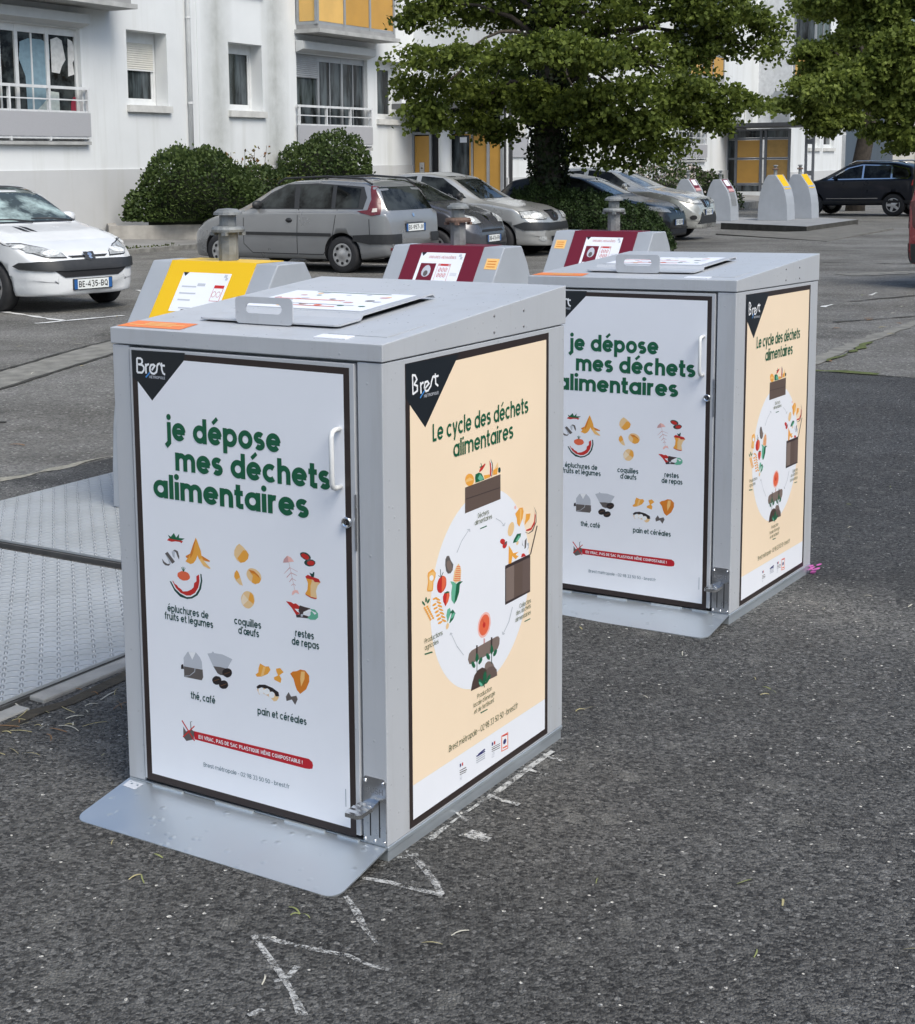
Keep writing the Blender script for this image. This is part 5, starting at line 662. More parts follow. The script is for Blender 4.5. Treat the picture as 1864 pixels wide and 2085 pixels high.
far_unit('yellow', 9.98, 39.29, FY, 'distant yellow-hatched grey bin chute, left of the yellow pair')
far_unit('yellow', 10.91, 40.4, FY, 'distant yellow-hatched grey bin chute nearer the dark blue car')
far_unit('maroon', 9.38, 43.2, FY, 'distant maroon-hatched grey bin chute, nearer the yellow pair')
far_unit('maroon', 8.78, 44.9, FY, 'distant maroon-hatched grey bin chute partly hidden by the pale crossover')
# ------------------------------------------------------------------ apartment block
WD = Vector((.477, .879, 0)).normalized(); WN = Vector((WD.y, -WD.x, 0)); P0 = Vector((-5.902, 35.5, 0))
WR = math.atan2(WD.y, WD.x)
def wm(s, off): p = P0 + WD * s + WN * off; return Matrix.Translation(p) @ Matrix.Rotation(WR, 4, 'Z')   # local x along wall, -y out of wall
FRM = mat('white_frame', (.68, .69, .69), .4, 0, .06, 5); FGR = mat('grey_frame', (.33, .345, .36), .45, .2, .08, 4); SHUT = mat('shutter_cream', (.60, .585, .53), .6, 0, .06, 3); SILL = mat('stone_sill', (.58, .575, .55), .8, 0, .12, 4, .2, 40)
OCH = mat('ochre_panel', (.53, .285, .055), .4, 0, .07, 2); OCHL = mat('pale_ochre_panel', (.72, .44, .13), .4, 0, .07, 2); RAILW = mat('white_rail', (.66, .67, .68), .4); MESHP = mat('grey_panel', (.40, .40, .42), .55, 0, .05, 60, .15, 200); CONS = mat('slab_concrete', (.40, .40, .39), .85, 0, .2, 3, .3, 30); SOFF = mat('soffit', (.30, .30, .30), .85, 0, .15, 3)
def wall_with_holes(mb, s0, s1, z0, z1, holes, m, th=.45, depth=.42):
    """wall plate in local x/z at y 0 with rectangular openings, reveals included"""
    xs = sorted({s0, s1, *[h[0] for h in holes], *[h[1] for h in holes]}); zs = sorted({z0, z1, *[h[2] for h in holes], *[h[3] for h in holes]})
    for a, b in zip(xs, xs[1:]):
        for c, d in zip(zs, zs[1:]):
            if not any(h[0] - 1e-6 <= a and b <= h[1] + 1e-6 and h[2] - 1e-6 <= c and d <= h[3] + 1e-6 for h in holes): mb.add([(a, 0, c), (b, 0, c), (b, 0, d), (a, 0, d)], [(0, 1, 2, 3)], m)
    for a, b, c, d in holes:
        q = depth; mb.add([(a, 0, c), (b, 0, c), (b, 0, d), (a, 0, d), (a, q, c), (b, q, c), (b, q, d), (a, q, d)], [(0, 4, 5, 1), (1, 5, 6, 2), (2, 6, 7, 3), (3, 7, 4, 0)], m)
    mb.add([(s0, th, z0), (s1, th, z0), (s1, th, z1), (s0, th, z1)], [(3, 2, 1, 0)], m)
    mb.add([(s0, 0, z0), (s0, th, z0), (s0, th, z1), (s0, 0, z1)], [(3, 2, 1, 0)], m); mb.add([(s1, 0, z0), (s1, th, z0), (s1, th, z1), (s1, 0, z1)], [(0, 1, 2, 3)], m)
    mb.add([(s0, 0, z1), (s1, 0, z1), (s1, th, z1), (s0, th, z1)], [(0, 1, 2, 3)], m)
def small_window(par, x0, x1, z0, z1, shut, sash=None, dep=.36):
    """deep-set window: frame, pane, optional half-closed roller shutter, sill"""
    m = MB(); t = .07; y = dep; xe = x0 + .9 if sash is None else sash
    m.box(x0, x0 + t, y - .05, y, z0, z1, FRM); m.box(x1 - t, x1, y - .05, y, z0, z1, FRM); m.box(x0 + t, x1 - t, y - .05, y, z0, z0 + .1, FRM); m.box(x0 + t, x1 - t, y - .05, y, z1 - .24, z1, FRM)
    m.box(x0 + t, x0 + t + .06, y - .03, y, z0 + .1, z1 - .24, FRM); m.box(x1 - t - .06, x1 - t, y - .03, y, z0 + .1, z1 - .24, FRM); m.box(x0 + t + .06, x1 - t - .06, y - .03, y, z0 + .1, z0 + .17, FRM)
    f = m.build('window', par)
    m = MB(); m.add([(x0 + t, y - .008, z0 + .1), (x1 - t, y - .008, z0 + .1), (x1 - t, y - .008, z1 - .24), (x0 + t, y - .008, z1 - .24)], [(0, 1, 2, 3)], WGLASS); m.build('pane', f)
    if shut > 0:
        m = MB(); n = int(shut / .05)
        for k in range(n): zt_ = z1 - .24 - k * .05; m.add([(x0 + t, y - .052, zt_ - .05), (x1 - t, y - .052, zt_ - .05), (x1 - t, y - .062, zt_ - .025), (x0 + t, y - .062, zt_ - .025), (x0 + t, y - .052, zt_), (x1 - t, y - .052, zt_)], [(0, 1, 2, 3), (3, 2, 5, 4)], SHUT)
        m.box(x0 + t, x1 - t, y - .065, y - .04, zt_ - .08, zt_ - .05, FRM); m.build('roller_shutter', f)
    m = MB(); m.box(x0 - .06, x1 + .5 if 0 else x1 + .08, -.09, dep - .05, z0 - .16, z0 - .005, SILL); m.build('sill', f)
def railing(par, x0, x1, z0, z1, posts, y=-.09):
    m = MB(); t = .022; zm = z0 + (z1 - z0) * .545
    for z, r_ in ((z1, .03), (zm, .02), ((z1 + zm) / 2, .014), (z0 + .05, .025)): m.box(x0, x1, y - r_, y + r_, z - r_, z + r_, RAILW)
    for x in posts: m.box(x - t, x + t, y - .034, y + .034, z0 - .02, z1 - .031, RAILW)
    m.box(x0, x1, y - .02, y + .05, z0 - .10, z0 - .03, CONS); f = m.build('railing', par)
    m = MB(); m.box(x0 + .02, x1 - .02, y - .038, y - .035, z0 + .076, zm - .021, MESHP); m.build('infill_panel', f)
def bay_ground(par, x0, x1, z0, z1, dep, shut_left=0, cols=3, clothes=False, fm=FRM):
    """wide ground-floor glazing behind a railing, with roller box above"""
    m = MB(); y = dep; t = .07
    xs = [x0 + (x1 - x0) * i / cols for i in range(cols + 1)]
    for i, x in enumerate(xs): w_ = t if i in (0, cols) else .05; m.box(max(x0, x - w_), min(x1, x + w_), y - .06, y, z0, z1, fm)
    m.box(x0 + t, x1 - t, y - .055, y - .005, z1 - .16, z1, fm); m.box(x0 + t, x1 - t, y - .055, y - .005, z0, z0 + .12, fm)
    for i in range(cols):
        if i % 3 != 0: xm = (xs[i] + xs[i + 1]) / 2; m.box(xm - .022, xm + .022, y - .045, y - .01, z0 + .12, z1 - .16, fm)
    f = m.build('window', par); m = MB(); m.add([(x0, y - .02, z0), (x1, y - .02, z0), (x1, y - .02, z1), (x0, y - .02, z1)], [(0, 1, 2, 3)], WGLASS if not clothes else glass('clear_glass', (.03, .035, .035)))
    m.build('pane', f)
    if shut_left:
        m = MB(); n = 12
        for k in range(n): zt_ = z1 - k * .052; m.add([(x0 + t, y - .062, zt_ - .052), (xs[1] - .05, y - .062, zt_ - .052), (xs[1] - .05, y - .074, zt_ - .026), (x0 + t, y - .074, zt_ - .026), (x0 + t, y - .062, zt_), (xs[1] - .05, y - .062, zt_)], [(0, 1, 2, 3), (3, 2, 5, 4)], FGR)
        m.build('roller_shutter', f)
    m = MB(); m.prism([(-.02, z1 + .02), (-.26, z1 + .10), (-.26, z1 + .30), (-.02, z1 + .34)], x0 - .05, x1 + .05, mat('roller_box', (.52, .53, .53), .5, 0, .06, 4), 'x'); m.build('shutter_box', par)
def balcony(par, x0, x1, zs, y1=-.68, hp=1.0, up=2.3, cols=3):
    """projecting slab with ochre panels and a glazed upper part"""
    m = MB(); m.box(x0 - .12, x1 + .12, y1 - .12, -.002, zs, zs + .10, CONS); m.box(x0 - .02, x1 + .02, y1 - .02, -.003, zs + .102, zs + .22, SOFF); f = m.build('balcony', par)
    m = MB(); zb_, zt_ = zs + .23, zs + .23 + hp; xs = [x0 + (x1 - x0) * i / cols for i in range(cols + 1)]
    for x in xs: m.box(x - .045, x + .045, y1, y1 + .09, zs + .222, zt_ + up, FGR)
    for z in (zs + .25, zt_, zt_ + up - .05): m.box(x0 + .046, x1 - .046, y1 + .02, y1 + .07, z - .03, z + .05, FGR)
    m.box(x0 - .03, x0 + .03, -.09, -.004, zs + .222, zt_ + up, FGR)
    for z in (zs + .25, zt_): m.box(x0 - .024, x0 + .024, y1 + .091, -.091, z - .03, z + .05, FGR)
    m.build('balcony_frame', f)
    m = MB()
    for i in range(cols): m.box(xs[i] + .05, xs[i + 1] - .05, y1 + .03, y1 + .045, zb_ + .08, zt_ - .035, OCHL if i == 0 else OCH)
    m.box(x0 - .008, x0 + .008, y1 + .095, -.095, zb_ + .08, zt_ - .035, OCHL); m.build('ochre_panel', f)
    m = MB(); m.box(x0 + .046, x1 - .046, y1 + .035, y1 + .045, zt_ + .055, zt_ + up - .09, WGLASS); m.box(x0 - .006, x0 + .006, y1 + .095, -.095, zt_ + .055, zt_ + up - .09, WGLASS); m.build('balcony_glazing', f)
def downpipe(par, x, z0, z1, m_, r_=.055, y=-.07):
    m = MB(); m.tube([(x, y, z0), (x, y, z1)], r_, m_, 10)
    for z in np.arange(z0 + .8, z1, 2.0): m.lathe([(r_ + .012, -.03), (r_ + .012, .03)], (x, y, z), m_, 10)
    m.build('downpipe', par)
def stain_mat(xc, hw):
    k = NT('rain_stain'); v = k.obj(); sx = k.n('SeparateXYZ'); k.l(v, sx.inputs[0]); t = k.math('SUBTRACT', 1, k.math('DIVIDE', k.math('ABSOLUTE', k.math('SUBTRACT', sx.outputs[0], xc)), hw)); n = k.noise(v, 2.2, 7, .7)
    a = k.math('MULTIPLY', k.math('MAXIMUM', t, 0), k.math('MULTIPLY', n, .55)); k.l(a, k.b.inputs['Alpha']); k.b.inputs['Base Color'].default_value = (.30, .31, .27, 1); k.b.inputs['Roughness'].default_value = .9; return k.m
def block(name, s0, s1, off, holes, label, top=13.5, plinth=1.55, wallm=WALL):
    r = empty(name, wm(0, off), label, 'building')
    m = MB(); wall_with_holes(m, s0, s1, plinth, top, holes, wallm); m.build('wall', r)
    m = MB(); m.box(s0, s1, -.035, .45, -.6, plinth - .002, PLINTH); m.build('plinth', r)
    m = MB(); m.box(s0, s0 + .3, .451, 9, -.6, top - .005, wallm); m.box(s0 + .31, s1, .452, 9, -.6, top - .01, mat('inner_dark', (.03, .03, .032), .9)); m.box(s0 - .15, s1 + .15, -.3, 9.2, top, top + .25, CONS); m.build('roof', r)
    return r
# block A
hA = [(-5.80, -2.0, 2.1, 4.56), (-.41, 1.08, 3.0, 4.67), (3.6, 5.1, 2.97, 4.64), (6.75, 10.58, 2.05, 4.55), (11.15, 12.65, 2.9, 4.6), (-5.8, -2, 5.3, 7.6), (-.41, 1.08, 6, 7.5), (3.6, 5.1, 6, 7.5), (6.75, 10.58, 5.3, 7.6), (11.15, 12.65, 6.0, 7.5)]
bA = block('apartment_block', -60, 13.45, 0, hA, 'white apartment block behind the white hatchback and the round hedges', top=12.5)
small_window(bA, -.41, 1.08 - .02, 3.0, 4.67, .62, dep=.40); small_window(bA, 3.6, 5.1, 2.97, 4.64, 0, dep=.40); small_window(bA, 11.15, 12.65, 2.9, 4.6, 0, dep=.40)
for x0 in (-.41, 3.6, 11.15): small_window(bA, x0, x0 + 1.48, 6, 7.5, 0)
bay_ground(bA, -5.8, -2.0, 2.1, 4.56, .16, cols=4, clothes=True); railing(bA, -6.0, -1.88, 2.19, 3.29, (-5.9, -4.4, -3.2, -1.95))
bay_ground(bA, 6.75, 10.58, 2.05, 4.55, .16, 1, cols=3, fm=FGR); railing(bA, 6.62, 10.66, 2.08, 3.16, (6.7, 8.1, 9.4, 10.6))
balcony(bA, -6.2, -1.1, 5.02); balcony(bA, 6.8, 11.0, 5.05)
downpipe(bA, 1.86, .3, 12.4, FRM); m = MB(); m.box(2.28, 2.42, -.012, -.002, 1.6, 12.4, WALL); m.build('joint_strip', bA)
for xc, hw in ((3.1, .75), (5.7, .7)):
    m = MB(); m.add([(xc - hw, -.003, 1.6), (xc + hw, -.003, 1.6), (xc + hw, -.003, 12.3), (xc - hw, -.003, 12.3)], [(0, 1, 2, 3)], stain_mat(xc, hw)); m.build('wall_stain', bA)
# laundry behind the left glazing
def cloth(name, pts, z, y, c, label):
    m = MB(); n = len(pts); rng = random.Random(len(pts)); vs = [(x, y + .003 * math.sin(7 * x + 3 * zz), zz) for x, zz in pts]; m.add(vs + [(a, b + .004, c_) for a, b, c_ in vs], [tuple(range(n)), tuple(range(n, 2 * n))[::-1]] + [(i, (i + 1) % n, n + (i + 1) % n, n + i) for i in range(n)], mat(name + '_cloth' + str(c[0]), c, .9, 0, .15, 8)); o = m.build(name); o.matrix_basis = wm(.5, 0); tag(o, label, 'laundry', 'laundry hanging in the left window'); return o
cloth('hanging_shirt', [(-4.25, 4.2), (-4.0, 4.28), (-3.6, 4.28), (-3.35, 4.2), (-3.35, 3.9), (-3.5, 3.5), (-3.52, 2.7), (-4.1, 2.7), (-4.12, 3.5), (-4.3, 3.85)], 0, .130, (.20, .30, .36), 'pale blue shirt hanging behind the left window with the railing')
cloth('white_blouse', [(-3.3, 4.3), (-3.1, 4.36), (-2.95, 4.3), (-2.85, 3.9), (-2.98, 3.75), (-3.05, 3.6), (-3.3, 3.62)], 0, .131, (.66, .66, .64), 'white top hanging next to the pale blue shirt behind the left window')
cloth('hanging_vest', [(-2.75, 4.35), (-2.6, 4.3), (-2.5, 4.0), (-2.62, 3.85), (-2.58, 3.6), (-2.78, 3.55)], 0, .132, (.68, .67, .65), 'white vest hanging rightmost behind the left window with the railing')
cloth('hanging_towel', [(-3.9, 3.25), (-3.1, 3.2), (-3.1, 2.45), (-3.9, 2.4)], 0, .129, (.5, .56, .54), 'pale towel low behind the railing of the left window')
cloth('red_bottle', [(-2.72, 3.0), (-2.64, 3.12), (-2.56, 3.12), (-2.5, 3.0), (-2.46, 2.5), (-2.74, 2.5)], 0, .1295, (.32, .03, .06), 'dark red bottle standing behind the railing of the left window')
# entrance on the return wall between blocks A and B
EM = Matrix.Translation(P0 + WD * 13.40) @ Matrix.Rotation(WR - math.pi / 2, 4, 'Z')     # local x = outwards (off), -y = towards viewer
ent = empty('entrance_porch', EM, 'building entrance with ochre panels and a dark doorway behind the light silver saloon', 'entrance')
m = MB(); 
for x in (.02, .62, .95, 2.0, 2.55, 3.0): m.box(x - .04, x + .04, -.10, -.01, .0, 3.2, FGR)
m.box(-.05, 3.15, -1.3, -.0, 3.2, 3.36, mat('porch_roof', (.16, .165, .17), .6)); m.box(-.02, 3.04, -.11, -.012, 2.46, 2.54, FGR); m.box(-.02, 3.1, -.008, 0, 0, 3.2, mat('inner_dark', (.03, .03, .032), .9)); m.build('porch_frame', ent)
m = MB(); m.box(.07, .57, -.06, -.04, .1, 2.42, OCH); m.box(2.06, 2.5, -.06, -.04, .1, 2.46, OCH); m.box(2.6, 2.94, -.06, -.04, .1, 2.46, OCH); m.box(1.955, 1.99, -.12, -.105, .1, 2.45, OCH); m.box(1.45, 2.05, -.07, -.03, 2.42, 2.55, OCH); m.build('ochre_panel', ent)
m = MB(); m.box(.24, .40, -.085, -.061, .75, 1.62, STEEL); m.lathe([(.03, 0), (0, -.01)], (.32, -.086, 1.45), DARK, 10, 'y'); m.build('intercom', ent)
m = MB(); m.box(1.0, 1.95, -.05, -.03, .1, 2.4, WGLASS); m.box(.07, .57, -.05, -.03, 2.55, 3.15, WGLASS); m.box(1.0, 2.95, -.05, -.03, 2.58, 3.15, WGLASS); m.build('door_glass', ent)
m = MB(); m.lathe([(.2, .1), (.2, 3.2)], (1.25, -.35, 0), WALL, 14); m.build('column', ent)
m = MB(); m.lathe([(.05, .3), (.16, 0), (.14, -.0), (0, .02)], (1.75, -.5, 2.75), ink('pwhite'), 12); m.build('porch_lamp', ent)
m = MB(); m.box(1.62, 1.85, -.09, -.075, 2.2, 2.36, ink('pwhite')); m.build('door_notice', ent)
# block B
hB = [(13.75, 14.95, 1.8, 3.4), (18.75, 20.2, 2.5, 4.1), (28.9, 32.8, 1.55, 4.0), (36.6, 38.1, 2.95, 4.5), (38.6, 40, 2.95, 4.5), (28.9, 32.8, 5.0, 7.6), (18.75, 20.2, 5.6, 7.1)]
bB = block('apartment_block', 13.45, 40.9, 3.1, hB, 'white apartment block section behind the big tree, between the two entrances', plinth=1.15, top=12)
small_window(bB, 18.75, 20.2, 2.5, 4.1, 0); small_window(bB, 36.6, 38.1, 2.95, 4.5, 0); small_window(bB, 38.6, 40, 2.95, 4.5, .4); small_window(bB, 18.75, 20.2, 5.6, 7.1, 0)
m = MB(); m.box(13.75, 14.95, .1, .14, 2.35, 3.4, SHUT); m.box(13.72, 14.98, -.05, -.02, 1.75, 2.32, MESHP)
for k in range(3): m.box(13.7, 15.0, -.06, -.055, 2.4 + k * .1, 2.42 + k * .1, RAILW)
m.build('window', bB)
bay_ground(bB, 28.9, 32.8, 1.55, 4.0, .16, 0, cols=4); railing(bB, 28.75, 32.95, 1.62, 2.72, (28.85, 30.2, 31.5, 32.85)); balcony(bB, 28.8, 33.2, 4.55, hp=.9, up=2.4)
downpipe(bB, 13.6, 0, 11.8, mat('dark_pipe', (.10, .10, .105), .5)); downpipe(bB, 17.8, 0, 11.8, mat('dark_pipe', (.10, .10, .105), .5), .09); downpipe(bB, 21.7, 0, 11.8, FRM, .1)
# block C
hC = [(44.2, 46.4, 2.1, 4.3), (47.2, 49.4, 2.1, 4.3), (44.2, 46.4, 5.1, 7.2)]
bC = block('apartment_block', 40.9, 51.5, 4.6, hC, 'white apartment block section at the far end, right of the shelter-like entrance', plinth=1.0, top=12)
for x0 in (44.2, 47.2): small_window(bC, x0, x0 + 2.2, 2.1, 4.3, 1.4, dep=.2)
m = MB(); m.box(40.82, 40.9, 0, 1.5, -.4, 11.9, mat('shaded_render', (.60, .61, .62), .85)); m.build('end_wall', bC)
m = MB(); m.box(40.7, 40.8, .05, .75, 2.6, 4.6, FGR); m.build('window', bC)
balcony(bC, 41.0, 43.6, 4.9, y1=-1.0, hp=1.05, up=1.7, cols=2); balcony(bC, 41.0, 43.6, 7.9, y1=-1.0, hp=1.05, up=1.7, cols=2)
downpipe(bC, 51.3, 0, 11.8, FRM, .1)
# right entrance shelter
SM = Matrix.Translation(P0 + WD * 36.3 + WN * 2.98) @ Matrix.Rotation(WR - math.pi / 2, 4, 'Z')
sh = empty('entrance_shelter', SM, 'glazed entrance shelter with ochre panels and a flat dark roof behind the far bin chutes', 'entrance')
SG = mat('shelter_steel', (.17, .18, .20), .5, .4)
m = MB()
for x in (.1, .48, 1.55, 1.75, 2.75): m.box(x - .05, x + .05, -.1, 0, -.4, 2.85, SG)
for z in (.55, 1.62, 2.45, 2.82): m.box(.151, 2.70, -.08, -.02, z - .04, z + .04, SG)
for x in (3.45, 3.75): m.box(x - .05, x + .05, -.1, 0, -.4, 2.95, SG)
for z in (1.0, 2.3): m.box(3.5, 3.7, -.08, -.02, z - .1, z + .1, SG)
m.build('shelter_frame', sh)
m = MB(); m.box(-.3, 4.3, -1.3, 2.4, 2.93, 3.09, mat('canopy_dark', (.05, .052, .058), .6)); m.build('shelter_roof', sh)
m = MB()
for x0, x1 in ((.54, 1.49), (1.81, 2.69)):
    for z0, z1 in ((.6, 1.57), (1.67, 2.40)): m.box(x0, x1, -.06, -.04, z0, z1, OCH if x0 < 1 else mat('dull_ochre_panel', (.40, .24, .07), .5))
m.build('ochre_panel', sh)
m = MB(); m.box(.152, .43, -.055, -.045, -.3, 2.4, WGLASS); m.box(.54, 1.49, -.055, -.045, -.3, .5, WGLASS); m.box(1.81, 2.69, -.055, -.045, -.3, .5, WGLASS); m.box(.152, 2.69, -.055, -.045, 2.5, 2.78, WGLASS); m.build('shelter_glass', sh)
m = MB(); m.box(-.5, 2.9, -.9, -.7, -.5, .25, WALL); o = m.build('low_wall'); o.matrix_basis = SM; tag(o, 'low white wall before the glazed entrance shelter', 'wall')
# block across the street: out of frame, but the panes and car glass mirror it
r = empty('apartment_block', Matrix.Translation(P0 + WN * 50) @ Matrix.Rotation(WR + math.pi, 4, 'Z'), 'white apartment block across the street, seen only mirrored in the windows', 'building')
hO = [(x, x + 3.4, z, z + 1.9) for x in range(-58, 56, 9) for z in (1.8, 4.8, 7.8)] + [(x + 5, x + 6.4, z, z + 1.5) for x in range(-58, 56, 9) for z in (2.2, 5.2, 8.2)]
m = MB(); wall_with_holes(m, -60, 60, -.5, 11.5, hO, WALL); m.build('wall', r); m = MB(); m.box(-60, 60, .46, 9, -.5, 11.4, MATS['inner_dark']); m.box(-60, 60, -.3, 9.2, 11.5, 11.8, CONS); m.build('roof', r)
m = MB()
for x in range(-58, 56, 9):
    for z in (4.6, 7.6): m.box(x - .2, x + 3.6, -.8, -.1, z, z + 1.0, OCH)
m.build('ochre_panel', r)
# beige house far right
r = empty('beige_house', Matrix.Translation((27.0, 84, 0)) @ Matrix.Rotation(.12, 4, 'Z'), 'beige house far at the right behind the leaning tree trunk', 'building')
m = MB(); m.box(0, 16, 0, 8, -1, 7.5, BEIGE); m.build('wall', r)
for x in (4.0, 8.6):
    m = MB(); m.box(x, x + 1.9, -.06, -.01, 1.6, 3.6, FRM); f = m.build('window', r); m = MB()
    for k in range(9): m.box(x + .15, x + 1.75, -.09, -.062, 1.75 + k * .2, 1.93 + k * .2, ink('pwhite'))
    m.build('roller_shutter', f)
m = MB(); m.box(-.3, 16.3, -.4, 8.4, 7.5, 7.8, CONS); m.build('roof', r); m = MB(); m.tube([(6.9, -.1, -.8), (6.9, -.1, 3.2)], .05, SG); m.tube([(1.4, -.1, -.8), (1.4, -.1, 7)], .07, SG); m.build('downpipe', r)
m = MB(); m.box(0, 7, 0, .1, -.6, 1.2, mat('dark_fence', (.03, .032, .035), .7)); o = m.build('dark_fence'); o.matrix_basis = at(23.3, 78, 0, .1); tag(o, 'low black fence beyond the dark blue car', 'fence')
# pavement along the block and planter
def wq(s, off, z): p = P0 + WD * s + WN * off; return (p.x, p.y, z)
m = MB(); PAV = mat('pavement', (.22, .215, .205), .9, 0, .25, 1.2, .3, 60)
def slab(sa, sb, o0, o1):
    vs = [wq(sa, o0, .2), wq(sb, o0, .12), wq(sb, o1, .0), wq(sa, o1, .045)]; m.add(vs + [(x, y, z - .5) for x, y, z in vs], [(0, 1, 2, 3)[::-1], (3, 2, 6, 7)[::-1], (1, 5, 6, 2), (0, 3, 7, 4)], PAV)
slab(-25, 3.8, 0, 3.25); slab(3.802, 13.4, 0, 5.0); slab(13.402, 60, 3.1, 6.3); o = m.build('pavement'); o['kind'] = 'structure'
KS = mat('granite_kerb', (.20, .195, .18), .9, 0, .4, 5, .5, 30); m = MB()
def kerb(sa, sb, of): 
    vs = [wq(sa, of, .05), wq(sb, of, .01), wq(sb, of + .16, .005), wq(sa, of + .16, .045)]; m.add(vs + [(x, y, z - .5) for x, y, z in vs], [(3, 2, 1, 0), (3, 7, 6, 2), (0, 1, 5, 4), (1, 2, 6, 5), (0, 4, 7, 3)], KS)
kerb(-25, 3.8, 3.252); kerb(3.802, 13.4, 5.002); kerb(13.402, 60, 6.302); o = m.build('kerb'); o['kind'] = 'structure'
# ------------------------------------------------------------------ vegetation
def leaf_mesh(name, P, size, m, parent, seed, droop=.3, nrm=None, flatten=0.0):
    """one kite-shaped leaf per point (numpy)"""
    rs = np.random.RandomState(seed); n = len(P)
    a = rs.normal(size=(n, 3)); a[:, 2] -= droop; a /= np.linalg.norm(a, axis=1)[:, None]
    b = rs.normal(size=(n, 3)); 
    if nrm is not None: b = b * .7 + nrm
    b[:, 2] += flatten
    b -= a * (a * b).sum(1)[:, None]; b /= np.linalg.norm(b, axis=1)[:, None]; c = np.cross(a, b)
    s = size * rs.uniform(.65, 1.3, n)[:, None]
    v = np.stack([P, P + a * s * .55 + c * s * .48, P + a * s, P + a * s * .55 - c * s * .48], 1).reshape(-1, 3)
    me = bpy.data.meshes.new(name); me.vertices.add(4 * n); me.vertices.foreach_set('co', v.astype(np.float32).ravel())
    me.loops.add(4 * n); me.loops.foreach_set('vertex_index', np.arange(4 * n, dtype=np.int32)); me.polygons.add(n)
    me.polygons.foreach_set('loop_start', np.arange(0, 4 * n, 4, dtype=np.int32)); me.polygons.foreach_set('loop_total', np.full(n, 4, dtype=np.int32)); me.update(); me.validate()
    me.materials.append(m); o = bpy.data.objects.new(name, me); COL.objects.link(o); o.parent = parent; return o
LEAF = leafm('tree_leaf', (.042, .066, .012), (.23, .285, .055)); LEAF2 = leafm('tree_leaf_light', (.06, .09, .015), (.28, .34, .075)); HEDGE = leafm('hedge_leaf', (.020, .040, .012), (.11, .155, .045), .2); YEW = leafm('yew_needle', (.012, .026, .008), (.045, .075, .020), .15); IVY = leafm('ivy_leaf', (.010, .018, .006), (.035, .05, .016), .15)
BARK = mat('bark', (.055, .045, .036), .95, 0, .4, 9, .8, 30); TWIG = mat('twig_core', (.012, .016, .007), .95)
F_, CX_, CY_ = 3099.66, 815.85, 804.28
def pix(u, v, Y):
    """a place in the scene given the depth it stands at"""
    q = Vector(((u - CX_) / F_, 1, -(v - CY_) / F_)); d = RC.transposed() @ q; return Vector((0, 0, 1.6526)) + d * (Y / d.y)
def crown(name, boughs, n_spray, per, size, m, par, seed, origin):
    """boughs: ellipsoids (centre, radii, weight) filled with drooping sprays of leaves"""
    rs = np.random.RandomState(seed); P = []
    tot = sum(w_ for _, _, w_ in boughs)
    for c, r, w_ in boughs:
        k = max(1, int(n_spray * w_ / tot)); d = rs.normal(size=(k, 3)); d /= np.linalg.norm(d, axis=1)[:, None]; d *= rs.uniform(.25, 1, k)[:, None] ** .5
        C = np.array(c) + d * np.array(r)
        for q in C:
            kk = rs.randint(per // 2, per * 3 // 2); ang = rs.uniform(0, 6.28); ln = rs.uniform(.25, .6)
            t = rs.uniform(0, 1, kk); dx = np.stack([np.cos(ang) * t * ln, np.sin(ang) * t * ln, -.35 * t * t * ln], 1)
            P.append(q + dx + rs.normal(size=(kk, 3)) * np.array([.055, .055, .04]))
    P = np.concatenate(P) - np.array(origin); return leaf_mesh(name, P, size, m, par, seed, .5, None, .8)
def limb(mb, a, b, r0, r1, sag, m, rng, n=7):
    a, b = Vector(a), Vector(b); pts = []
    for i in range(n + 1):
        t = i / n; p = a.lerp(b, t); p.z += sag * math.sin(math.pi * t); p += Vector((rng.uniform(-1, 1), rng.uniform(-1, 1), rng.uniform(-1, 1))) * .06 * (0 < i < n); pts.append(p)
    mb.tube(pts, [r0 + (r1 - r0) * i / n for i in range(n + 1)], m, 7)
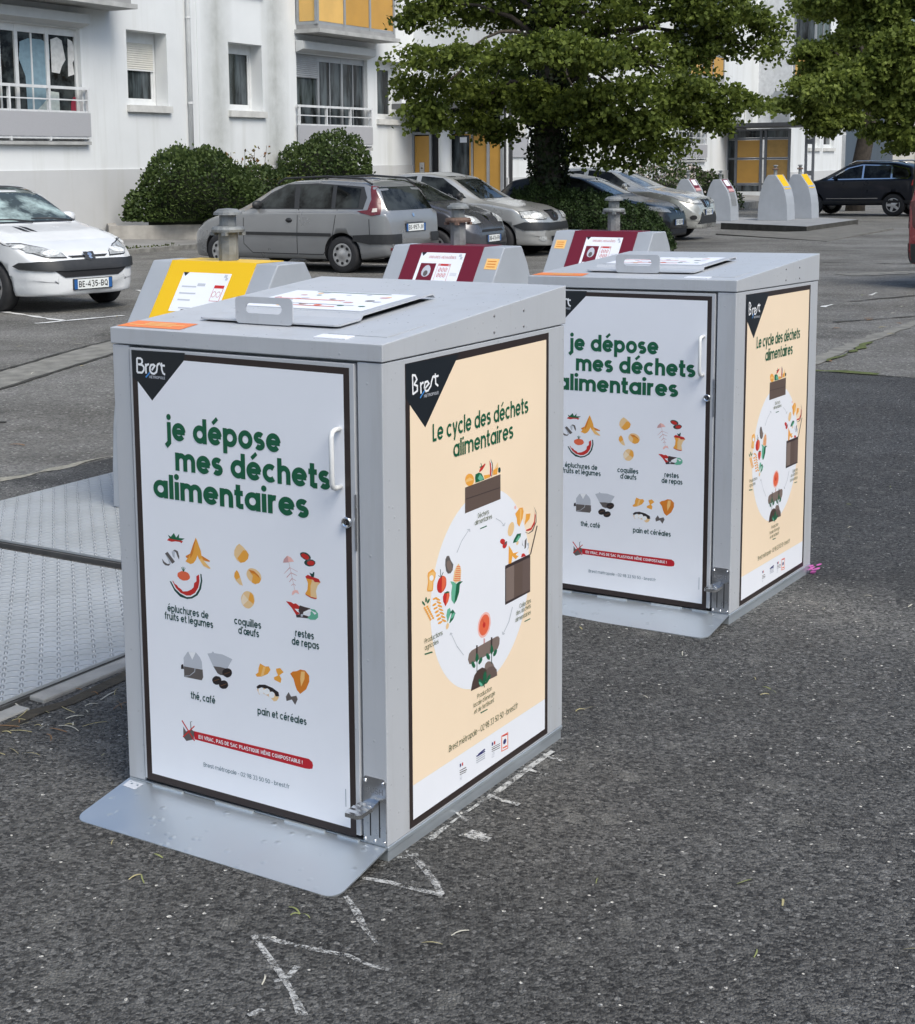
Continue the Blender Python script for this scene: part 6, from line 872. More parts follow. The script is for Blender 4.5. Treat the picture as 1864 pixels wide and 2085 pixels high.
# big tree in the planted island
TY = 30.0; t0 = pix(1117, 420, TY); t0.z = -.05; tree = empty('ivy_clad_tree', Matrix.Translation(t0), 'big broadleaf tree with a dark ivy-clad trunk standing in the evergreen bush', 'tree')
rng = random.Random(3); tb = pix(1117, 110, TY) - t0
m = MB(); m.tube([(0, 0, -.2), (.02, 0, .6), (-.03, 0, 1.8), (0, .0, 3.0), (.05, .05, 4.5), (0, .1, 7), (.1, 0, 9.5)], [.30, .27, .26, .26, .22, .15, .05], BARK, 12); 
BO = []
def B_(u, v, ru, rv, dy=0, w_=None, ry=None):
    c = pix(u, v, TY + dy); s = TY / F_; r = (ru * s, (ry if ry else max(.5, ru * s * .8)), rv * s); BO.append((tuple(c), r, w_ or (r[0] * r[2] + .15 * r[1]) * 1.0)); return c
for u, v, ru, rv, dy, w_ in ((870, 20, 55, 40, -.3, None), (960, 0, 90, 45, .5, None), (1080, 20, 90, 40, 1.2, None), (1200, 10, 110, 50, -.6, None), (1330, 0, 110, 40, .6, None), (1450, 10, 90, 45, -.4, None), (1530, 25, 50, 35, .4, None),
    (850, 112, 42, 20, -1.2, None), (930, 108, 70, 24, -1.6, None), (1040, 100, 80, 22, -2.0, None), (1130, 92, 60, 26, -2.4, 1.0), (1220, 115, 70, 28, -2.0, None), (1300, 100, 80, 32, -.8, None), (1400, 90, 70, 45, .2, None), (1470, 75, 50, 40, .6, None),
    (835, 170, 40, 22, -.6, None), (870, 215, 45, 26, -.9, None), (930, 175, 70, 34, -.2, None), (1000, 190, 60, 32, .8, .5), (1020, 150, 60, 30, 1.8, None), (1150, 170, 50, 45, 1.4, None), (1090, 200, 40, 40, -.6, .5), (1180, 210, 60, 36, -1.0, .7), (1270, 190, 80, 36, -1.6, None), (1360, 170, 80, 36, -1.0, None), (1440, 180, 70, 32, -.4, None), (1510, 205, 46, 20, -.2, None),
    (880, 245, 34, 14, -.9, .12), (960, 240, 40, 22, .4, .22), (1010, 260, 26, 26, .9, .16), (1230, 255, 45, 26, -.8, .35), (1310, 245, 56, 24, -1.1, .5), (1390, 225, 56, 26, -.6, None), (1450, 230, 36, 20, -.3, .25),
    (1178, 300, 16, 34, .3, .12), (1262, 310, 17, 34, -.6, .14), (1330, 300, 20, 34, -.8, .16), (1372, 300, 13, 26, -.6, .08), (1210, 270, 24, 18, .4, .1), (1560, 75, 26, 34, .3, .12), (1555, 105, 12, 14, .3, .04), (1470, 250, 16, 16, -.3, .05),
    (900, -90, 110, 60, 0, 1.2), (1050, -120, 140, 80, 0, 1.6), (1200, -130, 150, 90, 0, 1.8), (1350, -110, 130, 80, 0, 1.6), (1470, -80, 90, 60, 0, 1.0), (1120, -300, 180, 120, 0, 1.4)): B_(u, v, ru, rv, dy, w_)
for c, r, w_ in BO[::2]: limb(m, (rng.uniform(-.1, .1), .0, rng.uniform(2.6, 5.0) if c[2] < 6 else rng.uniform(5, 7.5)), Vector(c) - t0, .06, .01, .35, BARK, rng)
m.build('trunk', tree)
rs = np.random.RandomState(8); nI = 5200; th = rs.uniform(0, 6.283, nI); zz = rs.uniform(-.1, 4.6, nI) ** 1.0; rad = .30 + .09 * np.abs(np.sin(3 * th + zz * 2)) + rs.normal(size=nI) * .035
P = np.stack([rad * np.cos(th), rad * np.sin(th), zz], 1); leaf_mesh('ivy', P, .085, IVY, tree, 5, .8, np.stack([np.cos(th), np.sin(th), 0 * th], 1) * 1.5)
crown('crown', BO, 4700, 22, .088, LEAF, tree, 21, t0)
# trees at the right edge
def right_tree(name, u, v0, Y, lean, boughs, label, seed, n, tw):
    g = pix(u, v0, Y); g.z = G(Y) - .1; t = empty(name, Matrix.Translation(g), label, 'tree', 'leafy trees at the right edge'); m = MB(); rng = random.Random(seed)
    m.tube([(0, 0, -.3), (lean * .05, 0, 1), (lean * .45, 0, 2.8), (lean, 0, 5), (lean * 1.1, 0, 9)], [tw, tw * .86, tw * .78, tw * .6, .06], BARK, 12); BB = []
    for bu, bv, ru, rv, dy in boughs:
        c = pix(bu, bv, Y + dy); s = Y / F_; r = (ru * s, max(.8, ru * s * .8), rv * s); BB.append((tuple(c), r, r[0] * r[2] + .15)); limb(m, (lean * .8, 0, 4.0), c - g, .1, .02, .5, BARK, rng)
    m.build('trunk', t); crown('crown', BB, int(n * 1.45), 22, .135, LEAF2, t, seed, g)
right_tree('street_tree', 1742, 400, 53, .75, [(1650, 172, 38, 20, -1), (1690, 140, 60, 30, 0), (1600, 208, 30, 10, -.6), (1640, 212, 46, 14, .3), (1700, 210, 60, 26, .8), (1660, 100, 40, 18, 0), (1720, 90, 50, 26, 1), (1655, 236, 20, 12, .6), (1725, 240, 46, 16, .3), (1676, 256, 14, 18, .2), (1700, -20, 80, 60, 0)], 'leafy tree with a leaning trunk rising behind the dark blue car', 31, 1000, .36)
right_tree('street_tree', 1880, 400, 46, .1, [(1790, 30, 60, 34, 0), (1840, 80, 50, 30, -1), (1760, 60, 40, 24, .4), (1800, 130, 60, 30, -.8), (1850, 150, 50, 30, -.4), (1780, 190, 60, 26, -.2), (1840, 215, 50, 30, 0), (1730, 160, 50, 20, -.8), (1700, 185, 46, 16, -1), (1810, 262, 44, 16, .2), (1850, 290, 26, 12, .2), (1668, 6, 34, 22, 1), (1740, -20, 80, 40, 0), (1850, -30, 80, 60, 0), (1900, 150, 60, 80, 0)], 'leafy tree with a straight dark trunk at the right picture edge', 37, 1700, .36)
tl = copy_tree(tree); tl.matrix_basis = at(-13, 9, 0, 1.3); tl['label'] = 'unseen leafy tree copy added beyond the left picture edge for reflections'  # unseen tree copy, added to give the car glass something to reflect
# hedges and bushes
def bush(name, c, rad, n, size, m, label, seed, lump=.12, cat='bush', grp=None, core=True, extra=None):
    t = empty(name, Matrix.Translation((c[0], c[1], c[2])), label, cat, grp); rs = np.random.RandomState(seed)
    d = rs.normal(size=(n, 3)); d[:, 2] = np.abs(d[:, 2]) * 1.0 - .25; d /= np.linalg.norm(d, axis=1)[:, None]
    ph = rs.uniform(0, 6.28, 6); b = 1 + lump * (np.sin(5 * d[:, 0] + ph[0]) * np.sin(4.3 * d[:, 1] + ph[1]) + .8 * np.sin(7 * d[:, 2] + ph[2] + 3 * d[:, 0])) + lump * .5 * np.sin(15 * d[:, 0] + ph[3]) * np.sin(14 * d[:, 2] + ph[4])
    P = d * np.array(rad) * (b * (1 - np.abs(rs.normal(size=n)) * .075 + np.where(rs.uniform(size=n) < .03, rs.uniform(0, .10, n), 0)))[:, None]; P[:, 2] = np.maximum(P[:, 2], -c[2] * .0 - .0)
    leaf_mesh('foliage', P, size, m, t, seed, -.25, d * 1.1)
    if extra: extra(t, d, P, rs)
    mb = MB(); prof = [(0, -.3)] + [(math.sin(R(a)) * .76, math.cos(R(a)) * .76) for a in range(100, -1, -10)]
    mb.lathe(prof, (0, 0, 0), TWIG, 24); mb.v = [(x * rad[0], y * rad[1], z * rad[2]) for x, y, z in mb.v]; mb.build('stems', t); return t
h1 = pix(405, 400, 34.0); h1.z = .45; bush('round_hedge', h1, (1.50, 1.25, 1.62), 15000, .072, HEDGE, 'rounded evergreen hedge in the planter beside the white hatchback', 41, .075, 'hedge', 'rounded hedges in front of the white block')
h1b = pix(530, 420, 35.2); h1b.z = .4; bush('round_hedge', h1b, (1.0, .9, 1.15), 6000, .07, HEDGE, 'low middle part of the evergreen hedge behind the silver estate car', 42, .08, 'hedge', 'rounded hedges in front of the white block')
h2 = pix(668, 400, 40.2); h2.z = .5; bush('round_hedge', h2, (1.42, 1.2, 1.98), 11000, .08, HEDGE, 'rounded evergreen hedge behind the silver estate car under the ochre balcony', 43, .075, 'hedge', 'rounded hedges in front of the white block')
RED = leafm('reddish_leaf', (.08, .06, .02), (.30, .13, .05), .3); YG = leafm('yellow_green_leaf', (.08, .09, .015), (.26, .23, .05), .3)
g = pix(515, 400, 37.5); g.z = .2; t = empty('reddish_shrub', Matrix.Translation(g), 'thin shrub with reddish and yellow-green shoots between the two round hedges', 'shrub'); rs = np.random.RandomState(5); P = []; m = MB()
for k in range(26):
    x, y = rs.uniform(-.9, 1.0), rs.uniform(-.3, .3); h_ = rs.uniform(1.0, 1.9 if x < .2 else 1.5); lx = rs.uniform(-.3, .3); m.tube([(x, y, 0), (x + lx * .5, y, h_ * .6), (x + lx, y, h_)], [.012, .008, .004], BARK, 5)
    for j in range(34): tt = rs.uniform(.25, 1); P.append((x + lx * tt + rs.normal() * .07, y + rs.normal() * .07, h_ * tt))
m.build('stems', t); P = np.array(P); leaf_mesh('foliage', P[::2], .10, YG, t, 6); leaf_mesh('leaves', P[1::2], .09, RED, t, 7)
# planter wall round the hedge
m = MB(); pw = pix(352, 460, 32.9); m.box(-1.35, 2.6, 0, .18, -.2, .34, mat('planter_concrete', (.36, .34, .31), .9, 0, .25, 3, .4, 40)); m.box(-1.35, -1.17, .182, 2.6, -.2, .34, MATS['planter_concrete']); o = m.build('planter_wall'); o.matrix_basis = at(pw.x, pw.y, .02, R(12)); tag(o, 'low weathered concrete planter wall under the rounded hedge beside the white hatchback', 'planter')
# spreading yew in the tree island
def yew(label):
    t = empty('spreading_evergreen', Matrix.Translation((3.6, 29.3, 0)), label, 'bush'); rs = np.random.RandomState(12); P = []; N_ = []
    for c, r, n in (((-.75, .55, .15), (1.0, 1.0, .98), 15000), ((.0, .1, .12), (.95, 1.0, .90), 15000), ((.66, -.5, .08), (.80, .85, .72), 12000), ((.98, -.95, .0), (.50, .60, .50), 7000)):
        d = rs.normal(size=(n, 3)); d[:, 2] = np.abs(d[:, 2]); d /= np.linalg.norm(d, axis=1)[:, None]; b = 1 + .07 * np.sin(9 * d[:, 0] + c[0]) * np.sin(8 * d[:, 1]) + .05 * np.sin(21 * d[:, 0]) + rs.normal(size=n) * .03
        P.append(np.array(c) + d * np.array(r) * b[:, None]); N_.append(d)
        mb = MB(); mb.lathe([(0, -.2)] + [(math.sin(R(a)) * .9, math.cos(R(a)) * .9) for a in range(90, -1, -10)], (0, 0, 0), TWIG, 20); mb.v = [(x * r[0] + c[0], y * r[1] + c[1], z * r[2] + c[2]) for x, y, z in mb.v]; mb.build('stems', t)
    leaf_mesh('foliage', np.concatenate(P), .042, YEW, t, 12, -.2, np.concatenate(N_) * .8)
yew('low spreading dark evergreen around the foot of the big tree, right of the silver saloon')
# blossoming bushes by block B
BL = mat('blossom', (.55, .47, .43), .8, 0, .2, 30)
def blo(t, d, P, rs): k = P[rs.uniform(size=len(P)) < .35] * 1.02; leaf_mesh('blossom', k, .10, BL, t, 3, 0)
g = pix(1330, 380, 52); g.z = -.2; bush('blossoming_bush', g, (1.7, 1.0, 1.55), 4500, .10, HEDGE, 'blossoming bush behind the pale crossover car under hanging branches', 51, .15, 'bush', 'blossoming bushes along the white block', extra=blo)
g = pix(1422, 380, 56); g.z = -.25; bush('blossoming_bush', g, (1.35, 1.0, 1.75), 4500, .10, HEDGE, 'blossoming bush behind the distant maroon bin chutes', 52, .15, 'bush', 'blossoming bushes along the white block', extra=blo)
g = pix(1262, 360, 50); g.z = -.2; bush('leafy_shrub', g, (.9, .7, 1.5), 1500, .12, LEAF2, 'light green leafy shrub left of the blossoming bushes', 53, .2, 'shrub')
GRS = leafm('weed', (.04, .06, .012), (.11, .13, .04), .3)
rs = np.random.RandomState(77); P = []
for (x0, y0, x1, y1, n) in ((-5.6, 29.6, -4.6, 31.2, 250),):
    t = rs.uniform(size=n); P.append(np.stack([x0 + (x1 - x0) * t + rs.normal(size=n) * .06, y0 + (y1 - y0) * t + rs.normal(size=n) * .06, -.08 + rs.uniform(0, .12, n)], 1))
o = leaf_mesh('weeds', np.concatenate(P), .05, GRS, None, 9, -1.2); o['kind'] = 'stuff'
# ------------------------------------------------------------------ cars
def interp(c, x):
    for (a, va), (b, vb) in zip(c, c[1:]):
        if a <= x <= b:
            t = (x - a) / (b - a) if b > a else 0; return va + (vb - va) * t
    return c[0][1] if x < c[0][0] else c[-1][1]
def smooth_curve(c, n=160, k=3):
    xs = [c[0][0] + (c[-1][0] - c[0][0]) * i / n for i in range(n + 1)]; ys = [interp(c, x) for x in xs]
    for _ in range(k): ys = [ys[0]] + [(ys[i - 1] + 2 * ys[i] + ys[i + 1]) / 4 for i in range(1, n)] + [ys[-1]]
    return list(zip(xs, ys))
def catmull(P, k=3):
    out = []
    for i in range(len(P) - 1):
        p0, p1, p2, p3 = P[max(0, i - 1)], P[i], P[i + 1], P[min(len(P) - 1, i + 2)]
        for j in range(k):
            t = j / k; out.append(tuple(.5 * ((2 * b) + (-a + c) * t + (2 * a - 5 * b + 4 * c - d) * t * t + (-a + 3 * b - 3 * c + d) * t ** 3) for a, b, c, d in zip(p0, p1, p2, p3)))
    return out + [P[-1]]
class Car:
    """x runs from the nose (0) to the tail (L); local forward is -x; y to the sides, z up"""
    def __init__(s, name, label, L, Wd, top, belt, width, roofw, bottom, axles, wr, body_m, group='cars parked in front of the white block', glass_m=None):
        s.L = L; s.root = empty(name, Matrix.Identity(4), label, 'car', group); s.glass = glass_m or CGLASS; s.body_m = body_m
        s.top = smooth_curve(top, 200, 3); belt = smooth_curve(belt); width = smooth_curve(width, 200, 4); roofw = smooth_curve(roofw); bottom = smooth_curve(bottom)
        xs = sorted({*[.12 * (i / 10) ** 1.6 for i in range(11)], *[L - .12 * (i / 10) ** 1.6 for i in range(11)], *[.12 + (L - .24) * i / 62 for i in range(63)]})
        rings = []
        for x in xs:
            zt, zb, wd = interp(s.top, x), interp(bottom, x), interp(width, x); zbl = min(interp(belt, x), zt - .045); wr_ = min(interp(roofw, x) * wd, wd * .985); rise = zt - zbl; te = zt - min(.085, rise * .55)
            zm = zb + (zbl - zb) * .52
            pts = [(0, zb), (wd * .82, zb), (wd * .955, zb + .05), (wd * .985, zb + .16), (wd, zm), (wd * .99, zbl - .04), (wd * .972, zbl), ((wd * .965 + wr_) / 2 + .012 * min(1, rise / .3), (zbl + te) / 2), (wr_, te), (wr_ * .91, te + (zt - te) * .68), (wr_ * .6, zt - (zt - te) * .10), (0, zt)]
            rings.append([(x, *q) for q in catmull(pts, 3)])
        k = len(rings[0]); vs = []; fs = []
        for r in rings: vs += r + [(x, -y, z) for x, y, z in r[1:-1][::-1]]
        K = 2 * k - 2
        for i in range(len(rings) - 1):
            for j in range(K): fs.append((i * K + j, (i + 1) * K + j, (i + 1) * K + (j + 1) % K, i * K + (j + 1) % K))
        fs += [tuple(range(K)), tuple(range((len(rings) - 1) * K, len(rings) * K))[::-1]]
        vs = [(x - L / 2, y, z) for x, y, z in vs]
        s.bvh = BVHTree.FromPolygons([Vector(v) for v in vs], fs)
        mb = MB(); mb.add(vs, fs, body_m, True); o = mb.build('body', s.root)
        bm = bmesh.new(); bm.from_mesh(o.data); bmesh.ops.recalc_face_normals(bm, faces=bm.faces); bm.to_mesh(o.data); bm.free()
        # wheel arches
        cu = MB(); arch = mat('wheel_well', (.012, .012, .013), .9)
        for ax in axles:
            for sd_ in (-1, 1): cu.lathe([(0, 0), (wr * 1.17, 0), (wr * 1.17, .34), (0, .34)] if sd_ > 0 else [(0, -.34), (wr * 1.17, -.34), (wr * 1.17, 0), (0, 0)], (ax - L / 2, sd_ * (Wd / 2 - .25), wr * 1.02), arch, 32, 'y', True)
        c = cu.build('cutter'); bm = bmesh.new(); bm.from_mesh(c.data); bmesh.ops.remove_doubles(bm, verts=bm.verts, dist=1e-5); bmesh.ops.recalc_face_normals(bm, faces=bm.faces); bm.to_mesh(c.data); bm.free()
        o.data.materials.append(arch)
        md = o.modifiers.new('arch', 'BOOLEAN'); md.operation = 'DIFFERENCE'; md.object = c; md.solver = 'EXACT'
        try: md.material_mode = 'TRANSFER'
        except Exception: pass
        dg = bpy.context.evaluated_depsgraph_get(); dg.update(); me = bpy.data.meshes.new_from_object(o.evaluated_get(dg), depsgraph=dg); o.modifiers.clear(); o.data = me
        bpy.data.objects.remove(c); s.body = o; s.wd = Wd; s.wr = wr; s.axles = axles
    def cast(s, o, d):
        h = s.bvh.ray_cast(Vector(o), Vector(d)); return h[0], h[1]
    def patch(s, name, poly, mode, m, off=.004, sides=(1, -1), par=None, res=.06, mb=None):
        """mode side: poly (x,z); front/rear: poly (y,z); top: poly (x,y); nose/tail: poly (angle in degrees, z)"""
        cylm = mode in ('nose', 'tail'); sc_ = .012 if cylm else 1
        P = [Vector((a * sc_, b)) for a, b in poly]; n = len(P); vs = []; ed = []
        for i in range(n):
            a, b = P[i], P[(i + 1) % n]; k = max(1, int((b - a).length / res)); base = len(vs)
            vs += [a + (b - a) * j / k for j in range(k)]
        N = len(vs); ed = [(i, (i + 1) % N) for i in range(N)]
        x0, x1 = min(p.x for p in P), max(p.x for p in P); y0, y1 = min(p.y for p in P), max(p.y for p in P)
        inner = []
        gx = x0 + res / 2
        while gx < x1:
            gy = y0 + res / 2
            while gy < y1:
                q = Vector((gx, gy))
                c = False; j = n - 1
                for i in range(n):
                    if (P[i].y > q.y) != (P[j].y > q.y) and q.x < (P[j].x - P[i].x) * (q.y - P[i].y) / (P[j].y - P[i].y) + P[i].x: c = not c
                    j = i
                if c and min((q - v).length for v in vs) > res * .4: inner.append(q)
                gy += res
            gx += res
        r = geometry.delaunay_2d_cdt(vs + inner, ed, [], 1, 1e-5); V2, F2 = r[0], r[2]
        if mb is None and mode in ('side', 'nose', 'tail') and len(sides) == 2:
            for q_ in sides: last = s.patch(name, [(a * (q_ if cylm else 1), b) for a, b in poly], mode, m, off, (q_,) if not cylm else (1,), par, res)
            return last
        own = mb is None; mb = mb or MB(); L2 = s.L / 2
        for sd_ in (sides if mode == 'side' or (cylm and len(sides) == 2) else (1,)):
            out = []
            for v in V2:
                if mode == 'side': o, d = (v.x - L2, 3 * sd_, v.y), (0, -sd_, 0)
                elif mode == 'front': o, d = (-L2 - 2, v.x, v.y), (1, 0, 0)
                elif mode == 'rear': o, d = (L2 + 2, v.x, v.y), (-1, 0, 0)
                elif mode == 'top': o, d = (v.x - L2, v.y, 4), (0, 0, -1)
                else:
                    a = R(v.x / sc_) * sd_; cx = -L2 + .75 if mode == 'nose' else L2 - .75; dx = -1 if mode == 'nose' else 1
                    o, d = (cx, 0, v.y), (dx * math.cos(a), math.sin(a), 0)
                h, nn = s.cast(o, d)
                if h is None: h = Vector(o) + Vector(d) * (2 if mode != 'top' else 3); nn = -Vector(d)
                nn = nn if nn.dot(Vector(d)) * (1 if cylm else -1) > 0 else -nn
                out.append(h + nn * off)
            mb.add(out, F2, m, True)
        if own: return mb.build(name, par or s.root)
    def seam(s, lines, mode='side', wd=.010, m=None, sides=(1, -1)):
        mb = MB()
        for pl in lines:
            for a, b in zip(pl, pl[1:]):
                a, b = Vector(a), Vector(b); t = (b - a).normalized(); nn = Vector((-t.y, t.x)) * wd / 2
                s.patch('', [a + nn, b + nn, b - nn, a - nn], mode, m or DARK, .0025, sides, None, .09, mb)
        mb.build('panel_gaps', s.root)
    def wheels(s, rim='cap', rimcol=(.45, .46, .47)):
        RM = mat('rim_%d' % int(rimcol[0] * 100), rimcol, .35, .6, .06, 8)
        for ax in s.axles:
            for sd_ in (-1, 1):
                y = sd_ * (s.wd / 2 - .105); r = s.wr; m = MB(); m.lathe([(r * .62, -.09), (r * .9, -.1), (r, -.07), (r, .07), (r * .9, .1), (r * .62, .09)], (ax - s.L / 2, y, r), RUBBER, 32, 'y'); w_ = m.build('wheel', s.root)
                m = MB(); f = sd_; yo = y + f * .075; c = (ax - s.L / 2, yo, r)
                m.lathe([(r * .63, .008 * f), (r * .60, .014 * f), (r * .5, .002 * f), (r * .2, .006 * f), (r * .16, .012 * f), (0, .012 * f)], c, RM, 32, 'y')
                nh = 8 if rim == 'cap' else 5
                for k in range(nh):
                    a0 = k * 2 * math.pi / nh
                    if rim == 'cap': pts = [(r * .45 + r * .085 * math.cos(q * .7854), r * .10 * math.sin(q * .7854)) for q in range(8)]
                    else: pts = [(r * .22, 0), (r * .52, -r * .24), (r * .56, 0), (r * .52, r * .24)]
                    m.add([(c[0] + px * math.cos(a0) - py * math.sin(a0), yo + f * (.0135 if rim == 'cap' else .0145), r + px * math.sin(a0) + py * math.cos(a0)) for px, py in pts], [tuple(range(len(pts)))], DARK)
                m.build('rim', w_)
    def mirror(s, x, z, m):
        for sd_ in (-1, 1):
            h, nn = s.cast((x - s.L / 2, 3 * sd_, z), (0, -sd_, 0)); mb = MB(); mb.lathe([(0, -.1), (.05, -.085), (.07, -.02), (.065, .06), (.04, .09), (0, .095)], (0, 0, 0), m, 12, 'y'); mb.v = [(h.x + a * .75, h.y + sd_ * .07 + b, h.z + c) for a, b, c in mb.v]; mb.build('mirror', s.root)
    def handles(s, pts, m):
        for x, z in pts:
            for sd_ in (-1, 1):
                h, nn = s.cast((x - s.L / 2, 3 * sd_, z), (0, -sd_, 0)); mb = MB(); mb.lathe([(.055, 0), (.05, .012 * sd_), (0, .016 * sd_)], (0, 0, 0), m, 12, 'y'); mb.v = [(h.x + a * 1.2, h.y + b, h.z + c * .7) for a, b, c in mb.v]; mb.build('door_handle', s.root)
    def plate(s, text, end, z, wd=.52, ht=.11, tilt=0):
        x = None; sg = -1 if end == 'front' else 1
        h, nn = s.cast((sg * (s.L / 2 + 2), 0, z), (-sg, 0, 0)); xf = h.x + sg * .014
        for yy in (-wd / 2, wd / 2):
            for dz in (-ht / 2, ht / 2):
                q, _ = s.cast((sg * (s.L / 2 + 2), yy, z + dz), (-sg, 0, 0))
                if q is not None and (q.x - xf) * sg > 0: xf = q.x + sg * .01
        f = lambda u, v, hh: (xf + sg * (.006 + hh), u * (1 if sg > 0 else -1), z + v)
        mb = MB(); mb.box(min(xf - sg * .02, xf + sg * .006), max(xf - sg * .02, xf + sg * .006), -wd / 2 - .008, wd / 2 + .008, z - ht / 2 - .008, z + ht / 2 + .008, BLACKP)
        mb.add([f(u, v, .0008) for u, v in ((-wd / 2, -ht / 2), (wd / 2, -ht / 2), (wd / 2, ht / 2), (-wd / 2, ht / 2))], [(0, 1, 2, 3)], ink('platewhite'))
        for a, b in ((-wd / 2, -wd / 2 + .045), (wd / 2 - .045, wd / 2)): mb.add([f(u, v, .0018) for u, v in ((a, -ht / 2), (b, -ht / 2), (b, ht / 2), (a, ht / 2))], [(0, 1, 2, 3)], ink('plateblue'))
        lay(mb, text_polys(text, -wd / 2 + .06, wd / 2 - .06, -.034, .052, .2, .22), f, .0030, ink('black')); mb.build('number_plate', s.root)
    def lamp(s, poly, mode, mA, inner=None, name='headlight'):
        for sd_ in (1, -1):
            mb = MB(); s.patch('', poly if mode != 'side' else poly, mode, mA, .008, (sd_, ) if mode == 'side' else (1,), None, .04, mb) if mode == 'side' else s._cyl(poly, mode, mA, .008, sd_, mb)
            if mode != 'side':
                cx_ = sum(a for a, b in poly) / len(poly); cz_ = sum(b for a, b in poly) / len(poly); s._cyl([(cx_ + (a - cx_) * 1.07, cz_ + (b - cz_) * 1.18) for a, b in poly], mode, BLACKP, .004, sd_, mb)
            if inner:
                for p2, m2 in inner: s._cyl(p2, mode, m2, .012, sd_, mb) if mode != 'side' else s.patch('', p2, mode, m2, .012, (sd_,), None, .04, mb)
            mb.build(name, s.root)
    def _cyl(s, poly, mode, m, off, sd_, mb): s.patch('', [(a * sd_, b) for a, b in poly], mode, m, off, (1,), None, .04, mb)
    def place(s, nose, head):
        """nose: ground point under the middle of the front bumper; head: forward direction"""
        h = Vector(head).normalized(); c = Vector(nose) - h * s.L / 2; yaw = math.atan2(-h.y, -h.x); s.root.matrix_basis = at(c.x, c.y, G(c.y), yaw)
LAMP = mat('lamp_glass', (.36, .37, .37), .12, .0, .55, 22); BOWL = mat('lamp_bowl', (.66, .67, .66), .2, 0, .3, 40); LAMPD = mat('lamp_reflector', (.36, .37, .37), .2, .1, .3, 25); REDL = mat('tail_lamp', (.12, .022, .026), .25, 0, .15, 10, 0, 60, .6); AMB = mat('clear_lamp', (.6, .55, .5), .2)
NRM = WN.to_2d()   # bays are laid out square to the block
def ellp(cx, cy, a, b, n=10): return [(cx + a * math.cos(6.2832 * i / n), cy + b * math.sin(6.2832 * i / n)) for i in range(n)]
# --- white hatchback
WP = paint('white_paint', (.70, .71, .72), 0, .25)
c = Car('hatchback_car', 'white hatchback with a black bumper strip at the left picture edge', 3.84, 1.65,
        [(0, .50), (.03, .60), (.10, .675), (.35, .79), (.75, .90), (1.02, .96), (1.15, 1.0), (1.80, 1.345), (2.15, 1.425), (2.6, 1.43), (3.1, 1.39), (3.45, 1.28), (3.68, 1.0), (3.80, .85), (3.84, .5)],
        [(0, .48), (.5, .80), (1.0, .90), (2, .93), (3.2, .97), (3.84, .9)], [(0, .46), (.06, .60), (.2, .72), (.5, .80), (1.0, .825), (2.9, .825), (3.5, .77), (3.76, .66), (3.84, .5)],
        [(0, .9), (.9, .86), (1.2, .82), (1.9, .70), (3.0, .70), (3.5, .74), (3.84, .85)], [(0, .20), (.3, .18), (3.4, .2), (3.84, .3)], (.77, 3.21), .285, WP, glass_m=glass('pale_car_glass', (.20, .25, .24), .05))  # glass colour lightened to imitate reflections and see-through on the windscreen
c.patch('windscreen', [(-.56, 1.0), (.56, 1.0), (.60, 1.02), (.47, 1.36), (.3, 1.385), (-.3, 1.385), (-.47, 1.36), (-.60, 1.02)], 'front', c.glass)
c.patch('windscreen_edge', [(-.64, .985), (.64, .985), (.50, 1.385), (.3, 1.41), (-.3, 1.41), (-.50, 1.385)], 'front', BLACKP, .002)
c.patch('side_window', [(1.45, .99), (2.35, .99), (2.30, 1.34), (1.95, 1.33)], 'side', c.glass); c.patch('side_window', [(2.45, .99), (3.1, 1.02), (3.2, 1.1), (3.05, 1.29), (2.42, 1.34)], 'side', c.glass); c.patch('rear_window', [(-.5, 1.0), (.5, 1.0), (.42, 1.28), (-.42, 1.28)], 'rear', c.glass)
c.lamp([(24, .625), (38, .63), (56, .70), (72, .775), (62, .775), (44, .73), (28, .675)], 'nose', LAMP, [(ellp(36, .672, 7, .03), BOWL), (ellp(50, .705, 7, .032), LAMPD), (ellp(62, .745, 5, .02), BOWL)])
c.patch('bumper_strip', [(-66, .535), (-60, .575), (-20, .585), (20, .585), (60, .575), (66, .535), (60, .50), (36, .475), (-36, .475), (-60, .50)], 'nose', BLACKP, .022, (1,))
c.patch('grille', [(-34, .48), (34, .48), (26, .40), (-26, .40)], 'nose', DARK, .010, (1,)); c.patch('upper_grille', [(-22, .635), (22, .635), (18, .612), (-18, .612)], 'nose', DARK, .006, (1,))
mb = MB(); c.patch('', [(-6, .655), (6, .655), (5.5, .585), (0, .565), (-5.5, .585)], 'nose', BLACKP, .028, (1,), None, .03, mb); c.patch('', [(-2.2, .64), (.8, .645), (2.5, .625), (1.0, .615), (2.0, .60), (.2, .585), (-2.4, .59), (-.6, .605), (-2.6, .62)], 'nose', CHROME, .033, (1,), None, .03, mb); mb.build('badge', c.root)
c.plate('BE-435-BQ', 'front', .315)
mb = MB()
for pl in ([(-.02, .30), (.10, .33), (.33, .36)],): pass
for y0 in (.22, .31): c.patch('', [(.72, y0), (.77, y0 + .06), (1.00, y0 + .07), (.93, y0 + .01)], 'top', DARK, .003, (1,), None, .06, mb)
mb.build('bonnet_vents', c.root)
mb = MB(); 
for (ya, yb) in ((-.50, .02), (.05, .55)): mb.tube([(1.06 - 1.92 + .0, ya, .995), (1.10 - 1.92, (ya + yb) / 2, 1.03), (1.13 - 1.92, yb, 1.035)], [.016, .012, .008], BLACKP, 6)
mb.build('wipers', c.root)
c.seam([[(1.3, .9), (1.30, .4), (1.55, .26), (2.4, .26)], [(2.4, .26), (2.42, .95)], [(.98, .93), (.55, .77), (.35, .74)]]); c.mirror(1.55, 1.02, WP); c.handles([(2.25, .82)], BLACKP); c.wheels('cap', (.40, .40, .40))
c.place((-3.52, 17.45, 0), (.735, -.678, 0))
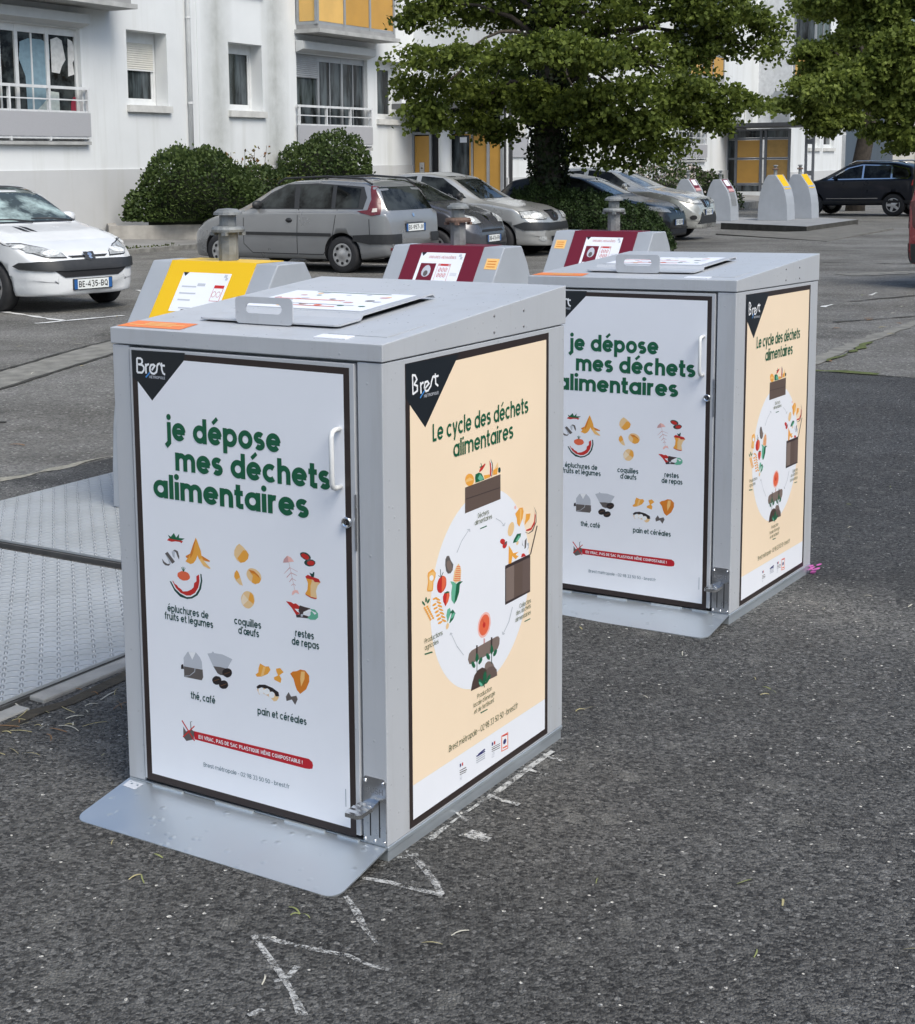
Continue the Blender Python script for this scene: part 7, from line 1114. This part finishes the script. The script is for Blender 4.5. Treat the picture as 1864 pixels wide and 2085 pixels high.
# --- silver estate car
SV = paint('silver_paint', (.30, .305, .31), .45, .3)
c = Car('estate_car', 'silver estate car with roof rails and tall red tail lamps, parked nose-in', 4.03, 1.66,
        [(0, .5), (.03, .6), (.1, .68), (.35, .79), (.75, .89), (1.05, .96), (1.75, 1.33), (2.1, 1.41), (2.8, 1.43), (3.5, 1.39), (3.72, 1.30), (3.93, .98), (4.0, .85), (4.03, .55)],
        [(0, .48), (.5, .80), (1.0, .90), (2, .93), (3.4, .95), (4.03, .9)], [(0, .46), (.06, .60), (.2, .72), (.5, .80), (1.0, .83), (3.3, .83), (3.8, .78), (3.95, .72), (4.03, .62)],
        [(0, .9), (.9, .86), (1.2, .82), (1.9, .72), (3.3, .73), (3.7, .78), (4.03, .88)], [(0, .20), (.3, .18), (3.5, .2), (4.03, .28)], (.77, 3.21), .285, SV)
c.patch('windscreen', [(-.58, 1.0), (.58, 1.0), (.48, 1.34), (-.48, 1.34)], 'front', c.glass)
c.patch('window_surround', [(1.36, .965), (3.58, .975), (3.60, 1.15), (3.50, 1.31), (2.6, 1.365), (2.0, 1.345), (1.7, 1.21)], 'side', BLACKP, .002)
c.patch('side_window', [(1.52, .985), (2.28, .985), (2.18, 1.335), (1.98, 1.325), (1.74, 1.19)], 'side', c.glass, .006); c.patch('side_window', [(2.38, .985), (3.0, .985), (2.92, 1.33), (2.28, 1.345)], 'side', c.glass, .006); c.patch('side_window', [(3.08, .99), (3.50, 1.0), (3.46, 1.28), (3.00, 1.325)], 'side', c.glass, .006)
c.patch('rear_window', [(-.60, .955), (.60, .955), (.60, 1.02), (.50, 1.30), (-.50, 1.30), (-.60, 1.02)], 'rear', c.glass, .006)
for sd_ in (1, -1):
    mb = MB(); c.patch('', [(3.60, 1.32), (3.67, 1.305), (3.80, 1.12), (3.88, .90), (3.74, .88), (3.48, .945), (3.66, .965), (3.68, 1.12)], 'side', REDL, .008, (sd_,), None, .04, mb); c.patch('', [(3.74, .93), (3.82, .935), (3.80, .99), (3.74, .985)], 'side', AMB, .012, (sd_,), None, .04, mb); mb.build('tail_light', c.root)
c.patch('side_moulding', [(1.30, .56), (3.02, .56), (3.02, .61), (1.30, .61)], 'side', BLACKP, .012)
c.patch('bumper_strip', [(28, .60), (62, .60), (80, .585), (80, .50), (62, .455), (28, .46)], 'tail', BLACKP, .014, (1, -1), None, .05)
c.patch('reflector', [(30, .36), (42, .36), (42, .40), (30, .40)], 'tail', REDL, .012); c.patch('plate_recess', [(-18, .62), (18, .62), (20, .66), (20, .76), (-20, .76), (-20, .66)], 'tail', mat('silver_shade', (.30, .30, .31), .4), .004, (1,)); c.patch('boot_grip', [(-19, .765), (19, .765), (18, .80), (-18, .80)], 'tail', SV, .022, (1,))
c.plate('EK-957-JV', 'rear', .69); c.lamp([(30, .63), (60, .72), (72, .79), (50, .76), (30, .69)], 'nose', LAMP)
mb = MB(); c.patch('', ellp(0, .875, 2.6, .03, 8), 'tail', CHROME, .008, (1,), None, .03, mb); mb.build('badge', c.root)
for sd_ in (-1, 1):
    mb = MB(); mb.tube([(1.80 - 2.015, sd_ * .565, 1.36), (1.95 - 2.015, sd_ * .57, 1.44), (2.8 - 2.015, sd_ * .575, 1.468), (3.45 - 2.015, sd_ * .57, 1.43), (3.62 - 2.015, sd_ * .565, 1.345)], .017, BLACKP, 8); mb.build('roof_rail', c.root)
c.seam([[(1.28, .92), (1.28, .42), (1.45, .28), (2.35, .28), (2.37, .97)], [(2.37, .28), (2.85, .28), (3.03, .5), (3.12, .97)], [(3.70, .83), (3.72, .45)]]); c.mirror(1.55, 1.03, BLACKP); c.handles([(2.2, .80)], BLACKP); c.wheels('cap', (.50, .50, .50))
c.place((-3.06, 25.75, 0), (-.826, .564, 0))
# --- dark grey small car
DG = paint('dark_grey_paint', (.085, .085, .095), .35, .28)
c = Car('small_hatchback', 'dark grey small car between the silver estate and the light silver saloon', 3.62, 1.66,
        [(0, .48), (.03, .62), (.12, .75), (.35, .86), (.65, .95), (.85, 1.0), (1.6, 1.36), (2.0, 1.455), (2.5, 1.47), (3.1, 1.42), (3.4, 1.25), (3.55, .95), (3.62, .5)],
        [(0, .48), (.5, .85), (1.0, .94), (3.62, .97)], [(0, .50), (.06, .64), (.2, .75), (.5, .81), (1, .83), (3.0, .83), (3.5, .72), (3.62, .6)], [(0, .9), (.7, .84), (1, .80), (1.7, .70), (3, .72), (3.62, .85)], [(0, .18), (3.62, .25)], (.68, 3.05), .29, DG)
c.patch('windscreen', [(-.60, 1.03), (.60, 1.03), (.48, 1.38), (.3, 1.41), (-.3, 1.41), (-.48, 1.38)], 'front', c.glass); c.patch('side_window', [(1.1, 1.02), (1.35, 1.18), (1.75, 1.35), (2.3, 1.38), (2.3, 1.02)], 'side', c.glass); c.patch('side_window', [(2.4, 1.03), (2.4, 1.38), (2.9, 1.35), (3.1, 1.1), (3.0, 1.04)], 'side', c.glass)
c.lamp([(26, .68), (40, .665), (58, .70), (62, .78), (48, .81), (32, .77)], 'nose', LAMP, [(ellp(44, .735, 7, .045), BOWL)]); c.patch('grille', [(-30, .53), (30, .53), (27, .57), (-27, .57)], 'nose', DARK, .006, (1,)); c.patch('lower_grille', [(-34, .24), (34, .24), (36, .33), (-36, .33)], 'nose', DARK, .006, (1,))
c.patch('badge', [(0, .685), (3.2, .755), (0, .825), (-3.2, .755)], 'nose', CHROME, .012, (1,), None, .03); c.plate('DB-476-FM', 'front', .42); c.patch('side_repeater', [(.92, .80), (1.0, .80), (1.0, .83), (.92, .83)], 'side', AMB, .008)
c.seam([[(1.05, .95), (1.05, .4), (1.25, .27), (2.3, .27), (2.33, 1.0)]]); c.mirror(1.2, 1.06, DG); c.wheels('cap', (.5, .5, .5)); c.place((1.58, 25.5, 0), NRM.to_3d())
# --- light silver saloon
LS = paint('light_silver_paint', (.46, .46, .45), .4, .3)
c = Car('saloon_car', 'light silver saloon with a black bumper band beside the evergreen bush', 4.25, 1.74,
        [(0, .5), (.03, .66), (.12, .79), (.4, .88), (1.0, .985), (1.15, 1.0), (1.85, 1.42), (2.3, 1.51), (2.9, 1.50), (3.35, 1.40), (3.75, 1.07), (4.15, 1.0), (4.23, .8), (4.25, .5)],
        [(0, .48), (.5, .86), (1.0, .95), (3.6, 1.0), (4.25, .95)], [(0, .54), (.06, .66), (.2, .77), (.5, .84), (1, .87), (3.6, .87), (4.1, .78), (4.25, .65)], [(0, .9), (1, .84), (1.3, .80), (2, .70), (3.2, .70), (3.7, .8), (4.25, .88)], [(0, .2), (4.25, .28)], (.80, 3.43), .305, LS)
c.patch('windscreen', [(-.64, 1.03), (.64, 1.03), (.50, 1.43), (-.50, 1.43)], 'front', c.glass); c.patch('side_window', [(1.45, 1.04), (1.7, 1.22), (2.0, 1.40), (2.42, 1.44), (2.42, 1.04)], 'side', c.glass); c.patch('side_window', [(2.52, 1.05), (2.52, 1.44), (3.1, 1.40), (3.35, 1.2), (3.3, 1.06)], 'side', c.glass)
c.lamp([(28, .675), (44, .67), (62, .70), (66, .80), (48, .81), (32, .77)], 'nose', LAMP, [(ellp(44, .735, 8, .045), BOWL)])
mb = MB(); c.patch('', [(-20, .80), (20, .80), (14, .67), (6, .625), (-6, .625), (-14, .67)], 'nose', DARK, .006, (1,), None, .04, mb); c.patch('', [(-20, .795), (20, .795), (20, .812), (-20, .812)], 'nose', CHROME, .012, (1,), None, .04, mb); mb.build('grille', c.root); c.patch('badge', [(-2.4, .765), (2.4, .765), (1.2, .69), (-1.2, .69)], 'nose', CHROME, .016, (1,), None, .03)
c.patch('bumper_band', [(-74, .56), (-60, .625), (-20, .60), (20, .60), (60, .625), (74, .56), (60, .475), (-60, .475)], 'nose', BLACKP, .012, (1,)); c.patch('lower_grille', [(-18, .27), (18, .27), (20, .36), (-20, .36)], 'nose', DARK, .008, (1,)); c.patch('fog_lamp', ellp(38, .33, 6, .05), 'nose', LAMP, .008, (1, -1), None, .03)
c.seam([[(1.25, .98), (1.25, .42), (1.45, .29), (2.45, .29), (2.47, 1.02)]]); c.mirror(1.55, 1.08, BLACKP); c.wheels('cap', (.42, .42, .42)); c.place((2.86, 27.6, 0), NRM.to_3d())
# --- black hatchback
BK = mat('black_paint', (.010, .010, .011), .3, 0, .05, 2, 0, 60, .3, .2)
c = Car('hatchback_car', 'black hatchback half hidden behind the spreading evergreen', 4.0, 1.73,
        [(0, .5), (.03, .64), (.12, .75), (.4, .85), (.95, .96), (1.1, 1.0), (1.85, 1.36), (2.3, 1.445), (2.8, 1.44), (3.4, 1.33), (3.8, 1.0), (4.0, .5)], [(0, .48), (.5, .84), (1, .93), (4, 1.0)], [(0, .52), (.06, .66), (.2, .77), (.5, .84), (1, .865), (3.4, .865), (3.85, .75), (4, .62)], [(0, .9), (1, .84), (1.3, .8), (2, .69), (3.3, .70), (4, .85)], [(0, .2), (4, .28)], (.82, 3.40), .30, BK)
c.patch('windscreen', [(-.62, 1.03), (.62, 1.03), (.49, 1.37), (-.49, 1.37)], 'front', glass('bright_car_glass', (.16, .17, .17), .05)); c.patch('side_window', [(1.4, 1.03), (1.9, 1.33), (2.4, 1.37), (2.4, 1.03)], 'side', c.glass); c.patch('side_window', [(2.5, 1.03), (2.5, 1.37), (3.1, 1.33), (3.4, 1.1)], 'side', c.glass)
c.lamp([(24, .66), (58, .70), (70, .80), (46, .78), (28, .73)], 'nose', LAMPD); c.patch('badge', [(0, .64), (3.4, .72), (0, .80), (-3.4, .72)], 'nose', CHROME, .014, (1,), None, .03); c.plate('CF-183-YR', 'front', .47); c.patch('chrome_bar', [(-24, .705), (24, .705), (24, .72), (-24, .72)], 'nose', CHROME, .008, (1,)); c.patch('lower_grille', [(-34, .24), (34, .24), (34, .34), (-34, .34)], 'nose', DARK, .006, (1,))
c.mirror(1.5, 1.05, BK); c.wheels('spoke', (.4, .4, .4)); c.place((5.62, 30.7, 0), NRM.to_3d())
# --- pale crossover
PC = paint('champagne_paint', (.50, .50, .47), .35, .28)
c = Car('crossover_car', 'pale champagne crossover with a chrome V grille near the distant maroon chutes', 4.38, 1.81,
        [(0, .6), (.03, .78), (.12, .90), (.4, .99), (1.0, 1.09), (1.15, 1.12), (1.95, 1.50), (2.4, 1.585), (3.0, 1.58), (3.7, 1.47), (4.15, 1.1), (4.38, .6)], [(0, .55), (.5, .95), (1, 1.05), (4.38, 1.12)], [(0, .58), (.06, .70), (.2, .80), (.5, .88), (1, .905), (3.8, .905), (4.2, .8), (4.38, .66)], [(0, .9), (1, .84), (1.3, .8), (2, .7), (3.5, .72), (4.38, .86)], [(0, .26), (4.38, .32)], (.88, 3.53), .335, PC)
c.patch('windscreen', [(-.66, 1.15), (.66, 1.15), (.52, 1.50), (-.52, 1.50)], 'front', glass('bright_car_glass', (.16, .17, .17), .05)); c.patch('side_window', [(1.5, 1.15), (2.0, 1.46), (2.5, 1.51), (2.5, 1.15)], 'side', c.glass); c.patch('side_window', [(2.6, 1.15), (2.6, 1.51), (3.3, 1.46), (3.6, 1.22)], 'side', c.glass)
c.lamp([(24, .78), (46, .79), (66, .86), (74, .93), (50, .885), (28, .845)], 'nose', LAMPD, [(ellp(42, .825, 6, .025), BOWL)])
mb = MB(); c.patch('', [(-24, .87), (24, .87), (14, .70), (-14, .70)], 'nose', DARK, .008, (1,), None, .04, mb)
for sg in (1, -1): c.patch('', [(10 * sg, .87), (13 * sg, .87), (5.5 * sg, .70), (2 * sg, .70)], 'nose', CHROME, .018, (1,), None, .03, mb)
c.patch('', ellp(0, .79, 3.2, .045), 'nose', CHROME, .024, (1,), None, .03, mb); mb.build('grille', c.root); c.plate('EB-821-NV', 'front', .60); c.patch('lower_grille', [(-42, .36), (-30, .62), (-20, .52), (20, .52), (30, .62), (42, .36)], 'nose', BLACKP, .008, (1,)); c.patch('fog_lamp', ellp(48, .50, 5, .05), 'nose', DARK, .012, (1, -1), None, .03)
c.patch('sill_trim', [(.2, .30), (4.2, .34), (4.2, .44), (1.3, .42), (.3, .42)], 'side', BLACKP, .006); c.mirror(1.6, 1.16, PC); c.wheels('spoke', (.45, .45, .45)); c.place((6.68, 33.0, 0), NRM.to_3d())
# --- dark blue off-roader
NB = mat('navy_paint', (.008, .011, .02), .3, 0, .05, 2, 0, 60, .3, .25)
c = Car('off_roader_car', 'dark blue off-roader with chrome window trim at the right, beyond the yellow bin chutes', 4.43, 1.81,
        [(0, .7), (.03, .85), (.15, .97), (.6, 1.05), (1.05, 1.12), (1.9, 1.58), (2.4, 1.67), (3.4, 1.66), (3.95, 1.55), (4.3, 1.15), (4.43, .65)], [(0, .6), (.5, 1.0), (1, 1.09), (4.43, 1.14)], [(0, .60), (.06, .72), (.2, .82), (.5, .89), (1, .905), (4.0, .905), (4.3, .82), (4.43, .7)], [(0, .9), (1, .86), (1.3, .82), (2, .74), (3.8, .76), (4.43, .86)], [(0, .28), (4.43, .36)], (.88, 3.48), .345, NB)
c.patch('window_trim', [(1.36, 1.105), (3.92, 1.15), (4.0, 1.25), (3.88, 1.47), (3.4, 1.56), (2.4, 1.585), (1.95, 1.48)], 'side', CHROME, .003); c.patch('side_window', [(1.48, 1.14), (2.46, 1.16), (2.44, 1.555), (2.0, 1.46)], 'side', c.glass, .008); c.patch('side_window', [(2.52, 1.16), (3.36, 1.17), (3.34, 1.53), (2.50, 1.555)], 'side', c.glass, .008); c.patch('side_window', [(3.42, 1.175), (3.88, 1.185), (3.92, 1.26), (3.82, 1.44), (3.40, 1.525)], 'side', c.glass, .008)
c.patch('rear_window', [(-.6, 1.17), (.6, 1.17), (.52, 1.52), (-.52, 1.52)], 'rear', c.glass); c.patch('windscreen', [(-.64, 1.15), (.64, 1.15), (.52, 1.55), (-.52, 1.55)], 'front', c.glass)
for sd_ in (1, -1):
    mb = MB(); c.patch('', [(4.02, .95), (4.26, .93), (4.26, 1.11), (4.06, 1.12)], 'side', mat('bright_tail_lamp', (.55, .04, .04), .15), .01, (sd_,), None, .04, mb); c.patch('', [(4.14, 1.0), (4.22, 1.0), (4.22, 1.05), (4.14, 1.05)], 'side', AMB, .014, (sd_,), None, .03, mb); mb.build('tail_light', c.root)
for sd_ in (-1, 1):
    mb = MB(); mb.tube([(1.95 - 2.215, sd_ * .62, 1.58), (2.2 - 2.215, sd_ * .63, 1.69), (3.5 - 2.215, sd_ * .64, 1.70), (3.85 - 2.215, sd_ * .62, 1.60)], .02, CHROME, 8); mb.build('roof_rail', c.root)
c.patch('sill_trim', [(.2, .34), (4.2, .40), (4.2, .50), (1.3, .46), (.3, .46)], 'side', BLACKP, .006); c.patch('chrome_strip', [(1.35, .52), (3.0, .54), (3.0, .56), (1.35, .54)], 'side', CHROME, .008)
c.seam([[(1.3, 1.05), (1.3, .55), (2.48, .5), (2.5, 1.12)], [(2.5, .5), (3.1, .55), (3.4, .9), (3.42, 1.14)]]); c.mirror(1.62, 1.18, NB); c.wheels('spoke', (.62, .62, .62)); c.place((12.95, 49.9, 0), (-.80, .60, 0))
# --- red car at the right edge
RP = paint('red_paint', (.28, .025, .03), .1, .28)
c = Car('red_van', 'red van cut off by the right picture edge', 4.2, 1.8,
        [(0, .6), (.1, .85), (.8, 1.1), (1.5, 1.6), (2.0, 1.78), (4.0, 1.76), (4.17, 1.4), (4.2, .6)], [(0, .55), (.5, .95), (4.2, 1.1)], [(0, .6), (.2, .8), (.6, .9), (3.9, .9), (4.14, .84), (4.2, .78)], [(0, .9), (1, .84), (2, .8), (4.2, .86)], [(0, .25), (4.2, .3)], (.85, 3.4), .31, RP)
c.patch('side_window', [(1.5, 1.15), (1.9, 1.55), (2.6, 1.6), (2.6, 1.15)], 'side', c.glass); c.patch('rear_window', [(-.6, 1.15), (.6, 1.15), (.55, 1.6), (-.55, 1.6)], 'rear', c.glass)
mb = MB(); c.patch('', [(0, .32), (70, .32), (76, .42), (70, .56), (0, .56)], 'tail', BLACKP, .015, (1, -1), None, .05, mb); mb.build('bumper', c.root); c.patch('tail_light', [(36, .75), (56, .75), (56, 1.1), (40, 1.1)], 'tail', REDL, .01)
c.wheels('cap', (.4, .4, .4)); c.place((10.28, 21.2, 0), (.8, .6, 0))
